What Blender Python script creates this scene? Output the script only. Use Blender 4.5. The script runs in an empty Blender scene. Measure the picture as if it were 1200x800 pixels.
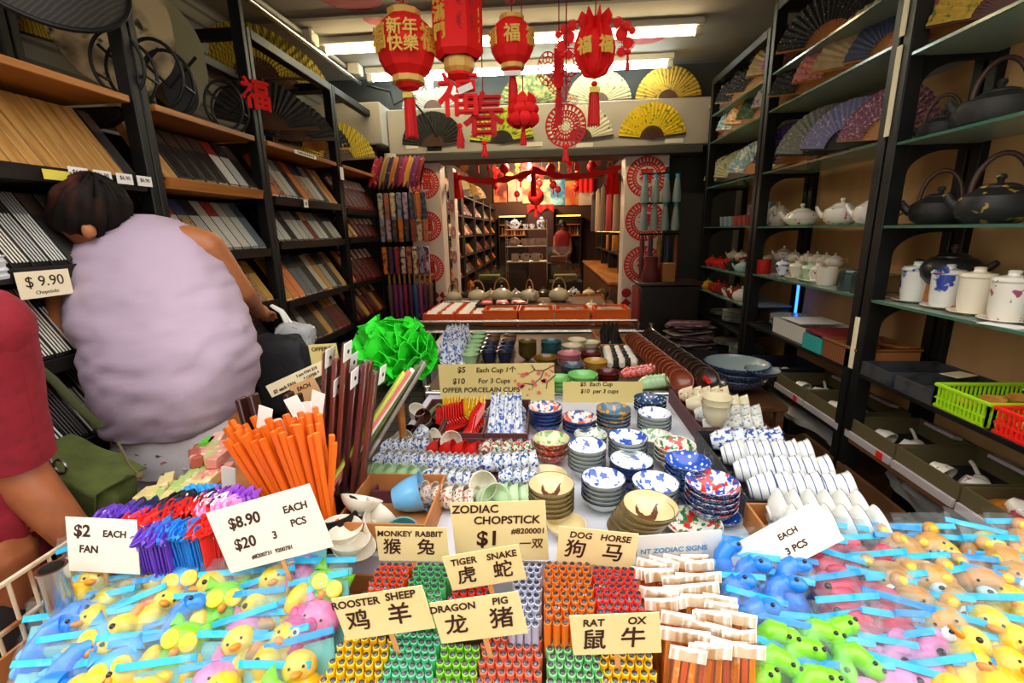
import bpy, math, random
from math import sin, cos, pi, radians, sqrt
from mathutils import Vector, Matrix, noise
random.seed(7)
S = bpy.context.scene
COL = S.collection
# ---------------------------------------------------------------- camera
EYE = 1.5
F_PX = 539.0
AX = Vector((0.99717381, -0.00418952, -0.07501223))   # world axes seen from the camera (right, down, forward)
AY = Vector((0.07195583, -0.23385645, 0.96960483))
AZ = Vector((-0.02160427, -0.97226211, -0.23289407))
def ray(px, py):
    c = Vector(((px - 600) / F_PX, (py - 400) / F_PX, 1.0))
    return Vector((AX.dot(c), AY.dot(c), AZ.dot(c)))
def onz(px, py, z):
    r = ray(px, py); return r * ((z - EYE) / r.z) + Vector((0, 0, EYE))
def ony(px, py, y):
    r = ray(px, py); return r * (y / r.y) + Vector((0, 0, EYE))
def onx(px, py, x):
    r = ray(px, py); return r * (x / r.x) + Vector((0, 0, EYE))
cam = bpy.data.cameras.new('camera'); co = bpy.data.objects.new('camera', cam); COL.objects.link(co)
cam.sensor_width = 36; cam.lens = F_PX / 1200 * 36; cam.clip_start = 0.02
right = Vector((AX.x, AY.x, AZ.x)); up = -Vector((AX.y, AY.y, AZ.y)); back = -Vector((AX.z, AY.z, AZ.z))
co.matrix_world = Matrix(((right.x, up.x, back.x, 0), (right.y, up.y, back.y, 0), (right.z, up.z, back.z, EYE), (0, 0, 0, 1)))
S.camera = co
# ---------------------------------------------------------------- view and light
S.view_settings.view_transform = 'Standard'; S.view_settings.look = 'None'
S.view_settings.gamma = 1; S.view_settings.use_curve_mapping = False
S.view_settings.exposure = 0.75
S.cycles.use_denoising = True
S.cycles.max_bounces = 8; S.cycles.transparent_max_bounces = 24
S.cycles.diffuse_bounces = 4; S.cycles.glossy_bounces = 3; S.cycles.transmission_bounces = 6
S.cycles.caustics_reflective = False; S.cycles.caustics_refractive = False
S.cycles.sample_clamp_indirect = 6
W = bpy.data.worlds.new('sky'); S.world = W; W.use_nodes = True
bg = W.node_tree.nodes['Background']; bg.inputs[0].default_value = (1.0, 0.97, 0.93, 1); bg.inputs[1].default_value = 2.4
SUN_ON = False
def area(name, loc, sx, sy, power, col, rot=(0, 0, 0)):
    l = bpy.data.lights.new(name, 'AREA'); l.shape = 'RECTANGLE'; l.size = sx; l.size_y = sy; l.energy = power; l.color = col
    o = bpy.data.objects.new(name, l); COL.objects.link(o); o.location = loc; o.rotation_euler = rot; return o
def bulb(name, loc, power, col, r=.05):
    l = bpy.data.lights.new(name, 'POINT'); l.energy = power; l.color = col; l.shadow_soft_size = r
    o = bpy.data.objects.new(name, l); COL.objects.link(o); o.location = loc; return o
TUBE_GLOW = 16.0
# ---------------------------------------------------------------- materials
def lin(h):
    h = h.lstrip('#'); v = [int(h[i:i+2], 16) / 255 for i in (0, 2, 4)]
    return tuple(x / 12.92 if x <= .04045 else ((x + .055) / 1.055) ** 2.4 for x in v) + (1,)
MATS = {}
def mat(name, col, rough=.5, metal=0, pat=None, emit=0, spec=.5, coat=0, bump=None, sub=0):
    """pat: list of (kind, colour, scale, low, high[, stretch xyz]) laid over the base colour"""
    if name in MATS: return MATS[name]
    m = bpy.data.materials.new(name); m.use_nodes = True; nt = m.node_tree; N = nt.nodes; L = nt.links
    b = N['Principled BSDF']; b.inputs['Roughness'].default_value = rough; b.inputs['Metallic'].default_value = metal
    b.inputs['Specular IOR Level'].default_value = spec; b.inputs['Coat Weight'].default_value = coat
    c = lin(col); b.inputs['Base Color'].default_value = c; m.diffuse_color = c
    vec = None
    def coords():
        nonlocal vec
        if vec is None:
            t = N.new('ShaderNodeTexCoord'); oi = N.new('ShaderNodeObjectInfo'); ml = N.new('ShaderNodeMath'); ml.operation = 'MULTIPLY'; ml.inputs[1].default_value = 17.3
            L.new(oi.outputs['Random'], ml.inputs[0]); ad = N.new('ShaderNodeVectorMath'); ad.operation = 'ADD'
            L.new(t.outputs['Object'], ad.inputs[0]); L.new(ml.outputs[0], ad.inputs[1]); vec = ad.outputs[0]
        return vec
    def scaled(st):
        if not st: return coords()
        mp = N.new('ShaderNodeVectorMath'); mp.operation = 'MULTIPLY'; mp.inputs[1].default_value = st; L.new(coords(), mp.inputs[0]); return mp.outputs[0]
    prev = None
    for p in (pat or []):
        kind, c2, sc, lo, hi = p[:5]; st = p[5] if len(p) > 5 else None
        v = scaled(st)
        if kind == 'noise':
            t = N.new('ShaderNodeTexNoise'); t.inputs['Scale'].default_value = sc; t.inputs['Detail'].default_value = 3; o = t.outputs[0]
        elif kind == 'voro':
            t = N.new('ShaderNodeTexVoronoi'); t.inputs['Scale'].default_value = sc; o = t.outputs['Distance']
        elif kind == 'edge':
            t = N.new('ShaderNodeTexVoronoi'); t.feature = 'DISTANCE_TO_EDGE'; t.inputs['Scale'].default_value = sc; o = t.outputs['Distance']
        elif kind in ('wavex', 'wavey', 'wavez'):
            t = N.new('ShaderNodeTexWave'); t.bands_direction = kind[-1].upper(); t.inputs['Scale'].default_value = sc; t.inputs['Distortion'].default_value = p[6] if len(p) > 6 else 0; o = t.outputs['Fac']
        elif kind == 'ring':
            t = N.new('ShaderNodeTexWave'); t.wave_type = 'RINGS'; t.rings_direction = 'Z'; t.inputs['Scale'].default_value = sc; t.inputs['Distortion'].default_value = 2; o = t.outputs['Fac']
        elif kind == 'checker':
            t = N.new('ShaderNodeTexChecker'); t.inputs['Scale'].default_value = sc; o = t.outputs['Fac']
        elif kind == 'brick':
            t = N.new('ShaderNodeTexBrick'); t.inputs['Scale'].default_value = sc; t.inputs['Color1'].default_value = (0,0,0,1); t.inputs['Color2'].default_value = (.2,.2,.2,1); t.inputs['Mortar'].default_value = (1,1,1,1); o = t.outputs[0]
        L.new(v, t.inputs['Vector'])
        mr = N.new('ShaderNodeMapRange'); mr.inputs['From Min'].default_value = lo; mr.inputs['From Max'].default_value = hi; L.new(o, mr.inputs['Value'])
        mx = N.new('ShaderNodeMix'); mx.data_type = 'RGBA'; L.new(mr.outputs[0], mx.inputs[0])
        if prev is None: mx.inputs[6].default_value = c
        else: L.new(prev, mx.inputs[6])
        mx.inputs[7].default_value = lin(c2); prev = mx.outputs[2]
    if prev is not None: L.new(prev, b.inputs['Base Color'])
    if bump:
        t = N.new('ShaderNodeTexNoise'); t.inputs['Scale'].default_value = bump[0]; t.inputs['Detail'].default_value = 4; L.new(scaled(bump[2] if len(bump) > 2 else None), t.inputs['Vector'])
        bp = N.new('ShaderNodeBump'); bp.inputs['Strength'].default_value = bump[1]; bp.inputs['Distance'].default_value = .01; L.new(t.outputs[0], bp.inputs['Height']); L.new(bp.outputs[0], b.inputs['Normal'])
    if emit:
        b.inputs['Emission Color'].default_value = c; b.inputs['Emission Strength'].default_value = emit
        if prev is not None: L.new(prev, b.inputs['Emission Color'])
    MATS[name] = m; return m
def film(name, col='#ffffff', clear=.72, rough=.12, gloss=False):
    """thin clear plastic or glass: mostly see-through with a gloss"""
    if name in MATS: return MATS[name]
    m = bpy.data.materials.new(name); m.use_nodes = True; nt = m.node_tree; N = nt.nodes; L = nt.links
    for n in list(N): N.remove(n)
    out = N.new('ShaderNodeOutputMaterial'); tr = N.new('ShaderNodeBsdfTransparent'); tr.inputs[0].default_value = lin(col)
    if gloss: gl = N.new('ShaderNodeBsdfGlossy'); gl.inputs['Roughness'].default_value = rough
    else: gl = N.new('ShaderNodeBsdfPrincipled'); gl.inputs['Base Color'].default_value = lin(col); gl.inputs['Roughness'].default_value = rough
    lw = N.new('ShaderNodeLayerWeight'); lw.inputs['Blend'].default_value = .35
    mr = N.new('ShaderNodeMapRange'); mr.inputs['To Min'].default_value = 1 - clear; mr.inputs['To Max'].default_value = min(1, (1.12 if gloss else 1.55) - clear); L.new(lw.outputs['Fresnel'], mr.inputs['Value'])
    mx = N.new('ShaderNodeMixShader'); L.new(mr.outputs[0], mx.inputs[0]); L.new(tr.outputs[0], mx.inputs[1]); L.new(gl.outputs[0], mx.inputs[2]); L.new(mx.outputs[0], out.inputs[0])
    MATS[name] = m; return m
# ---------------------------------------------------------------- geometry
def TR(loc=(0, 0, 0), rot=(0, 0, 0), sc=(1, 1, 1)):
    from mathutils import Euler
    if isinstance(sc, (int, float)): sc = (sc, sc, sc)
    return Matrix.Translation(loc) @ Euler(rot).to_matrix().to_4x4() @ Matrix.Diagonal((*sc, 1))
class G:
    def __init__(s): s.v = []; s.f = []; s.mi = []
    def add(s, vs, fs, m=0, T=None):
        k = len(s.v)
        s.v += [tuple(T @ Vector(p)) if T else tuple(p) for p in vs]
        s.f += [tuple(i + k for i in f) for f in fs]; s.mi += [m] * len(fs); return s
    def box(s, x0, x1, y0, y1, z0, z1, m=0, T=None, ch=0):
        if ch <= 0:
            v = [(x, y, z) for z in (z0, z1) for y in (y0, y1) for x in (x0, x1)]
            return s.add(v, [(0, 2, 3, 1), (4, 5, 7, 6), (0, 1, 5, 4), (2, 6, 7, 3), (0, 4, 6, 2), (1, 3, 7, 5)], m, T)
        ch = min(ch, (x1-x0)*.45, (y1-y0)*.45, (z1-z0)*.45); lo = (x0, y0, z0); hi = (x1, y1, z1); v = []; idx = {}
        for sx in (0, 1):
            for sy in (0, 1):
                for sz in (0, 1):
                    sg = (sx, sy, sz); c = [hi[i] if sg[i] else lo[i] for i in range(3)]; inn = [c[i] - ch if sg[i] else c[i] + ch for i in range(3)]
                    for a in range(3):
                        p = list(inn); p[a] = c[a]; idx[sg, a] = len(v); v.append(p)
        f = []
        for a in range(3):
            b, d = (a + 1) % 3, (a + 2) % 3
            for sa in (0, 1):
                q = []
                for sb, sd in ((0, 0), (1, 0), (1, 1), (0, 1)):
                    g = [0, 0, 0]; g[a] = sa; g[b] = sb; g[d] = sd; q.append(idx[tuple(g), a])
                f.append(tuple(q if sa else q[::-1]))
            for sb in (0, 1):
                for sd in (0, 1):
                    g0 = [0, 0, 0]; g0[b] = sb; g0[d] = sd; g1 = list(g0); g1[a] = 1
                    q = [idx[tuple(g0), b], idx[tuple(g1), b], idx[tuple(g1), d], idx[tuple(g0), d]]
                    f.append(tuple(q if (sb != sd) else q[::-1]))
        for sx in (0, 1):
            for sy in (0, 1):
                for sz in (0, 1):
                    q = [idx[(sx, sy, sz), a] for a in range(3)]; f.append(tuple(q if (sx + sy + sz) % 2 else q[::-1]))
        return s.add(v, f, m, T)
    def lathe(s, prof, n=20, m=0, T=None, sx=1, sy=1):
        v = []; f = []; rows = []
        for r, z in prof:
            if r < 1e-6: rows.append([len(v)]); v.append((0, 0, z))
            else:
                rows.append(list(range(len(v), len(v) + n))); v += [(r * sx * cos(2*pi*k/n), r * sy * sin(2*pi*k/n), z) for k in range(n)]
        for a, b in zip(rows, rows[1:]):
            if len(a) == 1 and len(b) == 1: continue
            for k in range(n):
                k2 = (k + 1) % n
                if len(a) == 1: f.append((a[0], b[k2], b[k]))
                elif len(b) == 1: f.append((a[k], a[k2], b[0]))
                else: f.append((a[k], a[k2], b[k2], b[k]))
        return s.add(v, f, m, T)
    def tube(s, pts, r=.01, n=8, m=0, T=None, closed=False, flat=1):
        pts = [Vector(p) for p in pts]; K = len(pts); rs = r if isinstance(r, (list, tuple)) else [r] * K
        v = []; f = []; ref = None
        for i, p in enumerate(pts):
            if closed: t = pts[(i+1) % K] - pts[i-1]
            else: t = pts[min(i+1, K-1)] - pts[max(i-1, 0)]
            t.normalize()
            if ref is None: ref = Vector((0, 0, 1)) if abs(t.z) < .9 else Vector((1, 0, 0))
            a = (ref - t * ref.dot(t))
            if a.length < 1e-5: a = t.orthogonal()
            a.normalize(); ref = a; b = t.cross(a)
            v += [p + a * (rs[i] * cos(2*pi*k/n)) + b * (rs[i] * flat * sin(2*pi*k/n)) for k in range(n)]
        for i in range(K if closed else K - 1):
            j = (i + 1) % K
            for k in range(n): k2 = (k+1) % n; f.append((i*n+k, i*n+k2, j*n+k2, j*n+k))
        if not closed: f.append(tuple(range(n))[::-1]); f.append(tuple((K-1)*n + k for k in range(n)))
        return s.add(v, f, m, T)
    def prism(s, poly, y0, y1, m=0, T=None):      # polygon in x,z pushed along y
        n = len(poly); v = [(x, y0, z) for x, z in poly] + [(x, y1, z) for x, z in poly]
        f = [tuple(range(n)), tuple(range(2*n - 1, n - 1, -1))] + [(k, k + n, (k+1) % n + n, (k+1) % n) for k in range(n)]
        return s.add(v, f, m, T)
    def ell(s, c, r, m=0, T=None, nu=14, nv=9):
        if isinstance(r, (int, float)): r = (r, r, r)
        prof = [(sin(pi*k/nv), -cos(pi*k/nv)) for k in range(nv + 1)]; prof[0] = (0, -1); prof[-1] = (0, 1)
        M = Matrix.Translation(c) @ Matrix.Diagonal((*r, 1))
        return s.lathe(prof, nu, m, T @ M if T else M)
    def sheet(s, fn, nu, nv, th=.001, m=0, T=None):
        P = [[Vector(fn(i / nu, j / nv)) for j in range(nv + 1)] for i in range(nu + 1)]
        v = []; f = []
        def nrm(i, j):
            a = P[min(i+1, nu)][j] - P[max(i-1, 0)][j]; b = P[i][min(j+1, nv)] - P[i][max(j-1, 0)]; q = a.cross(b)
            return q.normalized() if q.length > 1e-9 else Vector((0, 0, 1))
        w = nv + 1; n = (nu + 1) * w
        if th == 0:
            return s.add([P[i][j] for i in range(nu+1) for j in range(w)], [(i*w+j, (i+1)*w+j, (i+1)*w+j+1, i*w+j+1) for i in range(nu) for j in range(nv)], m, T)
        v = [P[i][j] + nrm(i, j) * th / 2 for i in range(nu+1) for j in range(w)] + [P[i][j] - nrm(i, j) * th / 2 for i in range(nu+1) for j in range(w)]
        for i in range(nu):
            for j in range(nv):
                a, b, c, d = i*w+j, (i+1)*w+j, (i+1)*w+j+1, i*w+j+1; f.append((a, b, c, d)); f.append((a+n, d+n, c+n, b+n))
        rim = [(i, 0) for i in range(nu)] + [(nu, j) for j in range(nv)] + [(i, nv) for i in range(nu, 0, -1)] + [(0, j) for j in range(nv, 0, -1)]
        rim = [i*w + j for i, j in rim]
        for a, b in zip(rim, rim[1:] + rim[:1]): f.append((b, a, a+n, b+n))
        return s.add(v, f, m, T)
    def loft(s, rings, m=0, T=None):              # rings: equal lists of points, capped
        n = len(rings[0]); v = [p for r in rings for p in r]; f = []
        for i in range(len(rings) - 1):
            for k in range(n): k2 = (k+1) % n; f.append((i*n+k, i*n+k2, (i+1)*n+k2, (i+1)*n+k))
        f.append(tuple(range(n))[::-1]); f.append(tuple((len(rings)-1)*n + k for k in range(n)))
        return s.add(v, f, m, T)
    def mesh(s, name, mats, ang=40):
        me = bpy.data.meshes.new(name); me.from_pydata(s.v, [], s.f)
        for mm in (mats if isinstance(mats, (list, tuple)) else [mats]): me.materials.append(mm)
        if any(s.mi): me.polygons.foreach_set('material_index', s.mi)
        me.polygons.foreach_set('use_smooth', [True] * len(s.f)); me.update()
        me.set_sharp_from_angle(angle=radians(ang)); return me
CACHE = {}
def once(key, fn):
    if key not in CACHE: CACHE[key] = fn()
    return CACHE[key]
def put(name, me, parent=None, loc=(0, 0, 0), rot=(0, 0, 0), sc=1, label=None, cat=None, group=None, kind=None):
    """link one mesh object (or an Empty when me is None); with label and cat it is a thing, with a parent it is a part"""
    o = bpy.data.objects.new(name, me); COL.objects.link(o)
    if parent is not None: o.parent = parent
    o.location = loc; o.rotation_euler = rot; o.scale = (sc, sc, sc) if isinstance(sc, (int, float)) else sc
    if label: o['label'] = label
    if cat: o['category'] = cat
    if group: o['group'] = group
    if kind: o['kind'] = kind
    return o
def struct(name, g, m, **k): return put(name, g.mesh(name, m) if isinstance(g, G) else g, kind='structure', **k)
def copy_tree(o, parent=None):
    c = o.copy(); COL.objects.link(c); c.parent = parent
    for ch in list(o.children): copy_tree(ch, c)
    return c
ORD = 'first second third fourth fifth sixth seventh eighth ninth tenth eleventh twelfth thirteenth fourteenth fifteenth sixteenth seventeenth eighteenth nineteenth twentieth'.split()
ORD += ['twenty-' + w for w in ORD[:9]] + ['thirtieth'] + ['thirty-' + w for w in ORD[:9]] + ['fortieth']+['forty-' + w for w in ORD[:9]] + ['fiftieth']
def filled(src, name, dep, m, bold=0):
    """fill glyph outlines whose strokes overlap: every outer contour with its own holes"""
    from mathutils.geometry import tessellate_polygon
    nb = {}
    for e in src.edges: a, b = e.vertices; nb.setdefault(a, []).append(b); nb.setdefault(b, []).append(a)
    seen = set(); loops = []
    for e in src.edges:
        a, b = e.vertices
        if a in seen: continue
        L = [a]; seen.add(a); cur = b; 
        while cur not in seen: L.append(cur); seen.add(cur); nx = [q for q in nb[cur] if q not in seen]; cur = nx[0] if nx else a
        loops.append([src.vertices[i].co.copy() for i in L])
    def inp(P, p): 
        c = False; j = len(P) - 1
        for i in range(len(P)):
            if (P[i].y > p.y) != (P[j].y > p.y) and p.x < (P[j].x - P[i].x)*(p.y - P[i].y)/(P[j].y - P[i].y) + P[i].x: c = not c
            j = i
        return c
    ar = [sum(L[i-1].x*L[i].y - L[i].x*L[i-1].y for i in range(len(L))) for L in loops]
    if not loops: return src
    sg = 1 if ar[max(range(len(ar)), key=lambda i: abs(ar[i]))] > 0 else -1
    outs = [i for i in range(len(loops)) if ar[i]*sg > 0]; holes = {i: [] for i in outs}
    for i in range(len(loops)):
        if i not in holes:
            c = [o for o in outs if abs(ar[o]) > abs(ar[i]) and all(inp(loops[o], p) for p in loops[i][::max(1, len(loops[i])//6)])]
            if c: holes[min(c, key=lambda o: abs(ar[o]))].append(i)
    g = G()
    for o in outs:
        P = [loops[o]] + [loops[h] for h in holes[o]]; flat = [p for L in P for p in L]; n = len(flat)
        f = [tuple(t) for t in tessellate_polygon(P)]; f += [tuple(i + n for i in t) for t in f]; k = 0
        for L in P: f += [(k + i, k + (i + 1) % len(L), n + k + (i + 1) % len(L), n + k + i) for i in range(len(L))]; k += len(L)
        for bx, by in ([(0, 0)] if not bold else [(bold, 0), (-bold, 0), (0, bold), (0, -bold)]): g.add([(p.x + bx, p.y + by, dep + by*.02) for p in flat] + [(p.x + bx, p.y + by, -dep) for p in flat], f)
    return g.mesh(name, m)
def words_on(name, body, size, m, parent, loc=(0, 0, 0), rot=(0, 0, 0), depth=.0006, align='LEFT', shear=0, bold=0, sx=1, spacing=1.0):
    c = bpy.data.curves.new(name, 'FONT'); c.body = body; c.size = size; c.extrude = depth; c.align_x = align; c.align_y = 'CENTER'; c.shear = shear; c.offset = bold
    c.space_character = spacing; c.resolution_u = 3; c.materials.append(m)
    cjk = any(ord(q) > 0x2e80 for q in body)
    if cjk: c.extrude = 0; c.fill_mode = 'NONE'
    t = bpy.data.objects.new('writing', c); me = bpy.data.meshes.new_from_object(t); bpy.data.objects.remove(t); bpy.data.curves.remove(c)
    if cjk: me = filled(me, name, max(depth, .0003), m, bold)
    if not me.materials: me.materials.append(m)
    o = put(name, me, parent, loc, rot); o.scale = (sx, 1, 1); return o
INK = mat('ink', '#2a1512', .6)
BLACK = mat('black_steel', '#0a0b0b', .5, pat=[('noise', '#131414', 12, .4, .7)], spec=.3)
# ================================================================ the shop shell
m_floor = mat('floor_tile', '#6f6a62', .6, pat=[('brick', '#4d4a45', 1.6, .3, .9)])
m_ceil = mat('ceiling_paint', '#a9a59d', .8, pat=[('noise', '#9a968e', 3, .4, .7)])
m_slat = mat('shutter_grey', '#8d8a80', .7, pat=[('wavez', '#5d5b54', 4.2, .75, .95)])
m_wall = mat('wall_grey', '#77736b', .8)
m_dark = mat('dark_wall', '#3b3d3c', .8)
m_head = mat('header_grey', '#bab8b2', .6)
m_trim = mat('lintel_dark', '#4a4744', .5)
m_white = mat('pillar_white', '#e9e1dc', .5)
m_ply = mat('plywood', '#cda26a', .7, pat=[('noise', '#b58a56', 5, .35, .7, (1, 1, .3))])
m_wood = mat('orange_wood', '#b5722f', .5, pat=[('noise', '#8f5622', 14, .4, .65, (.6, .12, 3))])
m_brown = mat('brown_laminate', '#6b4426', .5, pat=[('noise', '#4e301a', 16, .4, .65, (1, .15, 2))])
m_red = mat('red_paint', '#e0201b', .6)
m_redfelt = mat('red_felt', '#f3120f', .75)
m_deepred = mat('deep_red', '#a01020', .6)
m_gold = mat('gold_foil', '#e3b04a', .4, spec=.6)
m_chrome = mat('brushed_steel', '#c9c6bf', .25, metal=1)
m_cream = mat('cream_card', '#f3e6bf', .7)
m_paper = mat('white_paper', '#f4f2ec', .7)
struct('floor', G().box(-9, 9, -5.2, 10, -.1, 0), m_floor)
struct('wall_sky_blocker', G().box(-9, 9, -5.2, -5, 0, 5.5), mat('sky_blocker_grey', '#8a8278', .8))  # unseen wall across the street, added to keep sky light off the shelves
struct('ceiling', G().box(-2.1, 1.8, 1.05, 4.45, 2.85, 2.95), m_ceil)
struct('trim_1', G().box(-2.0, 1.7, 3.2, 3.24, 2.835, 2.85).box(-2.0, 1.7, 2.3, 2.34, 2.835, 2.85), mat('ceiling_joint', '#7b7871', .8))
struct('wall_left', G().box(-2.1, -2.0, .55, 4.5, 0, 2.85), m_slat)
struct('wall_right', G().box(1.7, 1.8, .75, 4.5, 0, 2.85), m_wall)
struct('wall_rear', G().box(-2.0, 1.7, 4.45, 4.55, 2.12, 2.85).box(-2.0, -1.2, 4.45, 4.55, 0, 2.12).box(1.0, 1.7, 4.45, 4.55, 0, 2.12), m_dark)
hd = struct('trim_2', G().box(-1.36, 1.36, 4.2, 4.45, 2.17, 2.53, ch=.006).box(-1.99, -1.365, 4.05, 4.45, 2.24, 2.56, ch=.006), m_head)
struct('trim_3', G().box(-1.36, 1.3, 4.17, 4.45, 2.10, 2.168, ch=.008), m_trim)
# two pillars either side of the inner doorway, papered in round red papercuts
def papercut_disc(g, r, n=28, T=None, hole=.36):
    """ring of cut paper: outer band, spokes and an inner rosette lying in x,z, thickness along y"""
    for a, b in ((r, r*.93), (r*.72, r*.66), (r*(hole + .06), r*hole)):
        pr = [(a*cos(2*pi*k/40), a*sin(2*pi*k/40)) for k in range(40)]; pi_ = [(b*cos(2*pi*k/40), b*sin(2*pi*k/40)) for k in range(40)]
        v = [(x, 0, z) for x, z in pr] + [(x, 0, z) for x, z in pi_] + [(x, .002, z) for x, z in pr] + [(x, .002, z) for x, z in pi_]
        f = []
        for k in range(40):
            k2 = (k+1) % 40; f += [(k, k2, 40+k2, 40+k), (80+k, 120+k, 120+k2, 80+k2), (k, 80+k, 80+k2, k2), (40+k, 40+k2, 120+k2, 120+k)]
        g.add(v, f, 0, T)
    for k in range(n):
        for r0, r1, off, w in ((r*.72, r*.94, 0, .15), (r*(hole + .06), r*.68, .5, .12)):
            a = 2*pi*(k+off)/n; w_ = w*r*.5
            c, s_ = cos(a), sin(a); q = [(r0*c - w_*s_*.4, r0*s_ + w_*c*.4), (r0*c + w_*s_*.4, r0*s_ - w_*c*.4), (r1*c + w_*s_, r1*s_ - w_*c), (r1*c - w_*s_, r1*s_ + w_*c)]
            g.prism(q, 0, .002, 0, T)
    return g
def pillar(n, x0, x1, char):
    p = struct('trim_%d' % n, G().box(x0, x1, 4.25, 4.45, 0, 2.10, ch=.004), m_white)
    w = x1 - x0; xc = (x0 + x1) / 2
    g = G(); r = w * .46
    zs = [1.93, 1.56, 1.18]
    for z in zs: papercut_disc(g, r, 30, TR((xc, 4.2475, z)), .52)
    put('papercut_pattern', g.mesh('papercut', m_red), p)
    c = words_on('papercut_character', char, .135, m_red, p, (xc, 4.2465, 1.93), (pi/2, 0, 0), .001, 'CENTER', bold=.003)
    for z in zs[1:]: words_on('papercut_character', '福', .115, m_red, p, (xc, 4.247, z), (pi/2, 0, 0), .001, 'CENTER', bold=.003)
    # lattice of red coins below
    g = G(); nx = 4 if w < .32 else 4; st = w / nx
    for i in range(nx):
        for j in range(9):
            x = x0 + st * (i + .5); z = .93 - j * st
            if z < .2: break
            if (i + j) % 2 == 0: g.lathe([(0, -.001), (st*.46, -.001), (st*.46, .001), (0, .001)], 14, 0, TR((x, 4.248, z), (pi/2, 0, 0)))
            else: g.prism([(x-st*.5, z), (x, z-st*.5), (x+st*.5, z), (x, z+st*.5)], 4.247, 4.2495)
    put('coin_pattern', g.mesh('coins', mat('lattice_red', '#b3121c', .6)), p)
pillar(4, -1.225, -.935, '福'); pillar(5, .68, 1.05, '春')
# the narrow inner jamb seen past the first pillar
p = struct('trim_6', G().box(-.935, -.885, 4.6, 4.75, 0, 2.1), m_white)
g = G()
for z in (1.75, 1.5, 1.26, 1.0): papercut_disc(g, .06, 14, TR((-.91, 4.597, z), sc=(.42, 1, 1)))
put('papercut_pattern', g.mesh('papercut', m_deepred), p)
# ---------------------------------------------------------------- the inner room
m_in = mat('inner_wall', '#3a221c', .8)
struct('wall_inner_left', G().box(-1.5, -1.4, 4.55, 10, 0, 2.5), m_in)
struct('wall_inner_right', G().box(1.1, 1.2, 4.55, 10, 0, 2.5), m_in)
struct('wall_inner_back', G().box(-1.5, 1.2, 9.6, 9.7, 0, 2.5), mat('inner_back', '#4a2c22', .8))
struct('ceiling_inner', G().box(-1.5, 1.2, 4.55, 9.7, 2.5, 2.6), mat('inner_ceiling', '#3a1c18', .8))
# ---------------------------------------------------------------- ceiling fittings
m_tube = mat('lamp_tube', '#ffe6b0', .4, emit=TUBE_GLOW); m_tube2 = mat('lamp_tube_cool', '#f4fff4', .4, emit=TUBE_GLOW)
m_batten = mat('lamp_batten', '#d9d6cc', .5)
for (y, mt, lab) in ((3.57, m_tube, 'warm white fluorescent tube on ceiling batten nearer the street'), (4.2, m_tube2, 'cool white fluorescent tube on ceiling batten above the header fans')):
    xa, xb = (-1.60, 1.05) if y < 4 else (-1.50, 1.02)
    o = put('fluorescent_lamp', None, None, (0, y, 2.85), label=lab, cat='lamp', group='ceiling tube lamps')
    put('batten', G().box(xa, xb, -.05, .05, -.045, 0, ch=.006).mesh('batten', m_batten), o)
    put('tube', G().tube([(xa + .05, 0, -.075), (xb - .05, 0, -.075)], .019, 12).mesh('tube', mt), o)
    for x in (xa + .025, xb - .025): put('end_cap', G().box(x - .025, x + .025, -.024, .024, -.1, -.045, ch=.006).mesh('cap', m_batten), o)
# conduits along the ceiling edge above the tall shelving
put('conduit_pipe', G().tube([(-1.69, 2.2, 2.82), (-1.62, 3.44, 2.82), (-1.61, 4.0, 2.82)], .017, 10).mesh('pipe', m_head), label='pale conduit pipe running along the ceiling to its junction box', cat='pipe')
put('hanging_rail', G().tube([(-1.56, 1.4, 2.70), (-1.56, 4.18, 2.74)], .016, 10).mesh('rail', m_chrome), label='thin steel hanging rail above the chopstick shelving', cat='rail')
put('junction_box', G().box(-1.64, -1.56, 3.36, 3.48, 2.765, 2.85, ch=.01).mesh('jbox', m_batten), label='small pale junction box at the end of the warm lamp', cat='junction box', group='ceiling junction boxes')
put('junction_box', G().box(-1.60, -1.50, 4.02, 4.12, 2.765, 2.85, ch=.01).mesh('jbox', m_batten), label='small pale junction box at the end of the cool lamp', cat='junction box', group='ceiling junction boxes')
put('power_cable', G().tube([(-1.5, 4.18, 2.72), (-1.3, 4.16, 2.66), (-1.28, 4.17, 2.56), (-1.15, 4.18, 2.62), (-1.0, 4.18, 2.45), (-.93, 4.185, 2.3)], .009, 8).mesh('cable', BLACK), label='black power cable looping down the header beside the black fan', cat='cable')
c = put('security_camera', None, None, (-1.33, 4.12, 2.165), label='small white dome security camera under the header corner', cat='camera')
put('mount', G().lathe([(0, -.09), (.045, -.09), (.05, -.02), (.05, .0), (0, 0)], 18).mesh('mount', m_batten), c)
put('lens_ball', G().ell((0, -.015, -.09), .042).mesh('lens', m_batten), c)
put('lens', G().ell((.0, -.05, -.1), .017).mesh('glass', BLACK), c)
# red round papercuts stuck on the ceiling
for x, y, r, lab in ((-1.13, 2.98, .19, 'round pink papercut stuck to the ceiling nearest the street'), (-1.09, 3.30, .08, 'small pink papercut on the ceiling above the round lantern'), (.72, 3.78, .17, 'round pink papercut on the ceiling between the two lamps')):
    put('papercut_sticker', papercut_disc(G(), r, 24, TR((0, 0, 0), (pi/2, 0, 0))).add([(r*.9*cos(k*pi/12), r*.9*sin(k*pi/12), .0005) for k in range(24)], [tuple(range(24))[::-1]]).mesh('sticker', mat('sticker_pink', '#c22a44', .7)), None, (x, y, 2.846), label=lab, cat='papercut', group='ceiling papercuts')
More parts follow.
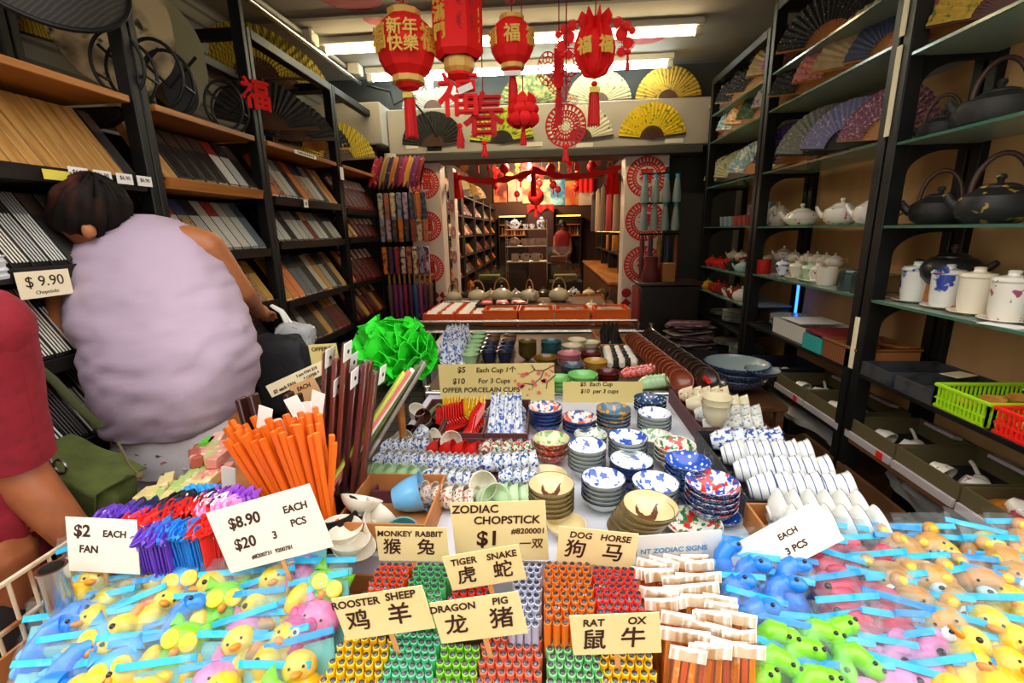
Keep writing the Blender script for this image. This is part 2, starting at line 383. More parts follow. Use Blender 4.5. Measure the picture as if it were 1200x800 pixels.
# ---------------------------------------------------------------- bulbs and point lights added to brighten the inner room
for x, y, z, p, c in ((-.25, 5.4, 2.42, 40, (1, .72, .45)), (-.25, 7.2, 2.42, 34, (1, .68, .42)), (-.3, 8.9, 2.35, 40, (1, .7, .4))):
    o = put('added_bulb', None, None, (x, y, 2.5), label='added round warm bulb brightening the inner room, ' + {5.4: 'nearest the doorway', 7.2: 'halfway along the aisle', 8.9: 'by the back posters'}[y], cat='lamp')
    put('socket', G().lathe([(0, 0), (.035, 0), (.03, -.03), (0, -.03)][::-1], 14).mesh('socket', m_batten), o)
    put('globe', G().ell((0, 0, -.065), .04).mesh('globe', mat('added_bulb_glow', '#ffd9a0', .4, emit=14)), o)
    bulb('added_bulb_light', (x, y, 2.36), p, c, .06)
# ================================================================ tall black shelving with chopstick sets
LX, LB = -1.45, -1.95                      # front and back of the shelving
LPOST = [1.72, 2.43, 3.36, 4.16]           # far edge of each post
def brace_box(g, y, z0=0, z1=2.75): g.box(LX - .055, LX, y - .05, y, z0, z1, ch=.004)
unit_bounds = [(.62, 1.712), (1.716, 2.424), (2.428, 3.348), (3.352, 4.14)]
m_tray = mat('tray_black', '#17130f', .5, pat=[('noise', '#241b14', 10, .4, .7)])
tops = [2.75, 2.72, 2.5, 2.5]
levels = [[1.70, 1.42, 1.15, .88, .6], [1.72, 1.43, 1.16, .88, .6], [1.70, 1.46, 1.13, .84, .55], [1.68, 1.47, 1.13, .84, .55]]
TAN = math.tan(radians(57))
def tray_rise(u, z):
    L = levels[u]; k = L.index(z); gap = (1.96 if k == 0 else L[k-1] - .03) - z
    return min(.245, gap - .03)
UNITLAB = ['tall black shelving bay nearest the street, behind the maroon shirt', 'tall black shelving bay behind the lavender blouse', 'tall black shelving bay, third from the street', 'tall black shelving bay next to the scarf rack']
for u, (y0, y1) in enumerate(unit_bounds):
    o = put('shelving_unit', None, None, (LX, (y0 + y1) / 2, 0), label=UNITLAB[u], cat='shelf', group='chopstick shelving bays')
    h = (y1 - y0) / 2
    for sy in (-1, 1):
        for x in (-.055, -.5):
            yy = sy * h
            put('post', G().box(x, x + .055, min(yy, yy - sy*.033), max(yy, yy - sy*.033), 0, tops[u], ch=.004).mesh('post', BLACK), o)
    put('top_rail', G().box(-.055, 0, -h + .034, h - .034, tops[u] - .05, tops[u], ch=.004).box(-.5, -.445, -h + .034, h - .034, tops[u] - .05, tops[u], ch=.004).box(-.445, -.055, -h + .003, -h + .047, tops[u] - .05, tops[u] - .002, ch=.004).box(-.445, -.055, h - .047, h - .003, tops[u] - .05, tops[u] - .002, ch=.004).mesh('rails', BLACK), o)
    put('top_board', G().box(-.44, .002, -h + .052, h - .052, 1.965, 1.99, ch=.003).mesh('board', m_wood), o)
    put('bracket', G().prism([(-.445, 1.96), (-.06, 1.96), (-.06, 1.93), (-.12, 1.90), (-.445, 1.88)], h - .044, h - .004).mesh('bracket', BLACK), o)
    for z in levels[u]:
        # sloping display tray: low front lip, high back
        rz = tray_rise(u, z); rx = rz / TAN
        put('display_tray', G().prism([(0, z - .03), (.008, z + .012), (-.004, z + .012), (-.02, z - .004), (-.02 - rx, z + rz), (-.035 - rx, z + rz), (-.035 - rx, z + rz - .02), (-.05, z - .02), (-.43, z - .02), (-.43, z - .03)], -h + .052, h - .052, 0).mesh('tray', m_wood if (u, z) == (1, 1.72) else m_tray), o)
    put('back_panel', G().box(-.44, -.432, -h + .052, h - .052, .3, 1.95).mesh('panel', mat('shelf_back', '#1d1510', .7)), o)
# --- chopstick sets: shallow cases lying on the sloping trays
SLOPE = radians(57)
m_film = film('clear_wrap', '#ffffff', .86, .1)
def pack_mesh(kind):
    """case 0.055 wide (y), 0.27 long up the slope (local z), 0.016 deep (local x)"""
    w = .026
    def make():
        base, stick, alt, nst = PACKS[kind]
        a = G().box(0, .012, -w, w, 0, .27, ch=.002).mesh('case', base)
        b = None
        if nst:
            g = G(); st = 2 * w / nst
            for k in range(nst):
                y = -w + st * (k + .5); g.tube([(.016, y, .012), (.016, y, .18)], st*.22, 6, 0); g.tube([(.016, y, .18), (.016, y, .258)], st*.24, 6, 1)
            b = g.mesh('sticks', [stick, alt])
        c = G().box(.0125, .0205, -w*.9, w*.9, .012, .05, ch=.001).mesh('slip', m_paper) if kind == 'slip' else None
        return a, b, c
    return once(('pack', kind), make)
def mm(n, c, **k): return mat('pack_' + n, c, .4, **k)
blk = mm('black', '#141212'); 
PACKS = {
 'wood': (mm('woodcase', '#b98a4c', pat=[('noise', '#94672f', 20, .4, .7, (1, 3, .3))]), mm('woodstick', '#c89a5c'), mm('woodstick2', '#a97c42'), 0),
 'white': (blk, mm('ivory', '#e0d9c8'), mm('ivory2', '#b9b09a'), 5),
 'stripe': (blk, mm('steel', '#c4c3bb'), mm('dark', '#2a2523'), 5),
 'silver': (blk, mm('silver', '#d9d8d0'), mm('silver2', '#8b8983'), 5),
 'redtip': (blk, mm('whitestick', '#e6dfd2'), mm('redtip', '#a3322a'), 6),
 'orange': (mm('orangecase', '#b8601c', pat=[('noise', '#b45e1a', 18, .4, .7, (1, 4, .3))]), mm('orangestick', '#ea8c3b'), mm('orangestick2', '#c8621c'), 5),
 'maroon': (mm('redsatin', '#6d0f16'), mm('redwood', '#7c2a1f'), mm('goldtip', '#c99a52'), 3),
 'redbox': (mm('redlacquer', '#8e1218'), mm('brownstick', '#5b2a1a'), mm('silvertip', '#d8cfc2'), 2),
 'dark': (blk, mm('ebony', '#2b201b'), mm('ebony2', '#574236'), 6),
 'floral': (blk, mm('print', '#b9a878', pat=[('noise', '#c34a2e', 60, .52, .6)]), mm('print2', '#3b4a6b'), 6),
 'greyblue': (mm('slatecase', '#4d565d'), mm('slate', '#6f7a82'), mm('slate2', '#35424e'), 4),
 'gold': (mm('goldcase', '#bf8d3d'), mm('goldstick', '#dcb05a'), mm('goldstick2', '#8a5b22'), 3),
}
PLAB = {'wood': 'plain wooden chopstick case', 'white': 'black case of ivory white chopsticks', 'stripe': 'black case of steel and dark chopsticks', 'silver': 'black case of silver chopsticks', 'redtip': 'black case of white chopsticks with red ends', 'orange': 'orange wood chopstick case', 'maroon': 'maroon satin chopstick set', 'redbox': 'red lacquer box with a pair of chopsticks', 'dark': 'case of dark ebony chopsticks', 'floral': 'case of floral printed chopsticks', 'greyblue': 'slate blue chopstick case', 'gold': 'gold chopstick case'}
def pack(kind, x, y, z, label, group, sc=1, rz=0):
    a, b, c = pack_mesh(kind)
    o = put('chopstick_set', a, None, (x, y, z), (0, SLOPE - pi/2, rz), sc, label, 'chopstick set', group)
    o.rotation_euler = (0, -(pi/2 - SLOPE), 0)
    if b: put('chopsticks', b, o)
    if c: put('paper_slip', c, o)
    return o
ROWNAME = ['top', 'second', 'third', 'fourth', 'lowest']
rows = {
 (0, 0): ['floral', 'redtip', 'dark', 'dark'] + ['wood'] * 9 + ['dark'],
 (0, 1): ['dark', 'floral', 'floral', 'white', 'stripe', 'silver', 'dark', 'silver', 'stripe', 'white', 'redtip', 'silver'],
 (0, 2): ['dark', 'maroon', 'maroon', 'white', 'white', 'stripe', 'dark', 'silver', 'silver', 'dark', 'stripe', 'silver'],
 (0, 3): ['dark', 'stripe', 'silver', 'dark', 'stripe', 'silver', 'dark', 'stripe', 'silver', 'dark'],
 (1, 0): ['wood', 'dark', 'dark', 'dark', 'dark', 'redtip', 'stripe', 'dark'],
 (1, 1): ['redtip', 'redtip', 'floral', 'stripe', 'white', 'redtip', 'white', 'silver', 'greyblue'],
 (1, 2): ['orange', 'gold', 'stripe', 'orange', 'dark', 'orange', 'orange', 'floral', 'gold'],
 (1, 3): ['dark', 'silver', 'dark', 'stripe', 'dark', 'maroon', 'dark'],
 (2, 0): ['orange', 'floral', 'white', 'silver', 'dark', 'orange', 'floral', 'stripe', 'silver', 'dark', 'wood', 'wood'],
 (2, 1): ['silver', 'silver', 'dark', 'silver', 'silver', 'stripe', 'maroon', 'silver', 'silver', 'dark', 'stripe', 'stripe'],
 (2, 2): ['gold', 'orange', 'orange', 'greyblue', 'greyblue', 'dark', 'white', 'gold', 'stripe', 'dark', 'gold'],
 (2, 3): ['dark', 'gold', 'dark', 'silver', 'dark', 'dark', 'gold', 'dark', 'maroon', 'maroon', 'redbox'],
 (3, 0): ['redbox'] * 8, (3, 1): ['gold', 'gold', 'maroon', 'redbox', 'redbox', 'redbox', 'redbox'],
 (3, 2): ['orange', 'redbox', 'redbox', 'redbox', 'redbox', 'redbox', 'redbox'], (3, 3): ['redbox', 'maroon', 'gold', 'redbox', 'maroon', 'gold', 'redbox'],
}
BAYNAME = ['first bay', 'second bay', 'third bay', 'last bay']
for (u, r), ks in rows.items():
    y0, y1 = unit_bounds[u]; z = levels[u][r]; n = len(ks); a = max(y0, .95) + .09; b = y1 - .09
    grp = '%s tray of chopstick sets in the %s' % (ROWNAME[r], BAYNAME[u])
    for k, kd in enumerate(ks):
        y = a + (b - a) * k / (n - 1)
        pack(kd, LX - .021, y, z + .0065, '%s, %s in on the %s tray, %s' % (PLAB[kd], ORD[k], ROWNAME[r], BAYNAME[u]), grp, sc=(1, min(1.25, (b-a)/(n-1)/.0575), tray_rise(u, z) / sin(SLOPE) / .272))
# price cards on the tray lips
def tag_card(x, y, z, w, h, label, lines=None, tilt=.25, m=None):
    c = put('price_card', once(('tagcard', w, h, m), lambda: G().box(0, .002, -w/2, w/2, 0, h, ch=.0004).mesh('card', m or m_paper)), None, (x, y, z), (0, tilt, 0), 1, label, 'price card', 'price cards on the tray lips')
    for t, s_, yy, zz in (lines or []): words_on('lettering', t, s_, INK, c, (.0026, yy, zz), (pi/2, 0, pi/2), .0004, 'CENTER')
    return c
tag_card(LX + .012, 1.225, 1.345, .145, .075, 'cream price card reading $ 9.90 on the first bay shelf', [('$ 9.90', .042, 0, .045), ('Chopsticks', .014, 0, .015)], 0, m_cream)
for k, y in enumerate((1.40, 1.48, 1.56, 1.64)): tag_card(LX + .013, y, 1.685, .062, .035, 'white price tag under the wooden cases, %s from the street' % ORD[k], [('$6.90', .018, 0, .02)], 0)
tag_card(LX + .013, 1.335, 1.675, .085, .028, 'yellow price strip under the wooden cases', None, 0, mat('yellow_tag', '#e3d34e', .6))
tag_card(LX + .013, 1.98, 1.425, .075, .03, 'white tag on the second bay tray behind the blouse', None, 0)
tag_card(LX + .013, 2.78, 1.665, .05, .045, 'white price tag on the third bay top tray', [('$8', .02, 0, .022)], 0)
tag_card(LX + .012, 2.85, 1.962, .26, .022, 'long white label strip on the third bay wooden board', [('CHINESE FANS FROM $ 3.90', .016, 0, .011)], 0)
tag_card(LX + .012, 3.34, 1.88, .055, .085, 'white scalloped tag hanging on the black post beside the yellow fan', None, 0)
# ================================================================ folding fans
m_rib = mat('fan_ribs', '#4a2a1c', .5); m_ribl = mat('fan_ribs_bamboo', '#b4722e', .5); m_ribk = mat('fan_ribs_black', '#191615', .45)
def fan_mat(n, c, *pat): return mat('fan_' + n, c, .75, pat=list(pat) or None)
FANS = {
 'black': (fan_mat('black', '#17191b', ('noise', '#24282a', 9, .4, .6)), m_rib),
 'gold': (fan_mat('gold', '#b8942f', ('noise', '#3f5a2c', 9, .55, .68), ('noise', '#8a6a2a', 20, .55, .8)), m_rib),
 'yellow': (fan_mat('yellow', '#e8cc1a', ('noise', '#3d7a2a', 14, .58, .64)), m_rib),
 'landscape': (fan_mat('landscape', '#8a8850', ('noise', '#4f5f37', 7, .45, .6), ('noise', '#2d3521', 14, .58, .66)), m_rib),
 'beige': (fan_mat('beige', '#a39d78', ('noise', '#5a6147', 8, .58, .68)), m_rib),
 'white': (fan_mat('white', '#dfe0cf', ('noise', '#3a4438', 9, .62, .68)), m_rib),
 'calligraphy': (fan_mat('calligraphy', '#96938c',), m_rib),
 'lime': (fan_mat('lime', '#c9cf3a', ('noise', '#4e7d3a', 10, .5, .62)), m_ribk),
 'yellow ink': (fan_mat('yellowink', '#c8b022', ('wavex', '#6d661f', 6, .6, .9, None, 6)), m_rib),
 'purple': (fan_mat('purple', '#7b4a63', ('noise', '#d8a3a5', 22, .58, .63)), m_ribl),
 'lilac': (fan_mat('lilac', '#7d80a8', ('noise', '#e3c3bd', 16, .60, .66)), m_ribk),
 'sage': (fan_mat('sage', '#83887e', ('noise', '#d9d6c3', 22, .60, .66)), m_ribk),
 'violet': (fan_mat('violet', '#5d3a80', ('noise', '#27306b', 7, .45, .6), ('noise', '#a98bc2', 18, .6, .7)), m_ribl),
 'plain beige': (fan_mat('plainbeige', '#b9a479', ('noise', '#a8926a', 8, .4, .7)), m_ribl),
 'navy': (fan_mat('navy', '#3c4766', ('noise', '#c9572c', 5, .64, .67)), m_ribl),
 'pink': (fan_mat('pink', '#d08a84', ('noise', '#b3363a', 13, .58, .64)), m_ribl),
 'coral': (fan_mat('coral', '#cf6a63', ('noise', '#e7b0a0', 16, .5, .66)), m_ribl),
 'rose': (fan_mat('rose', '#c75b7e', ('noise', '#e8b8c6', 14, .52, .66)), m_ribl),
 'pale grey': (fan_mat('palegrey', '#b9b3b1', ('noise', '#7a4a74', 13, .58, .66)), m_ribl),
 'black blossom': (fan_mat('blackblossom', '#1c1e22', ('noise', '#c9c7c1', 24, .64, .69)), m_ribl),
 'magenta': (fan_mat('magenta', '#9c5fa8', ('noise', '#c99ad2', 12, .5, .65)), m_ribl),
 'orange': (fan_mat('orange', '#e3a24a', ('noise', '#f2dcc0', 9, .45, .6)), m_ribl),
 'teal': (fan_mat('teal', '#7fa6b5', ('noise', '#e5e5d8', 9, .45, .6)), m_ribl),
 'green': (fan_mat('green', '#2f4a2c', ('noise', '#59733f', 9, .5, .65)), m_ribl),
 'cream ink': (fan_mat('creamink', '#cdb98c', ('noise', '#5b4a37', 6, .5, .66), ('noise', '#2f2a24', 14, .6, .68)), m_rib),
}
FANLAB = {'black blossom': 'black folding fan with white blossom sprays', 'purple': 'dusky purple folding fan with pink blossoms', 'lilac': 'lilac folding fan with pale blossoms', 'navy': 'navy folding fan with an orange motif', 'plain beige': 'plain beige folding fan'}
def fan(kind, loc, rot, r, label, group, r0=.42, a=(8, 172), lean=0, cat='fan'):
    """pivot at the origin, leaf opening upward in x,z, painted side to -y"""
    leafm, ribm = FANS[kind]
    def make():
        n = 22; a0, a1 = radians(a[0]), radians(a[1])
        def f(u, v):
            t = a0 + (a1 - a0) * u; q = r0 + (1 - r0) * v; k = round(u * n * 2)
            return (q * cos(t), (.016 if k % 2 else -.016) * (.4 + .6 * v), q * sin(t))
        leaf = G().sheet(f, n * 2, 3, .006).mesh('leaf', leafm, 10)
        g = G()
        for k in range(n + 1):
            t = a0 + (a1 - a0) * k / n; w = .013; c, s_ = cos(t), sin(t)
            g.prism([(-s_*w*.5, c*w*.5), (s_*w*.5, -c*w*.5), (r0*1.08*c + s_*w*1.6, r0*1.08*s_ - c*w*1.6), (r0*1.08*c - s_*w*1.6, r0*1.08*s_ + c*w*1.6)], .004 + .0008*k, .01 + .0008*k)
        ribs = g.mesh('ribs', ribm); g = G()
        for t, y in ((a0, -.02), (a1, .024)):
            c, s_ = cos(t), sin(t); w = .03
            g.prism([(-.09*c - s_*w*.6, -.09*s_ + c*w*.6), (-.09*c + s_*w*.6, -.09*s_ - c*w*.6), (c + s_*w, s_ - c*w), (c - s_*w, s_ + c*w)], y - .008, y + .008)
        g.lathe([(0, -.035), (.022, -.035), (.022, .035), (0, .035)], 10, 0, TR((0, 0, 0), (pi/2, 0, 0)))
        return leaf, ribs, g.mesh('guards', ribm)
    le, ri, gu = once(('fan', kind, r0, a), make)
    o = put('folding_fan', le, None, loc, rot, r, label, cat, group)
    put('ribs', ri, o); put('guard_sticks', gu, o)
    return o
# --- fans on and above the header
g1, g2 = 'fans standing on the header ledge', 'fans hung on the header front'
for kd, px, py, lab in (('calligraphy', 507, 127, 'white calligraphy fan standing on the ledge above the black fan'), ('landscape', 622, 121, 'green landscape fan on the ledge behind the small lantern'), ('beige', 702, 121, 'pale beige landscape fan on the ledge behind the winged lantern'), ('gold', 783, 117, 'golden landscape fan on the ledge, nearest the fan shelves')):
    p = ony(px, py, 4.31); f = fan(kd, (p.x, 4.31, 2.545), (radians(-8), 0, 0), .272, lab, g1, r0=.3, a=(4, 176))
    if kd == 'calligraphy':
        for ch, ax, az in (('春', -.62, .35), ('大', -.25, .68), ('興', .15, .72), ('水', .55, .45)): words_on('lettering', ch, .25, INK, f, (ax, -.03, az), (pi/2, 0, 0), .004, 'CENTER')
for kd, px, py, lab in (('black', 508, 171, 'plain black folding fan hung on the grey header'), ('lime', 588, 167, 'lime green folding fan on the header behind the hanging character'), ('white', 680, 164, 'white ink painted fan on the header behind the papercut purse'), ('yellow', 764, 162, 'bright yellow fan with green dragons on the grey header')):
    p = ony(px, py, 4.185); fan(kd, (p.x, 4.185, p.z), (0, 0, 0), .275, lab, g2, r0=.36, a=(6, 174))
for k, (px, py, w) in enumerate(((483, 172, .11), (509, 174, .13), (626, 169, .14), (685, 170, .14), (790, 165, .15))):
    p = ony(px, py, 4.197); put('price_strip', once(('strip', w), lambda: G().box(-w/2, w/2, -.004, 0, -.018, .018, ch=.001).mesh('strip', m_paper if k != 1 else BLACK)), None, p, label=('white price strip under the %s fan on the header, %s from the left pillar' % (('black', 'black', 'lime', 'white', 'yellow')[k], ORD[k])) if k != 1 else 'black name strip under the black header fan', cat='price strip', group='strips under the header fans')
# --- fans on the glass shelves
FR = [  # kind, pivot px, py, radius, turn
 ('purple', 1031, 168, .215, 70), ('lilac', 990, 174, .23, 60), ('sage', 964, 184, .25, 50), ('violet', 926, 196, .24, 52),
 ('navy', 1040, 62, .21, 70), ('plain beige', 1018, 84, .27, 60), ('pink', 988, 96, .25, 52), ('black blossom', 955, 108, .26, 52), ('pale grey', 925, 120, .24, 52),
 ('black blossom', 972, 30, .27, 52), ('magenta', 940, 50, .26, 60), ('plain beige', 922, 64, .25, 50),
 ('teal', 885, 196, .22, 55), ('beige', 864, 204, .21, 55), ('cream ink', 850, 210, .21, 55),
 ('green', 897, 138, .24, 60), ('orange', 884, 147, .24, 55), ('teal', 870, 153, .23, 55), ('rose', 858, 158, .23, 55), ('coral', 846, 164, .22, 55),
 ('black blossom', 890, 84, .25, 55), ('black blossom', 872, 98, .24, 55), ('pale grey', 858, 106, .24, 55), ('black', 846, 112, .22, 55),
 ('coral', 1122, 34, .22, 60), ('gold', 1180, 12, .21, 55)]
for k, (kd, px, py, r, tz) in enumerate(FR):
    p = onx(px, py, 1.44 if px < 1050 else 1.45)
    row = 0 if k < 4 else 1 if k < 9 else 2 if k < 12 else 3 if k < 15 else 4 if k < 20 else 5 if k < 24 else 6
    sz = [1.82, 2.16, 2.365, 1.82, 2.16, 2.365, 2.105][row]
    y = p.y; p = Vector((p.x, y, sz + .035))
    where = ['middle bay, low fan shelf', 'middle bay, second fan shelf', 'middle bay, top fan shelf', 'far bay, low fan shelf', 'far bay, second fan shelf', 'far bay, top fan shelf', 'near bay above the kettles'][row]
    start = [0, 4, 9, 12, 15, 20, 24][row]
    fan(kd, p, (radians(-10), 0, -radians(tz)), r, '%s, %s from the street, %s' % (FANLAB.get(kd, kd + ' painted folding fan'), ORD[k - start], where), 'fans on the glass shelves', r0=.42 if kd != 'lilac' else .45)
# --- things standing on the wooden top boards of the black shelving
gl = 'fans on the wooden top boards'
for kd, px, py, x, r, tz, lab in (
  ('yellow ink', 112, 62, -1.8, .21, 50, 'yellow ink painted fan behind the woven hat'),
  ('yellow ink', 302, 92, -1.80, .34, 40, 'yellow folding fan behind the black post of the third bay'), ('yellow ink', 330, 104, -1.74, .33, 45, 'yellow ink fan behind the black fan of the third bay'),
  ('black', 318, 152, -1.66, .30, 48, 'large black fan with rows of green writing'), ('black', 345, 165, -1.62, .28, 45, 'black fan with yellow butterflies, third bay'), ('black blossom', 372, 176, -1.58, .25, 45, 'black fan with gold flowers beside the far post'),
  ('yellow ink', 398, 188, -1.6, .30, 40, 'yellow fan with dark waves in the last bay')):
    p = onx(px, py, x); fan(kd, (x, p.y, max(p.z, 2.03)), (radians(-12), 0, radians(tz)), r, lab, gl, r0=.4)
f = bpy.data.objects['folding_fan']
def paddle(pxc, y, x, w, h, label, kind, rz=48, tag=True):
    """rigid paddle fan: painted lobed leaf on a handle, standing on the top board"""
    o = put('paddle_fan', None, None, (x, y, 1.992), (radians(-8), 0, radians(rz)), 1, label, 'fan', 'paddle fans on the wooden top boards')
    def lobe(k): a = 2*pi*k/48; q = 1 + .035 * abs(sin(3.5*a)); return (w/2*q*cos(a), h*.58 + h*.42*q*sin(a))
    put('leaf', G().prism([lobe(k) for k in range(48)], -.004, .004).mesh('leaf', FANS[kind][0]), o)
    put('handle', G().tube([(0, .008, 0), (0, .008, h*.5)], .009, 8).mesh('handle', m_ribk), o)
paddle(200, 1.96, -1.72, .42, .66, 'cream lobed paddle fan painted with dark pines', 'cream ink')
paddle(255, 2.24, -1.70, .27, .58, 'narrow cream paddle fan with faint ink trees', 'beige')
paddle(216, 2.12, -1.60, .13, .27, 'small black paddle fan in front of the cream ones', 'black')
# woven hat hanging at the street end
p = onx(55, -2, -1.56)
h = put('woven_hat', None, None, (-1.58, p.y, 2.36), (0, radians(66), radians(-30)), 1, 'big dark round woven hat hung over the first bay', 'hat')
put('brim', G().lathe([(.0, .10), (.05, .085), (.14, .05), (.235, 0), (.24, -.005), (.225, -.004), (.13, .035), (.05, .07), (0, .08)][::-1], 40).mesh('hat', mat('dark_straw', '#23211d', .7, pat=[('ring', '#3c382f', 26, .5, .9)])), h)
put('rim', G().tube([(.238*cos(2*pi*k/40), .238*sin(2*pi*k/40), 0) for k in range(40)], .008, 8, closed=True).mesh('rim', BLACK), h)
# wire plate stands
for i, (px, py, s_) in enumerate(((150, 98, 1.0), (193, 108, 1.15), (268, 138, 1.0))):
    p = onx(px, py, -1.52); o = put('wire_stand', None, None, (-1.52, p.y, 1.993), (0, 0, radians(20)), s_, 'curled black iron plate stand, %s from the street on the wooden board' % ORD[i], 'plate stand', 'iron plate stands')
    r = .105
    for dy in (-.05, .05): put('ring', G().tube([(r*.75*cos(a), dy, r + .006 + r*sin(a)) for a in [2*pi*k/32 for k in range(32)]], .006, 8, closed=True).mesh('ring', BLACK), o)
    put('cross_bars', G().tube([(-.075, -.05, .08), (-.075, .05, .08)], .006, 6).tube([(.075, -.05, .08), (.075, .05, .08)], .006, 6).tube([(0, -.05, .008), (0, .05, .008)], .006, 6).tube([(-.09, .05, .2), (.0, .06, .1), (.1, .05, .2)], .006, 6).mesh('bars', BLACK), o)
p = onx(303, 118, -1.5)
o = put('hanging_character', None, None, (-1.44, 2.42, 2.18), (0, 0, radians(60)), 1, 'red felt character hanging on the black post beside the black fan', 'ornament')
words_on('character', '福', .15, m_redfelt, o, (0, 0, 0), (pi/2, 0, 0), .006, 'CENTER', bold=.004)
# ================================================================ tall black shelving with teapots
RX = 1.30; RB = 1.64
m_glass = film('shelf_glass', '#c9dccf', .62, .05)
m_gedge = mat('glass_edge', '#3f6b57', .15)
rb = [(.90, 1.985), (2.0, 3.085), (3.10, 4.08)]
rlev = [[2.09, 1.79, 1.49, 1.20], [2.35, 2.15, 1.81, 1.495, 1.205], [2.35, 2.15, 1.81, 1.50, 1.18, .985]]
RLAB = ['black and glass teapot shelving bay nearest the street with iron kettles', 'middle black and glass shelving bay with blossom fans above teapots', 'far black and glass shelving bay with red teapots and plates']
def gusset(y0, y1, z):
    n = 8; pr = [(.06, z), (.30, z), (.30, z - .018)] + [(.06 + .15*(1 - sin(pi/2*k/n)) , z - .018 - .085*(1 - cos(pi/2*k/n))) for k in range(n + 1)]
    return [(x, zz) for x, zz in pr], y0, y1
for b, (y0, y1) in enumerate(rb):
    o = put('shelving_unit', None, None, (RX, (y0 + y1)/2, 0), label=RLAB[b], cat='shelf', group='teapot shelving bays')
    h = (y1 - y0)/2; top = [2.75, 2.72, 2.62][b]
    for sy in (-1, 1):
        for x, wd in ((0, .06), (.305, .035)):
            put('post', G().box(x, x + wd, min(sy*h, sy*(h-.045)), max(sy*h, sy*(h-.045)), 0, top, ch=.004).mesh('post', BLACK), o)
    put('top_frame', G().box(0, .06, -h + .045, h - .045, top - .05, top, ch=.004).box(.06, .305, h - .045, h, top - .05, top, ch=.004).box(.06, .305, -h, -h + .045, top - .05, top, ch=.004).mesh('frame', BLACK), o)
    put('back_panel', G().box(.335, .35, -h, h, .55, top - .06 if b == 0 else 2.1).mesh('panel', m_ply), o)
    for z in rlev[b]:
        s_ = put('glass_shelf', G().box(.012, .30, -h + .003, h - .003, z - .009, z, ch=.001).mesh('glass', m_glass), o)
        put('polished_edge', G().box(.006, .0115, -h + .003, h - .003, z - .0095, z + .0005).mesh('edge', m_gedge), s_)
        for sy in (-1, 1):
            pr, a, c = gusset(0, .02, z - .01); yy = sy*(h - .032) - .01
            put('bracket', G().prism(pr, yy, yy + .02).mesh('bracket', BLACK), o)
    for z in ([.895, .60] if b < 2 else [.79, .58]):
        put('lower_board', G().box(.002, .33, -h + .046, h - .046, z - .02, z, ch=.002).mesh('board', m_brown if b == 0 and z < .7 else BLACK), o)
    if b < 2:
        f = put('drawer', G().prism([(-h + .01, .06), (h - .01, .06), (h - .01, .47), (.12, .47), (.06, .45), (.0, .40), (-.1, .385), (-.2, .42), (-.28, .47), (-h + .01, .47)], .0, .018, 0, TR((.01, 0, 0), (0, 0, pi/2))).mesh('drawer', m_brown), o)
        put('side_board', G().box(.03, .33, -h + .046, -h + .06, .06, .47).mesh('side', m_brown), o)
put('wood_strip', G().box(-.006, 0, -.012, .012, 0, .31, ch=.001).mesh('strip', m_cream), None, (RX, 1.99, 1.82), label='pale wooden strip fixed to the black post above the teapots', cat='strip', group='pale strips on the black post')
put('wood_strip', G().box(-.006, 0, -.012, .012, 0, .22, ch=.001).mesh('strip', m_cream), None, (RX, 1.99, .90), label='pale wooden strip fixed to the black post beside the wicker basket', cat='strip', group='pale strips on the black post')
put('wood_strip', G().box(-.006, 0, -.012, .012, 0, .2, ch=.001).mesh('strip', m_cream), None, (RX, 1.99, 2.16), label='pale wooden strip fixed to the black post beside the navy fan', cat='strip', group='pale strips on the black post')
# ---------------------------------------------------------------- teaware builders
def gl(n, c, *pat, rough=.22): return mat('glaze_' + n, c, rough, pat=list(pat) or None, coat=.3)
iron = mat('cast_iron', '#1d1c1a', .6, pat=[('noise', '#2a2825', 20, .4, .7)], bump=(160, .25))
ironpat = mat('cast_iron_gold', '#1c1b1b', .55, pat=[('noise', '#a8842f', 26, .61, .64)])
wh = gl('white', '#e7e0cf'); whf = gl('white_flower', '#e7e0d0', ('noise', '#b23a3f', 34, .63, .67), ('noise', '#4b6b3a', 40, .66, .7)); whp = gl('white_plum', '#e9e3d5', ('noise', '#a2476b', 30, .64, .68), ('noise', '#6a3a52', 55, .68, .71))
blw = gl('blue_white', '#dfe4ea', ('noise', '#27428f', 34, .52, .56)); redg = gl('red', '#c8261c'); yelg = gl('yellow', '#e0a91d'); tealg = gl('pale_blue', '#9fb9bb'); brng = gl('maroon', '#7c2322'); greeng = gl('dark_green', '#173a36'); celad = gl('celadon', '#b9d8b4')
coralw = gl('coral_blue', '#dfe0d6', ('noise', '#2c459c', 15, .55, .58), ('noise', '#ee6247', 12, .58, .6)); insect = gl('ink_insect', '#ece2cb', ('noise', '#25262b', 26, .68, .70)); canecol = mat('cane', '#b98b3c', .5); brownk = mat('brown_handle', '#3f241b', .45)
def pot_meshes(key, prof, m, lidr, lidz, lidh, mk, spout=None, handle=None, hm=None, n=28):
    def make():
        r = {'body': G().lathe(prof, n).mesh('body', m)}
        r['lid'] = G().lathe([(0, lidz - .004), (lidr, lidz - .004), (lidr*.97, lidz + lidh*.3), (lidr*.6, lidz + lidh*.85), (0, lidz + lidh)], n).mesh('lid', m)
        k = lidz + lidh; kr = lidr*.28
        r['knob'] = G().lathe([(0, k - .003), (kr*.55, k - .003), (kr*.6, k + kr*.5), (kr, k + kr*1.1), (kr*.8, k + kr*1.8), (0, k + kr*2)], 14).mesh('knob', mk)
        if spout: r['spout'] = G().tube(spout[0], spout[1], 10).mesh('spout', m)
        if handle: r['handle'] = G().tube(handle[0], handle[1], 10).mesh('handle', hm or m)
        return r
    return once(('pot', key), make)
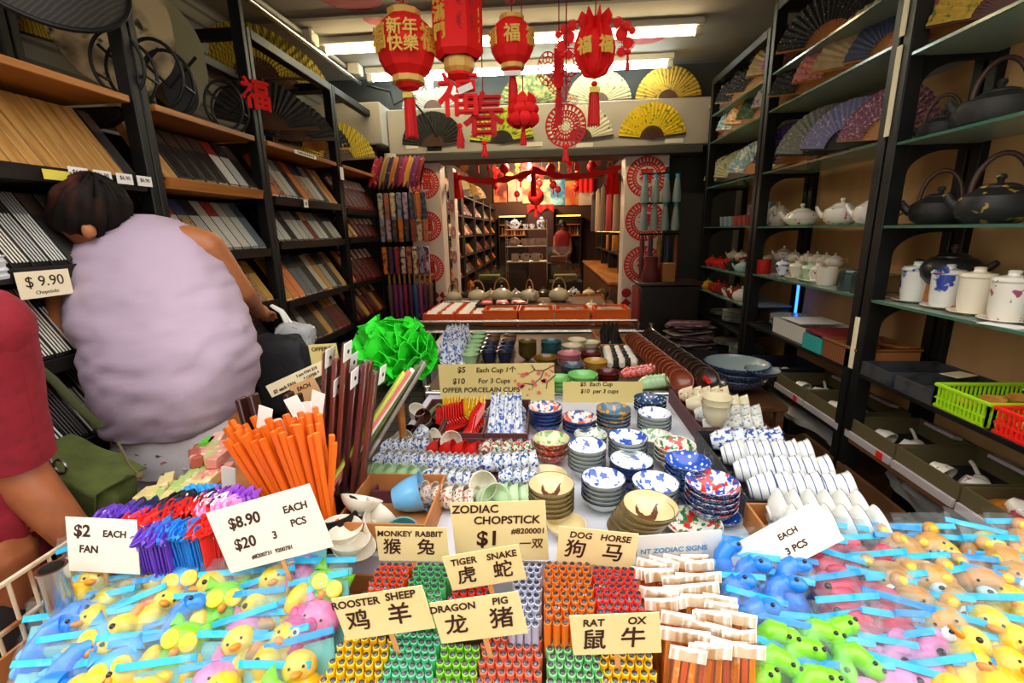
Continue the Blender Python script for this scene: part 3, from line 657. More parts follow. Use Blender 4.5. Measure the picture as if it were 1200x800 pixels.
def pot(name, ms, loc, rz, sc, label, group, cat):
    o = put(name, ms['body'], None, loc, (0, 0, rz), sc, label, cat, group)
    for k, me in ms.items():
        if k not in ('body', 'knob'): p = put(k, me, o)
        if k == 'lid': put('knob', ms['knob'], p)
    return o
def arch(r, z0, hh, n=16, sx=1): return [(r*sx*cos(pi*k/n), 0, z0 + hh*sin(pi*k/n)) for k in range(n + 1)]
def kettle(m, key, fat=1.0):
    return pot_meshes(('kettle', key), [(0, 0), (.055, 0), (.082*fat, .02), (.092*fat, .05), (.084*fat, .08), (.055, .1), (.05, .104), (0, .104)], m, .048, .105, .014, m, ([(.08, 0, .05), (.105, 0, .07), (.118, 0, .095)], [.02, .014, .010]), (arch(.062, .088, .115), .0075), brownk)
kt = kettle(iron, 'plain'); kg = kettle(ironpat, 'gold', 1.05); kr_ = kettle(iron, 'broad', 1.18)
GK = 'iron kettles on the near glass shelves'
for ms, px, py, x, s_, rz, z, lab in ((kt, 1103, 150, 1.47, .80, 2.5, 1.79, 'smaller plain iron kettle on the upper glass shelf'), (kr_, 1166, 140, 1.47, 1.06, 2.7, 1.79, 'broad plain iron kettle on the upper glass shelf'), (kt, 1096, 262, 1.46, .95, 2.4, 1.49, 'plain round iron kettle on the middle glass shelf beside the gold painted one'), (kg, 1163, 259, 1.46, 1.08, 2.6, 1.49, 'iron kettle painted with gold birds on the middle glass shelf')):
    p = onx(px, py, x); pot('iron_kettle', ms, (x, p.y, z), rz, s_, lab, GK, 'kettle')
bx = put('wooden_box', G().box(-.055, .055, -.07, .07, 0, .075, ch=.004).mesh('box', m_wood), None, (1.47, 1.80, 1.20), label='small orange wooden box under the round black teapot', cat='box')
ck = pot_meshes('clay', [(0, 0), (.06, 0), (.088, .03), (.094, .055), (.08, .085), (.06, .1), (0, .1)], gl('black_clay', '#151414', rough=.5), .052, .1, .018, brownk, ([(.085, 0, .06), (.11, 0, .07), (.13, 0, .09)], [.018, .013, .01]), ([(-.085, 0, .08), (-.115, 0, .085), (-.12, 0, .055), (-.09, 0, .035)], .008))
pot('clay_teapot', ck, (1.47, 1.80, 1.2755), -1.2, .98, 'round black clay teapot with brown knob standing on a wooden box', None, 'teapot')
put('price_tag', G().box(-.001, .001, -.022, .022, -.04, .04, ch=.0004).mesh('tag', m_paper), None, (1.335, 1.335, 1.85), (0, .2, .4), label='white paper tag hanging on the broad iron kettle', cat='price tag')
# lidded mugs on saucers
def mug(m, key):
    def make():
        r = {'body': G().lathe([(0, 0), (.032, 0), (.034, .006), (.037, .03), (.039, .095), (.036, .095), (.034, .01), (0, .008)], 26).mesh('body', m)}
        r['lid'] = G().lathe([(0, .096), (.0405, .096), (.042, .1), (.036, .108), (.014, .112), (.012, .118), (.014, .122), (.010, .125), (0, .125)], 26).mesh('lid', m)
        r['handle'] = G().tube([(.037, 0, .075), (.052, 0, .08), (.062, 0, .065), (.06, 0, .045), (.05, 0, .03), (.036, 0, .03)], .0055, 8).mesh('handle', m)
        r['saucer'] = G().lathe([(0, -.006), (.025, -.008), (.028, -.006), (.055, .002), (.055, .004), (.03, -.001), (0, -.002)], 26).mesh('saucer', m)
        return r
    return once(('mug', key), make)
for m, px, py, x, rz, lab in ((coralw, 1069, 352, 1.41, -.3, 'lidded mug with coral and blue flowers, nearest the black post'), (coralw, 1105, 358, 1.405, .5, 'lidded mug with a large coral bloom under a blue rim'), (insect, 1139, 364, 1.40, -.9, 'cream lidded mug painted with a black insect'), (whp, 1178, 372, 1.385, -.9, 'cream lidded mug with purple plum sprigs at the shelf end')):
    p = onx(px, py, x); ms = mug(m, lab); ms = {k: ms[k] for k in ('body', 'lid', 'handle', 'saucer')}
    o = put('tea_mug', ms['body'], None, (x, p.y, 1.2085), (0, 0, rz), 1.18, lab, 'mug', 'lidded tea mugs')
    for k in ('lid', 'handle', 'saucer'): put(k, ms[k], o)
tag = put('price_card', G().box(-.03, .03, -.05, .05, 0, .002, ch=.0005).mesh('card', m_paper), None, (1.335, 1.42, 1.2005), (0, 0, .3), label='small printed card lying in front of the cream mugs', cat='price card')
# teapots of the middle and far bays
def teapot(m, key, hm=None, tall=1.0, top=False):
    hd = (arch(.05, .075*tall, .06), .005) if top else ([(-.07, 0, .075*tall), (-.1, 0, .078*tall), (-.105, 0, .05*tall), (-.075, 0, .03*tall)], .006)
    return pot_meshes(('tp', key), [(0, 0), (.045, 0), (.07, .02*tall), (.078, .045*tall), (.068, .075*tall), (.04, .092*tall), (0, .093*tall)], m, .04, .091*tall, .014, m, ([(.068, 0, .04*tall), (.09, 0, .06*tall), (.105, 0, .09*tall)], [.015, .01, .007]), hd, hm, 22)
GT = 'teapots on the middle and far glass shelves'
for ms, px, py, x, s_, rz, z, lab in (
  (teapot(blw, 'bw', None, 1.3), 893, 265, 1.43, .95, -2.0, 1.495, 'tall blue patterned teapot half hidden behind the far post of the middle bay'),
  (teapot(whf, 'tallwf', canecol, 1.5, True), 910, 263, 1.45, .86, -2.2, 1.495, 'tall white jug teapot with green leaf and thin hoop handle'),
  (teapot(whp, 'lowp', canecol, .85), 938, 265, 1.41, 1.05, 2.4, 1.495, 'low white teapot with pink sprigs and gold spout trim'),
  (teapot(whf, 'wf', canecol), 984, 264, 1.41, 1.0, 2.6, 1.495, 'white teapot with a red and blue rose in the middle bay'),
  (teapot(whp, 'wp', canecol), 1022, 264, 1.40, 1.0, 2.5, 1.495, 'white plum painted teapot behind the near post')):
    p = onx(px, py, x); pot('teapot', ms, (x, p.y, z), rz, s_, lab, GT, 'teapot')
# riser plank with little pots on it, cups in front
put('riser_plank', G().box(-.05, .05, -.42, .42, 0, .075, ch=.003).mesh('plank', mat('riser_wood', '#b99866', .6)), None, (1.50, 2.52, 1.205), label='pale plank riser under the small round teapots of the middle bay', cat='riser')
sp = teapot(whp, 'wp', canecol)
for k, px in enumerate((918, 931, 946, 957, 968, 979)):
    p = onx(px, 302, 1.50); pot('small_teapot', sp if k % 2 else teapot(whf, 'wf', canecol), (1.50, p.y, 1.2805), 2.2, .58 if k else .75, 'small round white teapot, %s from the doorway end on the plank riser' % ORD[k], 'little teapots on the plank riser', 'teapot')
def gaiwan(m):
    return once(('gaiwan', m.name), lambda: (G().lathe([(0, .0), (.018, 0), (.02, .008), (.032, .03), (.04, .055), (.037, .055), (.028, .03), (0, .012)], 22).mesh('bowl', m), G().lathe([(0, .053), (.036, .054), (.03, .066), (.012, .072), (.012, .08), (.015, .082), (0, .083)], 22).mesh('lid', m), G().lathe([(0, -.012), (.025, -.012), (.03, -.006), (.052, .004), (.052, .006), (.02, 0), (0, 0)], 22).mesh('saucer', m)))
for k, (px, py, m, lab) in enumerate(((916, 330, blw, 'blue and white lidded tea bowl on its saucer beside the red cup'), (932, 333, wh, 'plain white lidded tea bowl beside the blue one'), (947, 337, celad, 'pale green lidded tea bowl on the middle bay shelf'), (956, 339, whp, 'plum painted lidded tea bowl beside the dark green box'))):
    p = onx(px, py, 1.375); a, b, c = gaiwan(m); o = put('lidded_tea_bowl', a, None, (1.375, p.y, 1.2185), (0, 0, 0), 1.12, lab, 'tea bowl', 'lidded tea bowls'); put('lid', b, o); put('saucer', c, o)
def mugplain(m): return once(('mp', m.name), lambda: (G().lathe([(0, 0), (.036, 0), (.04, .005), (.043, .08), (.039, .08), (.036, .008), (0, .006)], 22).mesh('mug', m), G().tube([(.04, 0, .065), (.06, 0, .068), (.068, 0, .045), (.058, 0, .02), (.039, 0, .02)], .006, 8).mesh('handle', m)))
for px, py, m, x, z, lab, sc in ((893, 322, redg, 1.37, 1.2055, 'bright red mug at the far end of the middle bay', 1.1), (966, 344, wh, 1.39, 1.2055, 'plain white mug beside the dark green boxes', 1.1), (878, 298, brng, 1.45, 1.2055, 'maroon mug behind the bright red one', 1.0)):
    p = onx(px, py, x); a, b = mugplain(m); o = put('mug', a, None, (x, p.y, z), (0, 0, 2.5), sc, lab, 'mug'); put('handle', b, o)
p = onx(988, 350, 1.39)
for k, yy in enumerate((2.16, 2.07)):
    o = put('tea_canister', G().prism([(.055*cos(2*pi*j/8 + pi/8), .055*sin(2*pi*j/8 + pi/8)) for j in range(8)], -.075, .0, 0, TR((0, 0, 0), (-pi/2, 0, 0))).mesh('canister', greeng), None, (1.375, yy + .02, 1.2055), label='dark green octagonal tea canister ' + ('farther from' if k == 0 else 'against') + ' the near post', cat='canister', group='dark green canisters')
    o.location.z = 1.2055; put('lid', G().lathe([(0, .0755), (.052, .0755), (.054, .08), (.05, .094), (0, .096)], 8, 0, TR((0, 0, 0), (0, 0, pi/8))).mesh('lid', greeng), o)
# far bay: glassware box, red pots, yellow and maroon pots
o = put('gift_box', G().box(-.02, .02, -.16, .16, 0, .14, ch=.003).mesh('box', mat('boxcard', '#6d8797', .5)), None, (1.45, 3.35, 1.505), label='boxed set with a dark red arrow striped panel in the far bay', cat='box')
put('printed_panel', G().box(-.024, -.0205, -.14, .14, .06, .125).mesh('panel', mat('boxprint', '#5e1f28', .5, pat=[('wavey', '#b59a9a', 9, .7, .9)])), o)
for k in range(6):
    gm = film('tumbler', '#bcd4df', .6, .05) if k < 3 else film('tumbler_red', '#d8695e', .5, .05)
    put('glass_tumbler', once(('tumbler', k // 3), lambda: G().lathe([(0, 0), (.026, 0), (.032, .07), (.03, .07), (.025, .004), (0, .004)], 16).mesh('tumbler', gm)), None, (1.36, 3.75 - k*.085, 1.5015), label=('clear' if k < 3 else 'red tinted') + ' glass tumbler, %s from the doorway in the far bay' % ORD[k], cat='glass', group='tumblers in the far bay')
rp = teapot(redg, 'red'); 
put('riser_plank', G().box(-.05, .05, -.40, .40, 0, .06, ch=.003).mesh('plank2', mat('riser_wood', '#b99866', .6)), None, (1.52, 3.58, 1.18), label='plank riser under the white pots of the far bay', cat='riser')
for k, px in enumerate((842, 850, 858, 869, 876)): pot('small_teapot', teapot(wh, 'plainwhite'), (1.52, 3.93 - .155*k, 1.2405), 2.3, .62, 'small plain white teapot, %s from the doorway on the far bay riser' % ORD[k], 'white pots on the far bay riser', 'teapot')
for k, (px, m, lab) in enumerate(((834, redg, 'red teapot nearest the doorway in the far bay'), (843, redg, 'second red teapot from the doorway in the far bay'), (851, redg, 'third red teapot from the doorway in the far bay'), (859, gl('black', '#181818'), 'black teapot between red and pale blue ones'), (870, tealg, 'pale blue teapot beside the middle post'))):
    p = onx(px, 315, 1.38); pot('teapot', teapot(m, 'fb' + m.name), (1.38, p.y, 1.1805), 2.3, .72, lab, 'coloured teapots in the far bay', 'teapot')
for k, (px, m, lab, s_) in enumerate(((829, yelg, 'yellow lidded pot on the low far bay shelf', .8), (841, redg, 'red pot beside the yellow one on the low shelf', .9), (848, brng, 'maroon pot on the low far bay shelf', .95), (856, wh, 'white sugar pot on the low far bay shelf', .75), (864, brng, 'maroon tall pot near the middle post', 1.0), (870, wh, 'white round pot with handle against the middle post', .95))):
    p = onx(px, 345, 1.37); pot('lidded_pot', teapot(m, 'lb' + m.name), (1.37, p.y, .9855), 2.3, s_*.9, lab, 'lidded pots on the low far shelf', 'pot')
# plates in the far bay and on the middle board
plate = once('plate', lambda: G().lathe([(0, 0), (.06, 0), (.065, .004), (.115, .016), (.118, .02), (.11, .019), (.06, .008), (0, .006)], 30).mesh('plate', gl('plate', '#cfd3c4', ('ring', '#8d9a86', 1.5, .93, .97))))
def plates(name, n, x, y, z, sc, where, step=.0062, grp=None):
    for k in range(n): put('plate', plate, None, (x, y, z + k*step*sc), (0, 0, k), sc, 'pale grey plate, %s from the top of the %s' % (ORD[n - 1 - k], where), 'plate', grp or 'plates stacked in the ' + where)
plates('p', 5, 1.46, 3.86, .7905, .9, 'far stack on the plate board'); plates('p', 8, 1.45, 3.55, .7905, .95, 'middle stack on the plate board', .011); plates('p', 6, 1.47, 3.27, .7905, .9, 'near stack on the plate board')
plates('p', 4, 1.46, 3.70, .5805, 1.0, 'back stack on the lowest board'); plates('p', 6, 1.45, 3.35, .5805, 1.0, 'front stack on the lowest board', .011)
plates('p', 6, 1.49, 2.90, .8955, .9, 'stack behind the white carton', .011)
put('blue_strip_light', G().tube([(0, 0, 0), (0, 0, .24)], .008, 10).mesh('strip', mat('blue_glow', '#2c6cff', .4, emit=3)), None, (1.60, 3.05, .93), label='thin glowing blue light strip behind the middle post', cat='light')
# white carton, teal tray, wicker basket, books on the board of the middle bay
def openbox(g, x0, x1, y0, y1, z0, z1, t=.006, m=0, T=None):
    g.box(x0, x1, y0, y1, z0, z0 + t, m, T); g.box(x0, x1, y0, y0 + t, z0 + t, z1, m, T); g.box(x0, x1, y1 - t, y1, z0 + t, z1, m, T)
    g.box(x0, x0 + t, y0 + t, y1 - t, z0 + t, z1, m, T); g.box(x1 - t, x1, y0 + t, y1 - t, z0 + t, z1, m, T); return g
o = put('white_carton', openbox(G(), -.13, .13, -.17, .17, 0, .085).mesh('carton', mat('carton_white', '#cfccc4', .6, pat=[('brick', '#8f9094', 14, .6, .9)])), None, (1.455, 2.58, .8955), label='white printed carton open on the board behind the teal tray', cat='carton')
put('flap', G().box(-.10, .12, -.06, .14, .086, .09).mesh('flap', m_paper), o)
put('red_booklet', G().box(-.11, .11, -.1, .1, 0, .016, ch=.002).mesh('book', mat('book_red', '#7e1520', .5)), None, (1.43, 2.30, .972), label='dark red flat booklet lying over the teal tray', cat='book')
put('teal_tray', openbox(G(), -.13, .13, -.08, .08, 0, .075, .005).mesh('tray', mat('teal_plastic', '#35a9a2', .35)), None, (1.43, 2.30, .8955), label='teal plastic tray on the black board under the red booklet', cat='tray')
wick = mat('wicker', '#7d4520', .6, pat=[('wavez', '#4d2810', 30, .4, .7), ('wavey', '#a86a35', 26, .75, .9)])
o = put('wicker_basket', openbox(G(), -.13, .13, -.115, .115, 0, .08, .012).mesh('basket', wick), None, (1.43, 2.09 , .8955), label='brown wicker basket full of wooden scoops beside the near post', cat='basket')
put('rim', G().tube([(-.13, -.115, .085), (.13, -.115, .085), (.13, .115, .085), (-.13, .115, .085)], .008, 8, closed=True).mesh('rim', wick), o)
for k in range(3): put('wooden_scoop', once('scoop', lambda: G().ell((0, .06, 0), (.03, .045, .016)).tube([(0, .03, .004), (0, -.09, .014)], .008, 8).mesh('scoop', m_wood)), None, (1.37 + .06*k, 2.08, .945 + .012*k), (.1, 0, .5*k - .4), 1, 'wooden scoop in the wicker basket, %s of three from the aisle' % ORD[k], 'scoop', 'scoops in the wicker basket')
# navy display boxes and the olive display trays
olive = mat('olive_card', '#5b5030', .75); stripw = mat('strip_white', '#b9aeb0', .5, pat=None); navyb = mat('navy_box', '#16182c', .5)
def disp(name, x, y, z, m, w, d, h, label, grp, lip=True, inner=None):
    o = put(name, openbox(G(), 0, d, -w/2, w/2, 0, h, .008).mesh('tray', m), None, (x, y, z), (0, 0, 0), 1, label, 'display tray', grp)
    put('lining', G().box(.009, d - .009, -w/2 + .009, w/2 - .009, .0085, .014).mesh('lining', inner or mat('lining_black', '#131212', .8)), o)
    if lip: put('white_edge_strip', G().box(-.012, -.001, -w/2 + .001, w/2 - .001, .0, .03, ch=.001).mesh('lip', stripw), o)
    return o
disp('navy_tray', 1.30, 2.78, .615, navyb, .30, .28, .085, 'navy display box with coloured beads beyond the olive trays', None, False)
for k in range(9): put('bead', once(('bead', k % 3), lambda: G().ell((0, 0, 0), (.018, .024, .012)).mesh('bead', [redg, yelg, whf][k % 3])), None, (1.36 + .05*(k // 3), 2.68 + .07*(k % 3), .642), (0, 0, k), 1, '%s glazed bead, %s in the %s row of the navy box' % (['red', 'amber', 'flowered'][k % 3], ORD[k % 3], ORD[k // 3]), 'bead', 'beads in the navy box')
cup_lying = once('cuplying', lambda: G().lathe([(0, 0), (.018, 0), (.02, .006), (.034, .03), (.04, .055), (.036, .055), (.03, .03), (0, .01)], 22).mesh('bowl', whp))
spoon_w = once('spoonw', lambda: G().ell((0, 0, .012), (.03, .018, .012)).tube([(.02, 0, .016), (.06, 0, .03), (.085, 0, .032)], .006, 8).mesh('spoon', wh))
ot = [(2.46, .29), (2.16, .29)] + [(1.83, .27), (1.55, .27), (1.27, .27)]
for k, (y, w) in enumerate(ot):
    o = disp('olive_tray', 1.31, y, .6005, olive, w, .29, .085, 'olive card display tray with white porcelain, %s from the doorway' % ORD[k], 'olive display trays')
    if k in (0, 2, 4): put('red_sticker', G().box(-.0135, -.0121, -.1, -.065, .0, .03).mesh('sticker', m_red), o)
    if k == 4:
        put('orange_cloth', G().sheet(lambda u, v: (.02 + .25*u, -.12 + .24*v, .05 + .012*sin(9*u + 5*v) + .01*sin(17*v)), 14, 14, .002).mesh('cloth', mat('satin_orange', '#c8791f', .4)), None, (1.31, y, .6005), label='crumpled orange satin lining in the last olive tray', cat='cloth')
    for j, (dx, dy, rot) in enumerate(((.07, .06, (1.9, 0, .3)), (.10, -.03, (2.1, .2, .9)))):
        put('porcelain_cup', cup_lying, None, (1.31 + dx, y + dy, .65 if k < 4 else .682), rot, 1.0, 'white porcelain cup lying on its side, %s in the olive tray %s from the doorway' % (ORD[j], ORD[k]), 'cup', 'cups in the olive trays')
    put('porcelain_spoon', spoon_w, None, (1.31 + .19, y + .0, .616 if k < 4 else .672), (0, 0, 1.2), 1.1, 'white porcelain spoon in the olive tray %s from the doorway' % ORD[k], 'spoon', 'spoons in the olive trays')
    put('boxed_label', once('boxlab', lambda: G().box(-.02, .02, -.07, .07, 0, .014, ch=.002).mesh('lab', stripw)), None, (1.31 + .255, y - .02, .686), (0, .25, 0), 1, 'long pale label card at the back of olive tray %s from the doorway' % ORD[k], 'label', 'label cards in the olive trays')
# black slate trays and plastic baskets on the near board
slate = mat('slate', '#26272a', .55, pat=[('voro', '#3a3c40', 22, .2, .5)])
for k, y in enumerate((1.85, 1.66)): disp('slate_tray', 1.305, y, .8955, slate, .17, .29, .05, 'dark slate patterned tray, ' + ('against the near post' if k == 0 else 'beside the lime green basket'), 'slate trays', False, slate)
put('price_card', G().box(-.05, .05, -.03, .03, 0, .002, ch=.0005).mesh('card', m_cream), None, (1.52, 1.74, .9475), (0, 0, .3), label='small cream card lying on the dark slate trays', cat='price card')
def basket(m, y, label, w=.19):
    g = G(); d = .28; h = .075
    g.box(0, d, -w/2, w/2, 0, .005)
    for x0, y0, x1, y1, n in ((0, -w/2, d, -w/2, 20), (0, w/2, d, w/2, 20), (0, -w/2, 0, w/2, 13), (d, -w/2, d, w/2, 13)):
        for j in range(n + 1):
            t = j/n; xx, yy = x0 + (x1-x0)*t, y0 + (y1-y0)*t; g.box(xx - .0025, xx + .0025, yy - .0025, yy + .0025, .005, h)
        for zz in (.005, .03): g.box(min(x0, x1) - .002, max(x0, x1) + .002, min(y0, y1) - .002, max(y0, y1) + .002, zz, zz + .006)
    o = put('plastic_basket', g.mesh('basket', m), None, (1.305, y, .8955), label=label, cat='basket', group='bright plastic baskets')
    put('rim', G().tube([(0, -w/2, h), (d, -w/2, h), (d, w/2, h), (0, w/2, h)], .007, 8, closed=True).mesh('rim', m), o); return o
lime = mat('lime_plastic', '#a6dc1f', .35); redp = mat('red_plastic', '#ec2a1d', .35)
basket(lime, 1.47, 'lime green plastic basket of wooden ladles'); basket(redp, 1.26, 'red plastic basket beside the lime green one'); basket(redp, 1.055, 'red plastic basket nearest the street')
ladle = once('ladle', lambda: G().lathe([(0, -.012), (.02, -.008), (.028, .006), (.025, .006), (.016, -.004), (0, -.007)], 16, 0, None, 1.3, 1).tube([(.03, 0, .004), (.10, 0, .008), (.17, 0, .004)], [.008, .006, .009], 8, 0, None, False, 1.6).mesh('ladle', mat('pale_wood', '#d29545', .5, pat=[('noise', '#b9772c', 30, .4, .7)])))
for k in range(9): b_ = k // 3; put('wooden_ladle', ladle, None, (1.37 + .05*(k % 3), [1.52, 1.31, 1.10][b_] - .03*(k % 3), .925 + .017*(k % 3)), (.15, -.08, -.25 + .2*(k % 3)), 1, 'wooden ladle, %s from the aisle in the %s' % (ORD[k % 3], ['lime green basket', 'red basket beside the lime one', 'red basket nearest the street'][b_]), 'ladle', 'ladles in the plastic baskets')
put('price_card', G().box(-.05, .05, -.035, .035, 0, .002, ch=.0005).mesh('card', m_paper), None, (1.54, 1.46, .985), (.2, -.15, .4), label='white price card lying over the lime green basket', cat='price card')
o = put('red_box', openbox(G(), -.14, .14, -.12, .12, 0, .11, .006).mesh('box', mat('box_red', '#b5141a', .45)), None, (1.435, 1.12 , .6005), label='open red box with a white inside at the street end', cat='box')
put('white_lining', openbox(G(), -.133, .133, -.113, .113, .007, .118, .004).mesh('lining', m_paper), o); put('sticker', G().box(-.142, -.1405, -.02, .03, .03, .07).mesh('st', m_paper), o)
# plastic-wrapped goods in the open drawers
wrapm = film('cloudy_wrap', '#c8c4bf', .45, .2)
for k, (y, w) in enumerate(((2.5, .9), (1.45, .85))):
    def bagf(u, v): a = 2*pi*u; q = .10 + .02*sin(5*a + 9*v) + .014*sin(23*v + 3*a); e = sin(pi*min(max(v, .02), .98))**.4; return (q*e*cos(a), -w/2 + w*v, .12 + q*e*.75*sin(a))
    o = put('wrapped_bundle', G().sheet(bagf, 20, 26, .002).mesh('wrap', wrapm), None, (1.47, y, .36), label='long crumpled plastic wrapped bundle in the open drawer ' + ('under the middle bay' if k == 0 else 'nearest the street'), cat='bundle', group='wrapped bundles in the drawers')
    put('stock_inside', G().ell((0, 0, .11), (.07, w*.42, .05)).mesh('stock', mat('stock_dark', '#33323a', .6, pat=[('noise', '#6d3f66', 9, .5, .6)])), o)
# ================================================================ hanging New Year lanterns
m_goldk = mat('gold_band', '#e8b95a', .45, pat=[('voro', '#5a3512', 18, .06, .03)])
m_goldc = mat('gold_letter', '#eac04f', .5)
m_string = mat('string', '#8a1414', .8)
m_thread = mat('tassel_thread', '#e3120f', .7, pat=[('wavex', '#b80d0c', 40, .4, .8)])
def string(o, z0, m=m_string): put('hanging_string', G().tube([(0, 0, z0), (0, 0, 2.849 - o.location.z)], .0022, 6).mesh('string', m), o)
def tassel(o, z, l=.12, r=.018, x=0, tag=True):
    p = put('tassel', G().lathe([(0, z), (r*.7, z - .004), (r*.8, z - .02), (r, z - .03), (r*1.1, z - l), (0, z - l)], 14).mesh('tassel', m_thread), o, (x, 0, 0))
    g = G()
    for k in range(14): a = 2*pi*k/14; g.tube([(r*.9*cos(a), r*.9*sin(a), z - .03), (r*1.15*cos(a), r*1.15*sin(a), z - l - .006)], .0022, 5)
    put('threads', g.mesh('threads', m_thread), p)
    put('bead', G().ell((0, 0, z + .008), (.012, .012, .01)).mesh('bead', m_redfelt), p)
    if tag: put('price_tag', G().box(-.02, .02, -r - .004, -r - .002, z - .028, z - .008, ch=.0005).mesh('tag', mat('yellow_tag', '#e3d34e', .6)), p)
    return p
def ball_lantern(x, y, z, r, label, chars, rz=0, sides=10):
    o = put('paper_lantern', None, None, (x, y, z), (0, 0, rz), 1, label, 'lantern')
    n = sides; prof = [(r*.52, -r*.88), (r*.78, -r*.66), (r*.95, -r*.32), (r*1.0, 0), (r*.96, r*.32), (r*.8, r*.66), (r*.5, r*.9)]
    put('body', G().lathe(prof, n, 0, TR((0, 0, 0), (0, 0, pi/n - pi/2))).mesh('body', m_redfelt, 10), o)
    for zz, nm in ((r*.98, 'top_band'), (-r*.98, 'bottom_band')):
        put(nm, G().lathe([(0, zz - r*.1), (r*.52, zz - r*.1), (r*.56, zz - r*.09), (r*.56, zz + r*.09), (r*.52, zz + r*.1), (0, zz + r*.1)], n, 0, TR((0, 0, 0), (0, 0, pi/n - pi/2))).mesh('band', m_goldk, 10), o)
        put('cap', G().lathe([(0, zz + (r*.10 if zz > 0 else -r*.3)), (r*(.2 if zz > 0 else .34), zz + (r*.22 if zz > 0 else -r*.24)), (r*.42, zz + (r*.1 if zz > 0 else -r*.1)), (0, zz + (r*.1 if zz > 0 else -r*.1))][::-1], n).mesh('cap', m_redfelt, 10), o)
    for a, body, size in chars:
        t = radians(a)
        for j, line in enumerate(body.split('\n')):
            words_on('gold_character', line, size, m_goldc, o, (r*.955*sin(t)*1.02, -r*.955*cos(t)*1.02, r*.03 + (-j + (len(body.split('\n')) - 1)/2)*size*.95), (pi/2, 0, t), .003, 'CENTER', bold=size*.02)
    string(o, r*1.15); return o
b = ball_lantern(-.548, 2.0, 2.21, .118, 'large round red paper lantern with four gold New Year characters', [(10, '新年\n快樂', .058), (-44, '福', .095), (64, '福', .095)], rz=0)
tassel(b, -.155, .17, .022)
b2 = ball_lantern(-.13, 2.02, 2.215, .086, 'smaller round red paper lantern beside the tall one', [(4, '福', .064), (62, '福', .064), (-58, '福', .064)])
tassel(b2, -.115, .15, .018, tag=False)
put('price_tag', G().box(-.035, .035, -.03, -.028, -.122, -.104, ch=.001).mesh('tag', m_paper), b2)
# tall hexagonal lantern
o = put('hexagonal_lantern', None, None, (-.34, 2.0, 2.16), (0, 0, radians(0)), 1, 'tall hexagonal red lantern with gold calligraphy and a papercut panel', 'lantern')
R6 = .098
put('body', G().lathe([(R6*.8, 0), (R6, .02), (R6, .36), (R6*.8, .38)], 6).mesh('body', m_redfelt, 10), o)
put('bottom_band', G().lathe([(0, -.055), (R6*.45, -.055), (R6*.62, -.035), (R6*.62, .0), (0, .0)], 12).mesh('band', m_goldk, 20), o)
put('bottom_cap', G().lathe([(0, -.085), (R6*.5, -.06), (R6*.5, -.05), (0, -.05)], 12).mesh('cap', m_redfelt, 20), o)
ra = R6*cos(pi/6)
for ch, zz in (('福', .25), ('順', .19), ('滿', .13), ('門', .07)): words_on('gold_character', ch, .058, m_goldc, o, ((ra + .001)*sin(radians(-30)) - .012, -(ra + .001)*cos(radians(-30)) - .004, zz), (pi/2, 0, radians(-30)), .002, 'CENTER', bold=.002)
for ch, zz in (('吉', .3), ('祥', .22), ('如', .14), ('意', .07)): words_on('gold_character', ch, .06, m_goldc, o, ((ra + .001)*sin(radians(90)), 0, zz), (pi/2, 0, radians(90)), .002, 'CENTER', bold=.002)
pa = put('papercut_panel', papercut_disc(G(), .036, 12, TR((0, 0, .27))).mesh('pc', m_deepred), o, ((ra + .004)*sin(radians(30)), -(ra + .004)*cos(radians(30)), 0), (0, 0, radians(30)))
put('papercut_lattice', papercut_disc(papercut_disc(G(), .036, 10, TR((0, 0, .185))), .034, 9, TR((0, 0, .105))).mesh('pc', m_deepred), pa)
string(o, .38)
def hung(name, x, y, z, label, cat='ornament'): return put(name, None, None, (x, y, z), (0, 0, 0), 1, label, cat)
o = hung('felt_character', -.345, 1.985, 2.02, 'red felt good luck character hanging under the tall lantern')
words_on('character', '福', .17, m_redfelt, o, (0, 0, 0), (pi/2, 0, 0), .005, 'CENTER', bold=.003); tassel(o, -.11, .07, .012, .0, False)
put('price_tag', G().box(-.03, .03, -.002, 0, -.012, .012).mesh('tag', m_paper), o, (.03, -.012, .03), (0, -.35, 0)); put('hanging_string', G().tube([(0, 0, .06), (0, 0, .075)], .002, 6).mesh('string', m_string), o)
o = hung('felt_character', -.249, 2.0, 1.945, 'red felt spring character hanging between the lanterns')
words_on('character', '春', .175, mat('felt_crimson', '#c9141a', .8), o, (0, 0, 0), (pi/2, 0, 0), .005, 'CENTER', bold=.004); tassel(o, -.1, .04, .012, 0, False); string(o, .085)
# winged lantern
o = hung('winged_lantern', .19, 2.0, 2.16, 'red egg shaped felt lantern with cut wings and gold characters', 'lantern')
g = G()
for k in range(8):
    a = 2*pi*k/8
    pr = [(.0, -.09), (.045, -.075), (.075, -.03), (.082, .02), (.066, .07), (.05, .09), (.07, .11), (.055, .14), (.02, .12), (0, .13)]
    g.prism(pr, -.0025, .0025, 0, TR((0, 0, 0), (0, 0, a + .2)))
put('fins', g.mesh('fins', m_redfelt, 20), o)
put('body', G().ell((0, 0, 0), (.066, .066, .082), nu=10).mesh('body', m_redfelt), o)
for sx in (-1, 1):
    g = G()
    for (px_, pz, rr) in ((.10, .06, .03), (.125, .03, .026), (.115, .085, .022), (.10, .0, .02), (.14, .07, .016), (.085, .1, .02)):
        papercut_disc(g, rr, 8, TR((sx*px_, 0, pz))); g.lathe([(0, -.002), (rr*.8, -.002), (rr*.8, .002), (0, .002)], 12, 0, TR((sx*px_, .003, pz), (pi/2, 0, 0)))
    w = put('wing', g.mesh('wing', m_redfelt), o); tassel(o, -.01, .05, .006, sx*.125, False)
for a in (-32, 24): t = radians(a); words_on('gold_character', '福', .06, m_goldc, o, (.084*sin(t), -.084*cos(t), 0), (pi/2, 0, t), .002, 'CENTER', bold=.002)
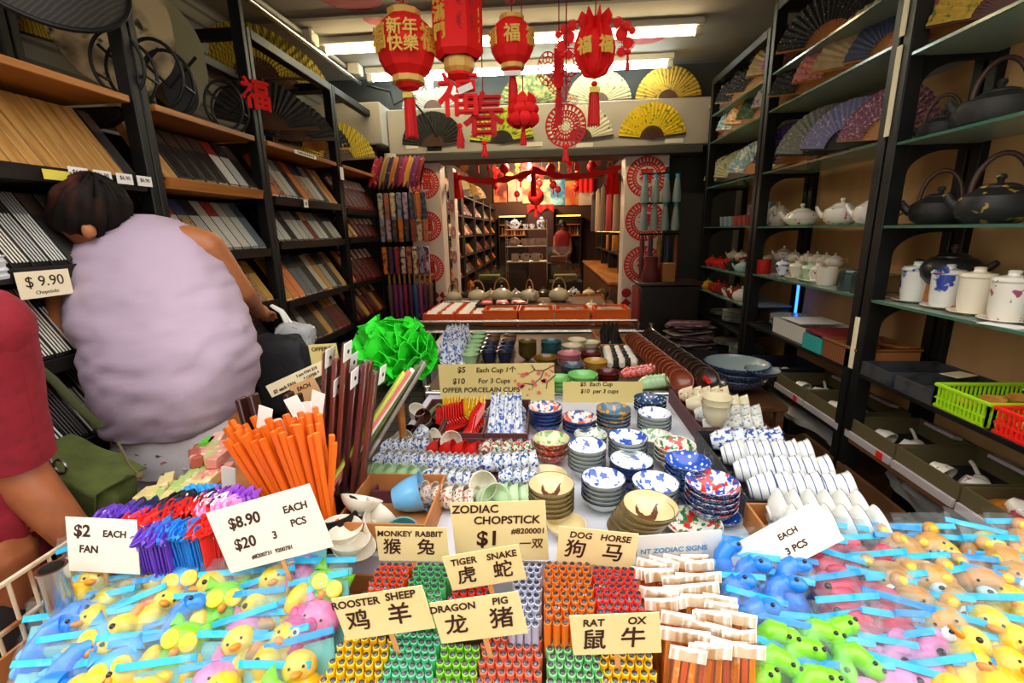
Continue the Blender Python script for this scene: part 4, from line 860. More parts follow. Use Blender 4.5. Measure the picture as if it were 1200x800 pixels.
tassel(o, -.115, .14, .02); string(o, .13)
o = hung('papercut_ornament', .055, 2.12, 2.15, 'red papercut lantern ornament with tassel beside the winged lantern'); papg = papercut_disc(papercut_disc(papercut_disc(G(), .055, 12, TR((-.045, 0, 0), sc=(.8, 1, 1.2))), .055, 12, TR((.04, 0, .02))), .05, 12, TR((0, .003, -.05)))
put('papercut', papg.mesh('pc', m_redfelt), o); put('centre_panel', G().box(-.02, .02, -.002, .002, -.07, .075, ch=.001).mesh('panel', m_redfelt), o); tassel(o, -.08, .13, .013, 0, False); string(o, .07)
o = hung('papercut_ornament', .08, 2.0, 1.905, 'round red papercut purse ornament hanging over the doorway'); g = papercut_disc(G(), .082, 26, TR((0, 0, 0))); papercut_disc(g, .05, 14, TR((0, .004, 0)))
for sx in (-.028, 0, .028): papercut_disc(g, .02, 8, TR((sx, 0, .09 + (.012 if sx == 0 else 0))))
put('papercut', g.mesh('pc', mat('felt_crimson', '#c9141a', .8)), o); tassel(o, -.085, .045, .012, 0, False); string(o, .1)
# lotus ball
o = hung('lotus_lantern', -.09, 2.0, 1.965, 'red cloth lotus ball hanging below the smaller lantern', 'lantern')
g = G()
for row, (n, tilt, z) in enumerate(((9, .2, -.035), (9, .75, 0), (8, 1.25, .03))):
    for k in range(n):
        a = 2*pi*(k + row*.5)/n
        g.sheet(lambda u, v: ((.042 + .022*sin(pi*v))*cos(tilt*.5) * (1 if 1 else 0), (u - .5)*.045*sin(pi*(.15 + .8*v)), z + (v - .4)*.055), 6, 6, .002, 0, TR((0, 0, 0), (0, 0, a)))
put('petals', g.mesh('petals', m_redfelt), o); put('core', G().ell((0, 0, 0), (.043, .043, .055)).mesh('core', m_deepred), o); tassel(o, -.06, .06, .01, 0, False); string(o, .055)
# red knots showing at the very top, each holding its lantern
for k, (x, y, lab) in enumerate(((-.54, 1.98, 'red cut felt knot above the large round lantern'), (-.13, 2.0, 'red cut felt knot above the smaller round lantern'), (.19, 1.98, 'red cut felt knot above the winged lantern'))):
    z = [2.38, 2.37, 2.36][k]; o = hung('felt_knot', x, y - .012, z, lab)
    g = G()
    for (ax, az) in ((-.02, 0), (.02, 0), (0, .02), (0, -.018), (-.035, .02), (.035, .02)): papercut_disc(g, .018, 8, TR((ax, 0, az)))
    put('knot', g.mesh('knot', mat('felt_crimson', '#c9141a', .8)), o); string(o, .03)
# ================================================================ around the inner doorway
# scarf rack between the black shelving and the first pillar
o = put('scarf_rack', None, None, (-1.20, 4.0, 0), label='black upright rack of scarves and umbrellas beside the left pillar', cat='rack')
put('pole', G().tube([(-.27, .06, 0), (-.27, .06, 2.1)], .012, 10).tube([(.2, .06, 0), (.2, .06, 1.1)], .012, 10).mesh('pole', BLACK), o)
for z in (2.09, 1.83, 1.62, 1.38, 1.12): put('arm', G().tube([(-.27, .05, z), (.18, .05, z)], .008, 8).mesh('arm', BLACK), o)
sc_cols = ['#c92b4c', '#8d2440', '#a9884a', '#3a2c55', '#c77a2a', '#6d1d4a', '#b32a66', '#d6a02a', '#7a2d86', '#8a1a30', '#e0588a', '#4a5aa0']
for k in range(10):
    c = mat('scarf_%d' % k, sc_cols[k % 12], .6, pat=[('noise', '#e7d7b8', 30, .64, .7)])
    put('scarf', once(('sc', k), lambda: G().sheet(lambda u, v: ((u - .5)*.05, .045*cos(pi*v) if 0 < v < 1 else .045*cos(pi*v), (.03*sin(pi*v) if 1 else 0) - (.20 + .03*sin(7*u))*abs(2*v - 1)**1.2 + .01*sin(9*u + k)), 5, 14, .006).mesh('scarf', c)), None, (-1.42 + k*.042, 4.05, 2.095), (0, .28, 0), 1, '%s silk scarf on the top arm, %s from the black shelving' % (['crimson', 'wine red', 'olive gold', 'dark violet', 'amber', 'plum', 'rose', 'golden yellow', 'purple', 'dark red'][k], ORD[k]), 'scarf', 'scarves on the top arm')
pc = ['#c9c3b4', '#b56a4c', '#d9c7a0', '#8a8fb0', '#b9a1c4', '#3b3350', '#e07a20', '#30324e', '#9a2a36']
for row, (z, l) in enumerate(((1.84, .23), (1.63, .20), (1.39, .24))):
    for k in range(8):
        ci = (k + row*3) % 9; c = mat('pouch_%d_%d' % (ci, row), pc[ci], .6, pat=[('noise', ['#51627f', '#7a5a2a', '#5a1a3a'][row], 26, .5, .62)])
        put('folded_scarf', once(('fs', ci, row), lambda: G().box(-.022, .022, -.03, .03, -l, .0, ch=.008).mesh('fold', c)), None, (-1.42 + k*.054, 4.03, z), (0, 0, .3), 1, 'folded patterned scarf, %s from the black shelving, %s row of the rack' % (ORD[k], ['upper', 'middle', 'lower'][row]), 'scarf', 'folded scarves on the rack')
for k in range(9):
    c = mat('umb_%d' % k, ['#5a4a44', '#7a2a55', '#6a3a6a', '#8a1a3a', '#4a2a4a', '#3a5a8a', '#8a3a6a', '#5a2a3a', '#6a4a3a'][k], .5)
    u = put('umbrella', once(('um', k), lambda: G().lathe([(0, -.52), (.006, -.52), (.012, -.48), (.022, -.2), (.026, -.03), (.012, 0), (0, 0)], 10).mesh('umb', c)), None, (-1.40 + k*.046, 4.04, 1.07), (0, 0, 0), 1, 'closed slim paper umbrella, %s from the black shelving under the scarves' % ORD[k], 'umbrella', 'closed umbrellas on the rack')
    put('handle', once('umbh', lambda: G().tube([(0, 0, 0), (0, 0, .10)], .011, 8).mesh('h', mat('handle_gold', '#b98a3a', .45))), u)
# hanging bottle shaped packets by the right pillar
o = put('packet_stand', None, None, (.98, 4.0, 0), label='thin black stand of hanging clear packets beside the right pillar', cat='stand')
put('pole', G().tube([(0, .03, 0), (0, .03, 1.98)], .012, 10).tube([(-.2, .03, 1.93), (.12, .03, 1.93)], .008, 8).tube([(-.2, .03, 1.70), (.12, .03, 1.70)], .008, 8).tube([(-.2, .03, 1.45), (.12, .03, 1.45)], .008, 8).mesh('pole', BLACK), o)
clearb = film('packet_clear', '#b9d3da', .5, .1)
for k in range(8):
    row = k // 4; x = .80 + (k % 4)*.085; z = 1.92 - row*.22
    u = put('clear_packet', once('packet', lambda: G().lathe([(0, -.20), (.034, -.2), (.036, -.16), (.02, -.03), (.014, 0), (0, 0)], 12).mesh('pk', clearb)), None, (x, 3.98, z - .02), label='clear bottle shaped packet with blue top, %s in the %s row by the right pillar' % (ORD[k % 4], ['upper', 'lower'][row]), cat='packet', group='clear packets by the right pillar')
    put('blue_top', once('packtop', lambda: G().lathe([(0, -.005), (.017, -.005), (.017, .018), (0, .022)], 12).mesh('pt', mat('cap_blue', '#3aa2dd', .4))), u)
    put('filling', once(('packfill', k % 3), lambda: G().lathe([(0, -.19), (.028, -.19), (.027, -.12), (0, -.10)], 10).mesh('pf', mat('fill_%d' % (k % 3), ['#c9c9b4', '#7a9a8a', '#b98a5a'][k % 3], .6))), u)
for k in range(5):
    put('hanging_fan_case', once(('hfc', k), lambda: G().lathe([(0, -.34), (.016, -.34), (.02, -.05), (.012, 0), (0, 0)], 8).mesh('hfc', mat('hcase_%d' % k, ['#5a2a3a', '#3a3350', '#8a6a2a', '#24324e', '#7a3a2a'][k], .6))), None, (.80 + k*.07, 4.0, 1.44), label='slim dark cloth fan case hanging, %s from the right pillar' % ORD[k], cat='fan case', group='fan cases by the right pillar')
o = put('dark_cabinet', None, None, (1.0, 3.86, 0), label='dark glossy cabinet with a red panel between the right pillar and the shelving', cat='cabinet')
put('body', G().box(-.24, .22, -.10, .18, 0, 1.05, ch=.01).mesh('cab', mat('cab_dark', '#1b1716', .35)), o)
put('side_panel', G().box(-.258, -.242, -.09, .18, .02, 1.03).mesh('side', mat('cab_red', '#7c1a16', .5)), o); put('top', G().box(-.26, .24, -.12, .2, 1.051, 1.075, ch=.004).mesh('top', mat('cab_top', '#3a2320', .3)), o)
put('gold_box', G().box(-.05, .05, -.04, .04, 0, .15, ch=.004).mesh('gb', mat('box_gold', '#a06a2a', .5)), None, (.98, 3.83, 1.076), label='small gold card box standing on the dark cabinet', cat='box')
put('red_bundle', G().lathe([(0, 0), (.07, 0), (.08, .05), (.05, .13), (.055, .2), (0, .2)], 14).mesh('rb', mat('bundle_wine', '#5a1418', .6)), None, (.85, 3.85, 1.076), label='wine red cloth bundle standing on the dark cabinet', cat='bundle')
# loose flat packets piled on the floor level crate by the far bay
o = put('packet_crate', openbox(G(), -.16, .16, -.16, .16, 0, .62, .012).box(-.148, .148, -.148, .148, .5, .51).mesh('crate', mat('crate_dark', '#1f1a18', .6)), None, (1.09, 3.52, 0), label='dark crate of folded paper packets beside the far plates', cat='crate')
for k in range(14):
    put('paper_packet', once(('pp', k % 4), lambda: G().box(-.15, .15, -.1, .1, 0, .008, ch=.001).mesh('pp', mat('ppk_%d' % (k % 4), ['#6d5a55', '#54323f', '#8a8078', '#3f3a3a'][k % 4], .5, pat=[('noise', '#a07a80', 14, .55, .6)]))), None, (1.08 + .02*sin(k*2.3), 3.50 + .02*cos(k*1.7), .515 + k*.0215), (.05*sin(k*3.1), .06*cos(k*2.2), .5*sin(k*1.3)), 1, 'thin printed paper packet, %s from the bottom of the crate pile' % ORD[k], 'packet', 'paper packets in the crate')
# ================================================================ inner room
def red_swag(x0, x1, z, sag, label):
    put('red_swag', G().sheet(lambda u, v: (x0 + (x1 - x0)*u, 4.62 + .03*sin(7*u), z - sag*4*u*(1 - u) + (v - .5)*.05*(1 + .3*sin(30*u))), 40, 3, .006).mesh('swag', m_redfelt), None, (0, 0, 0), label=label, cat='garland', group='red cloth swags in the doorway')
red_swag(-.92, -.13, 2.05, .08, 'red cloth swag across the doorway near the left pillar'); red_swag(-.13, .72, 2.07, .08, 'red cloth swag across the doorway near the right pillar')
for x, lab in ((-.87, 'bunched red cloth hanging beside the left pillar'), (.63, 'bunched red cloth hanging beside the right pillar'), (-.12, 'thin red cloth end hanging at the middle of the doorway')):
    put('red_cloth', G().sheet(lambda u, v: ((u - .5)*(.08 + .06*v)*(1 if abs(x) > .2 else .4), .02*sin(14*u), -.24*v), 16, 6, .006).mesh('cloth', m_redfelt), None, (x, 4.64, 2.06), label=lab, cat='cloth', group='red cloths in the doorway')
random.seed(3)
mini = once('mini', lambda: G().lathe([(0, -.075), (.03, -.07), (.062, -.035), (.07, 0), (.062, .035), (.03, .07), (0, .075)], 12).mesh('mini', mat('lantern_inner', '#c4171a', .6)))
minit = once('minit', lambda: G().tube([(0, 0, -.075), (0, 0, -.17)], [.012, .016], 8).mesh('mt', m_thread)); minib = once('minib', lambda: G().lathe([(0, .065), (.032, .065), (.032, .085), (0, .085)], 12).mesh('mb', m_gold))
DK = [(-.7, 5.0), (-.45, 5.3), (.05, 5.1), (.3, 5.0), (.5, 5.4), (-.12, 5.8), (-.62, 6.1), (.4, 6.3), (.1, 6.8), (-.35, 6.7), (-.75, 7.2), (.45, 7.4), (-.1, 7.6), (.2, 8.2), (-.5, 8.3)]
for k, (x, y) in enumerate(DK):
    o = put('small_lantern', mini, None, (x, y, 2.22 - .05*(k % 3) - (.22 if k == 5 else 0)), (0, 0, 0), 1.4 if k == 5 else .75, 'small red lantern under the inner ceiling, %s counting inward from the doorway' % ORD[k], 'lantern', 'small lanterns under the inner ceiling')
    put('tassel', minit, o); put('gold_band', minib, o); put('hanging_string', G().tube([(0, 0, .08), (0, 0, (2.499 - o.location.z)/o.scale[0])], .004, 5).mesh('ms', m_string), o)
for k in range(16):
    x, y = -.82 + 1.45*((k*7) % 16)/15, 4.85 + .16*((k*5) % 9); gold = k % 3 == 0
    o = put('hanging_charm', once(('charm', gold), lambda: papercut_disc(papercut_disc(G(), .05, 10), .035, 8, TR((0, .004, -.08))).lathe([(0, -.002), (.035, -.002), (.035, .002), (0, .002)], 12, 0, TR((0, .005, 0), (pi/2, 0, 0))).mesh('charm', m_gold if gold else m_redfelt)), None, (x, y, 2.14 + .05*(k % 4)), (0, 0, .3*k), 1, '%s paper charm hanging inside the doorway, %s of the cluster from the left pillar' % ('gold' if gold else 'red', ORD[(k*7) % 16]), 'ornament', 'paper charms inside the doorway')
    put('hanging_string', G().tube([(0, 0, .05), (0, 0, 2.499 - o.location.z)], .002, 5).mesh('cs', m_string), o)
# inner shelving down the side of the aisle, with tilted sets
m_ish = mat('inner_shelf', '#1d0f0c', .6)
for b in range(5):
    y0 = 4.78 + b*.95
    o = put('inner_shelving', None, None, (-1.0, y0 + .45, 0), label='dark inner shelving bay of boxed sets, %s from the doorway' % ORD[b], cat='shelf', group='inner shelving bays')
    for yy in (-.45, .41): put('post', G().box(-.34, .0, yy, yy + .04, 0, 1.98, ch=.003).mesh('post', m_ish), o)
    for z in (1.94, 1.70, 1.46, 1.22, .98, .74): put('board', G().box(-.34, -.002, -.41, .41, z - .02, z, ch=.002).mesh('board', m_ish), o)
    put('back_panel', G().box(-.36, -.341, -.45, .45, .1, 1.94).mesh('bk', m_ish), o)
    for r, z in enumerate((1.70, 1.46, 1.22, .98, .74)):
        for k in range(3):
            kd = ['redbox', 'maroon', 'gold', 'greyblue', 'redbox', 'maroon', 'orange'][(b*3 + r*2 + (k if b else 0)) % 7]
            pack(kd, -1.03, y0 + .2 + k*.25, z + .006, '%s, %s on the %s inner shelf, %s bay' % (PLAB[kd], ORD[k], ROWNAME[r], ORD[b]), 'boxed sets on the inner shelving', (1.2, 3.6, .78))
for b in range(4):
    fan(['black blossom', 'beige', 'gold', 'cream ink'][b], (-1.1, 5.15 + b*.8, 2.0), (radians(-10), 0, radians(50)), .22, '%s folding fan on top of the inner shelving, %s from the doorway' % (['black', 'beige', 'gold', 'cream'][b], ORD[b]), 'fans on the inner shelving')
# right side of the inner aisle: wooden counter, amber lit boxes, hanging robes
o = put('wood_counter', None, None, (.62, 6.4, 0), label='long wooden counter along the right of the inner aisle', cat='counter')
put('body', G().box(.02, .44, -1.7, 1.7, 0, .95, ch=.004).mesh('ct', m_brown), o); put('top', G().box(0, .45, -1.72, 1.72, .951, .985, ch=.004).mesh('top', m_wood), o)
o = put('inner_shelving', None, None, (.84, 6.4, 0), label='dark inner shelving with amber boxes above the wooden counter', cat='shelf')
for yy in (-1.7, -.85, 0, .85, 1.66): put('post', G().box(0, .2, yy, yy + .04, .99, 2.1, ch=.003).mesh('post', m_ish), o)
for z in (2.1, 1.8, 1.5, 1.22): put('board', G().box(0, .2, -1.66, 1.66, z - .02, z).mesh('board', m_ish), o)
for z in (1.775, 1.475): put('strip_light', G().box(.0, .012, -1.6, 1.6, z - .012, z).mesh('strip', mat('strip_glow', '#ffc53a', .5, emit=4)), o)
amber = mat('amber_box', '#b3782a', .5)
for k in range(10): put('amber_box', once('amber', lambda: G().box(0, .14, -.06, .06, 0, .2, ch=.004).mesh('ab', amber)), None, (.86, 5.0 + (k // 2)*.6, 1.501 if k % 2 else 1.221), label='amber card box on the %s shelf over the counter, %s from the doorway' % ('upper' if k % 2 else 'lower', ORD[k // 2]), cat='box', group='amber boxes over the counter')
for k in range(5):
    c = mat('robe_%d' % k, ['#7a6a55', '#8a1a20', '#5a4a42', '#9a8a6a', '#3a2a30'][k], .8)
    put('hanging_robe', once(('robe', k), lambda: G().lathe([(0, -.6), (.10, -.6), (.09, -.2), (.085, -.05), (.02, 0), (0, 0)], 12, 0, None, .5, 1.2).mesh('robe', c)), None, (.76, 5.15 + k*.62, 2.07), label='cloth robe hanging over the wooden counter, %s from the doorway' % ORD[k], cat='robe', group='robes over the counter')
# posters and shelves on the back wall
def wallrect(px0, py0, px1, py1, y): a = ony(px0, py0, y); b_ = ony(px1, py1, y); return a.x, b_.x, b_.z, a.z
POST = [((578, 208, 594, 237), '#d98a5c', '#7a2a24', 'orange poster of mountain scenery'), ((595, 208, 612, 236), '#e3a69a', '#b5524a', 'pink poster with pale flowers'), ((612, 210, 626, 238), '#d7b083', '#7a4a2a', 'tan poster of bare trees'), ((628, 211, 645, 240), '#c3c09a', '#6d7a6a', 'pale green landscape poster'), ((645, 211, 662, 240), '#2a7fae', '#9fd0de', 'blue poster with a white animal'), ((662, 212, 678, 240), '#c4502a', '#d9913a', 'orange red poster'), ((678, 224, 695, 240), '#d9c4ae', '#b59a80', 'cream poster under the red banner')]
for q, c1, c2, lab in POST:
    x0, x1, z0, z1 = wallrect(*q, 9.58); put('poster', G().box(x0, x1, 9.57, 9.59, z0, z1).mesh('poster', mat('po_' + c1, c1, .6, pat=[('noise', c2, 3.5, .48, .6)])), None, label=lab + ' on the inner back wall', cat='poster', group='posters on the inner back wall')
x0, x1, z0, z1 = wallrect(677, 210, 696, 226, 9.55)
put('red_banner', G().sheet(lambda u, v: (x0 + (x1 - x0)*u, 9.55 + .01*sin(20*u), z1 - (z1 - z0)*v*(1 - .12*abs(sin(12*u)))), 24, 6, .004).mesh('ban', m_redfelt), None, label='bright red fringed banner before the back posters', cat='banner')
x0, x1, z0, z1 = wallrect(618, 240, 649, 262, 9.2)
o = put('red_altar_drape', None, None, (0, 9.2, 0), label='dark shrine with red drape at the middle of the back wall', cat='shrine')
put('body', G().box(x0, x1, 0, .3, 0, z1, ch=.01).mesh('al', mat('shrine_dark', '#3a1512', .6)), o); put('drape', G().sheet(lambda u, v: (x0 + (x1 - x0)*u, -.02 + .01*sin(25*u), z1 - .16*v*(1 - .55*sin(pi*((u*2) % 1)))), 28, 4, .006).mesh('dr', m_redfelt), o)
for n, (q, lab) in enumerate((((584, 253, 617, 275), 'warm lit back shelf of bottles on the left of the shrine'), ((651, 252, 681, 275), 'warm lit back shelf of bottles on the right of the shrine'))):
    x0, x1, z0, z1 = wallrect(*q, 9.3); o = put('lit_shelf', None, None, (0, 9.3, 0), label=lab, cat='shelf', group='lit shelves at the back')
    put('case', G().box(x0, x1, .23, .25, 0, z1).box(x0, x0 + .02, 0, .23, 0, z1).box(x1 - .02, x1, 0, .23, 0, z1).box(x0 + .02, x1 - .02, 0, .23, z1 - .02, z1).box(x0 + .02, x1 - .02, 0, .23, 0, .7).mesh('cs', m_ish), o); put('board', G().box(x0 + .02, x1 - .02, 0, .23, z0 - .02, z0).box(x0 + .02, x1 - .02, 0, .23, z0 + (z1 - z0)*.5, z0 + (z1 - z0)*.5 + .02).mesh('bd', m_wood), o); put('light_strip', G().box(x0 + .02, x1 - .02, -.02, -.005, z1 - .025, z1 - .005).mesh('ls', mat('strip_glow', '#ffc53a', .5, emit=4)), o)
    for k in range(8): put('bottle', once(('btl', k % 3), lambda: G().lathe([(0, 0), (.025, 0), (.027, .11), (.01, .15), (.01, .18), (0, .18)], 10).mesh('bt', mat('bot_%d' % (k % 3), ['#8a5a2a', '#c9a86a', '#7a1a1a'][k % 3], .4))), None, (x0 + .06 + k*(x1 - x0 - .12)/7, 9.4, z0 + .0005), label='small bottle on the lit shelf %s of the shrine, %s along' % (['left', 'right'][n], ORD[k]), cat='bottle', group='bottles on the lit back shelves')
# white open stand of teaware in the middle of the aisle
y = 5.55; x0, x1, zb, zt = wallrect(594, 308, 641, 268, y)
o = put('white_stand', None, None, (0, y, 0), label='white three tier wire stand of teaware in the middle of the inner aisle', cat='stand')
zs = [ony(600, py, y).z for py in (306, 288, 268.5)]; wp = mat('stand_white', '#d9d6cf', .4)
for z in zs: put('tier', G().box(x0, x1, -.12, .12, z - .012, z, ch=.003).mesh('tier', wp), o)
for x in (x0, x1):
    for yy in (-.115, .115): put('post', G().tube([(x, yy, .7), (x, yy, zs[2] + .1)], .006, 8).mesh('post', m_chrome), o)
put('base_case', G().box(x0 - .1, x1 + .05, -.2, .2, .0, .70, ch=.01).mesh('base', m_ish), o)
xm = (x0 + x1)/2; w = x1 - x0
pot('teapot', teapot(blw, 'bw', None, 1.3), (x0 + .10, y, zs[2] + .001), .3, .8, 'blue and white teapot on the top tier of the white stand', 'teaware on the white stand', 'teapot')
for k in range(2): put('small_bowl', gaiwan(blw)[0], None, (x0 + .23 + .075*k, y, zs[2] + .001), label='small blue and white bowl on the top tier, %s from the blue teapot' % ORD[k], cat='bowl', group='small bowls on the white stand')
put('ginger_jar', G().lathe([(0, 0), (.04, 0), (.055, .05), (.05, .085), (.03, .1), (.035, .11), (.02, .13), (0, .14)], 18).mesh('jar', blw), None, (x0 + .41, y, zs[2] + .001), label='blue and white lidded jar on the top tier of the white stand', cat='jar')
pot('teapot', teapot(wh, 'plainwhite'), (x0 + .09, y, zs[1] + .001), 0, .95, 'plain white teapot on the second tier of the white stand', 'teaware on the white stand', 'teapot')
for k in range(4): a, b_ = mugplain(wh); put('mug', a, None, (x0 + .22 + .075*k, y, zs[1] + .001), label='plain white cup on the second tier, %s from the white teapot' % ORD[k], cat='cup', group='white cups on the second tier')
for k in range(3): a, b_ = mugplain(whp); m_ = put('mug', a, None, (x0 + .10 + .125*k, y, zs[0] + .001), (0, 0, 0), 1.1, 'white patterned mug on the lowest tier, %s from the left' % ORD[k], 'mug', 'patterned mugs on the lowest tier'); put('handle', b_, m_)
# glass showcases further down
gcase = film('showcase_glass', '#e2ebe4', .94, .05, True)
for n, (q, y, lab) in enumerate((((642, 289, 669, 308), 6.3, 'glass showcase beside the white stand'), ((556, 312, 590, 330), 5.2, 'low glass showcase behind the cane handled teapots, left end'), ((645, 311, 682, 330), 5.2, 'low glass showcase behind the cane handled teapots, right end'))):
    x0, x1, z0, z1 = wallrect(*q, y); o = put('glass_showcase', None, None, (0, y, 0), label=lab, cat='showcase', group='glass showcases')
    put('glass', G().box(x0, x1, 0, .3, z0, z1, ch=.003).mesh('gl', gcase), o); put('base', G().box(x0 - .01, x1 + .01, -.01, .31, 0, z0 - .001, ch=.004).mesh('bs', m_ish), o)
    put('stock', G().box(x0 + .04, x1 - .05, .06, .2, z0 + .002, z0 + (z1 - z0)*.4, ch=.01).mesh('st', [mat('st_pink', '#b9807a', .6), mat('st_green', '#8a9a5a', .6), mat('st_olive', '#a08a5a', .6)][n]), o)
# ================================================================ market tables
m_cloth = mat('table_cloth', '#d4d6e2', .7)
m_tabtop = mat('table_board', '#5e4632', .6)
m_card = mat('cardboard', '#b9783f', .75, pat=[('noise', '#a86a35', 14, .4, .7)])
m_plum = mat('box_plum', '#5e3136', .6); m_marb = mat('marbled_card', '#26282a', .5, pat=[('noise', '#7d7f7e', 60, .58, .64)])
def table(label, x0, x1, y0, y1, z, cloth=True, legs=True):
    o = put('display_table', None, None, ((x0 + x1)/2, (y0 + y1)/2, 0), label=label, cat='table', group='display tables'); a, b = (x1 - x0)/2, (y1 - y0)/2
    put('table_top', G().box(-a, a, -b, b, z - .034, z - .004, ch=.003).mesh('top', m_tabtop), o)
    if cloth: put('cloth', G().box(-a - .004, a + .004, -b - .004, b + .004, z - .0035, z, ch=.001).box(-a - .004, a + .004, -b - .008, -b - .0045, z - .35, z).mesh('cloth', m_cloth), o)
    for sx in (-1, 1):
        for sy in (-1, 1): put('leg', G().tube([(sx*(a - .05), sy*(b - .05), 0), (sx*(a - .05), sy*(b - .05), z - .034)], .018, 10).mesh('leg', m_chrome), o)
    return o
def rail(o, pts, r=.011, name='rail'):
    L = o.location; return put(name, G().tube([Vector(p) - L for p in pts], r, 10).mesh('rail', m_chrome), o)
def knob_post(o, p, h, r=.016):
    L = o.location; q = Vector(p) - L
    return put('corner_post', G().lathe([(0, -h), (r, -h), (r, .0), (r*1.15, .002), (r*1.15, .012), (0, .016)], 14, 0, TR(q)).mesh('post', m_chrome), o)
T1 = table('front display table with pale cloth, bowls and zodiac chopsticks', -.52, .735, .872, 1.90, .80)
rail(T1, [(.748, .90, .815), (.748, 1.92, .815)]); rail(T1, [(-.54, 1.925, .80), (.748, 1.925, .80)], .016); rail(T1, [(.748, .90, .77), (.748, 1.92, .77)], .008)
for p in ((.752, .885, .815), (.752, 1.935, .85), (-.54, 1.935, .82)): knob_post(T1, p, p[2] - .02)
knob_post(T1, (.735, 1.90, .84), .2)
T2 = table('middle display table of glazed cups behind the crossbar', -.56, .70, 1.97, 3.16, .80, False)
rail(T2, [(.715, 1.97, .835), (.715, 3.16, .835)]); rail(T2, [(-.95, 3.20, .80), (.70, 3.20, .80)], .010); knob_post(T2, (.715, 2.52, .86), .4); knob_post(T2, (.715, 3.14, .86), .4)
T3 = table('rear display table of teapots under the doorway', -.97, .64, 3.32, 5.0, .82, False)
rail(T3, [(-.98, 3.265, .865), (.64, 3.265, .865), (.66, 3.3, .85), (.66, 3.3, .3)], .012); rail(T3, [(-.98, 3.29, .79), (.64, 3.29, .79)], .007); rail(T3, [(-.92, 4.02, .9), (-.42, 4.02, .9)], .009)
T4 = table('side table of folded fans, erasers and orange chopsticks on the left', -1.08, -.54, .72, 1.16, .78, False)
# -------- bowls
BPROF_O = [(0, 0), (.30, 0), (.32, .02), (.33, .10), (.55, .26), (.80, .55), (.94, .80), (1.0, .97)]; BPROF_I = [(1.0, 1.0), (.97, .99), (.91, .80), (.77, .56), (.52, .29), (.25, .17), (0, .15)]
CH = .78     # bowl height over its radius
def inz(r):
    P = BPROF_I[::-1]
    for (a, za), (b, zb) in zip(P, P[1:]):
        if a <= r <= b: return za + (zb - za)*(r - a)/(b - a)
    return 1.0
def bowl_mesh(key, outer, inner, rim=None, h=CH):
    def make():
        g = G(); n = 32
        g.lathe([(r, z*h) for r, z in BPROF_O], n, 0); g.lathe([(1.0, .97*h), (1.004, .985*h), (1.0, h), (.97, .99*h)], n, 2); g.lathe([(r, z*h) for r, z in BPROF_I[1:]], n, 1)
        return g.mesh('bowl', [outer, inner, rim or outer], 50)
    return once(('bowl', key), make)
def inside(poly, x, y):
    c = False; j = len(poly) - 1
    for i in range(len(poly)):
        if (poly[i][1] > y) != (poly[j][1] > y) and x < (poly[j][0] - poly[i][0])*(y - poly[i][1])/(poly[j][1] - poly[i][1]) + poly[i][0]: c = not c
        j = i
    return c
def decal(polys, m, h=CH, n=46):
    g = G(); st = 2/n
    for i in range(n):
        for j in range(n):
            x, y = -1 + st*(i + .5), -1 + st*(j + .5)
            if x*x + y*y < .85 and any(inside(p, x, y) for p in polys):
                c = [(-1 + st*i, -1 + st*j), (-1 + st*(i+1), -1 + st*j), (-1 + st*(i+1), -1 + st*(j+1)), (-1 + st*i, -1 + st*(j+1))]
                g.add([(a, b, inz(min(1, sqrt(a*a + b*b)))*h + .012) for a, b in c], [(0, 1, 2, 3)])
    return g.mesh('decal', m)
ROOST = [(-.45, .35), (-.38, .6), (-.28, .35), (-.1, .22), (.1, .25), (.3, .55), (.42, .62), (.38, .3), (.25, .02), (.1, -.12), (.06, -.3), (.0, -.3), (-.02, -.14), (-.22, -.08), (-.38, .1)]
bl = '#23408f'
cw = gl('bowl_white', '#e9ecec'); cwb = gl('bowl_white_blue', '#e9edf0', ('noise', '#2f55b5', 2.6, .54, .57)); cwb2 = gl('bowl_white_blue2', '#e6ebee', ('noise', '#3f62b0', 2.2, .55, .58)); gryw = gl('bowl_grey_ext', '#c3cfc6')
blue = gl('bowl_blue_ext', '#3155a5', ('noise', '#1f3a80', 4, .45, .6)); rbl = gl('bowl_red_blue', '#dfe4e8', ('noise', '#2c4fae', 4, .49, .53), ('noise', '#d8332f', 3, .55, .58)); orb = gl('bowl_orange_blue', '#e6e2d8', ('noise', '#e0644a', 2.6, .53, .57), ('noise', '#31509f', 3.2, .55, .59))
grybl = gl('bowl_greyblue', '#5f7d93', ('noise', '#d8a04a', 2.6, .54, .57)); navyw = gl('bowl_navy', '#2b4a72', ('voro', '#d5dfe6', 5, .32, .24)); bluew = gl('bowl_blue_blossom', '#2b57b8', ('voro', '#e9eef5', 4, .34, .26)); navyx = gl('bowl_navy_ext', '#22406e', ('edge', '#b9c6d6', 6, .06, .03))
cream = gl('bowl_cream', '#d9c99a'); creamx = gl('bowl_cream_ext', '#b9a772'); redw = gl('bowl_red_ext', '#d9423a', ('noise', '#f0d8cf', 6, .56, .6)); rgr = gl('bowl_red_rim', '#d3d8b0', ('noise', '#7aa65a', 3, .5, .56)); flor = gl('bowl_floral', '#e8e6d8', ('noise', '#2f7d4a', 4, .51, .55), ('noise', '#d8302c', 3, .55, .58)); grfl = gl('bowl_green_sprig', '#d9ddd0', ('noise', '#6d9a6a', 4, .53, .58)); darkrim = gl('rim_dark', '#2b3350'); brnrim = gl('rim_brown', '#5d4a2c'); brownp = gl('painted_brown', '#5a2f1a', rough=.5); palerim = gl('rim_pale', '#e9ecec')
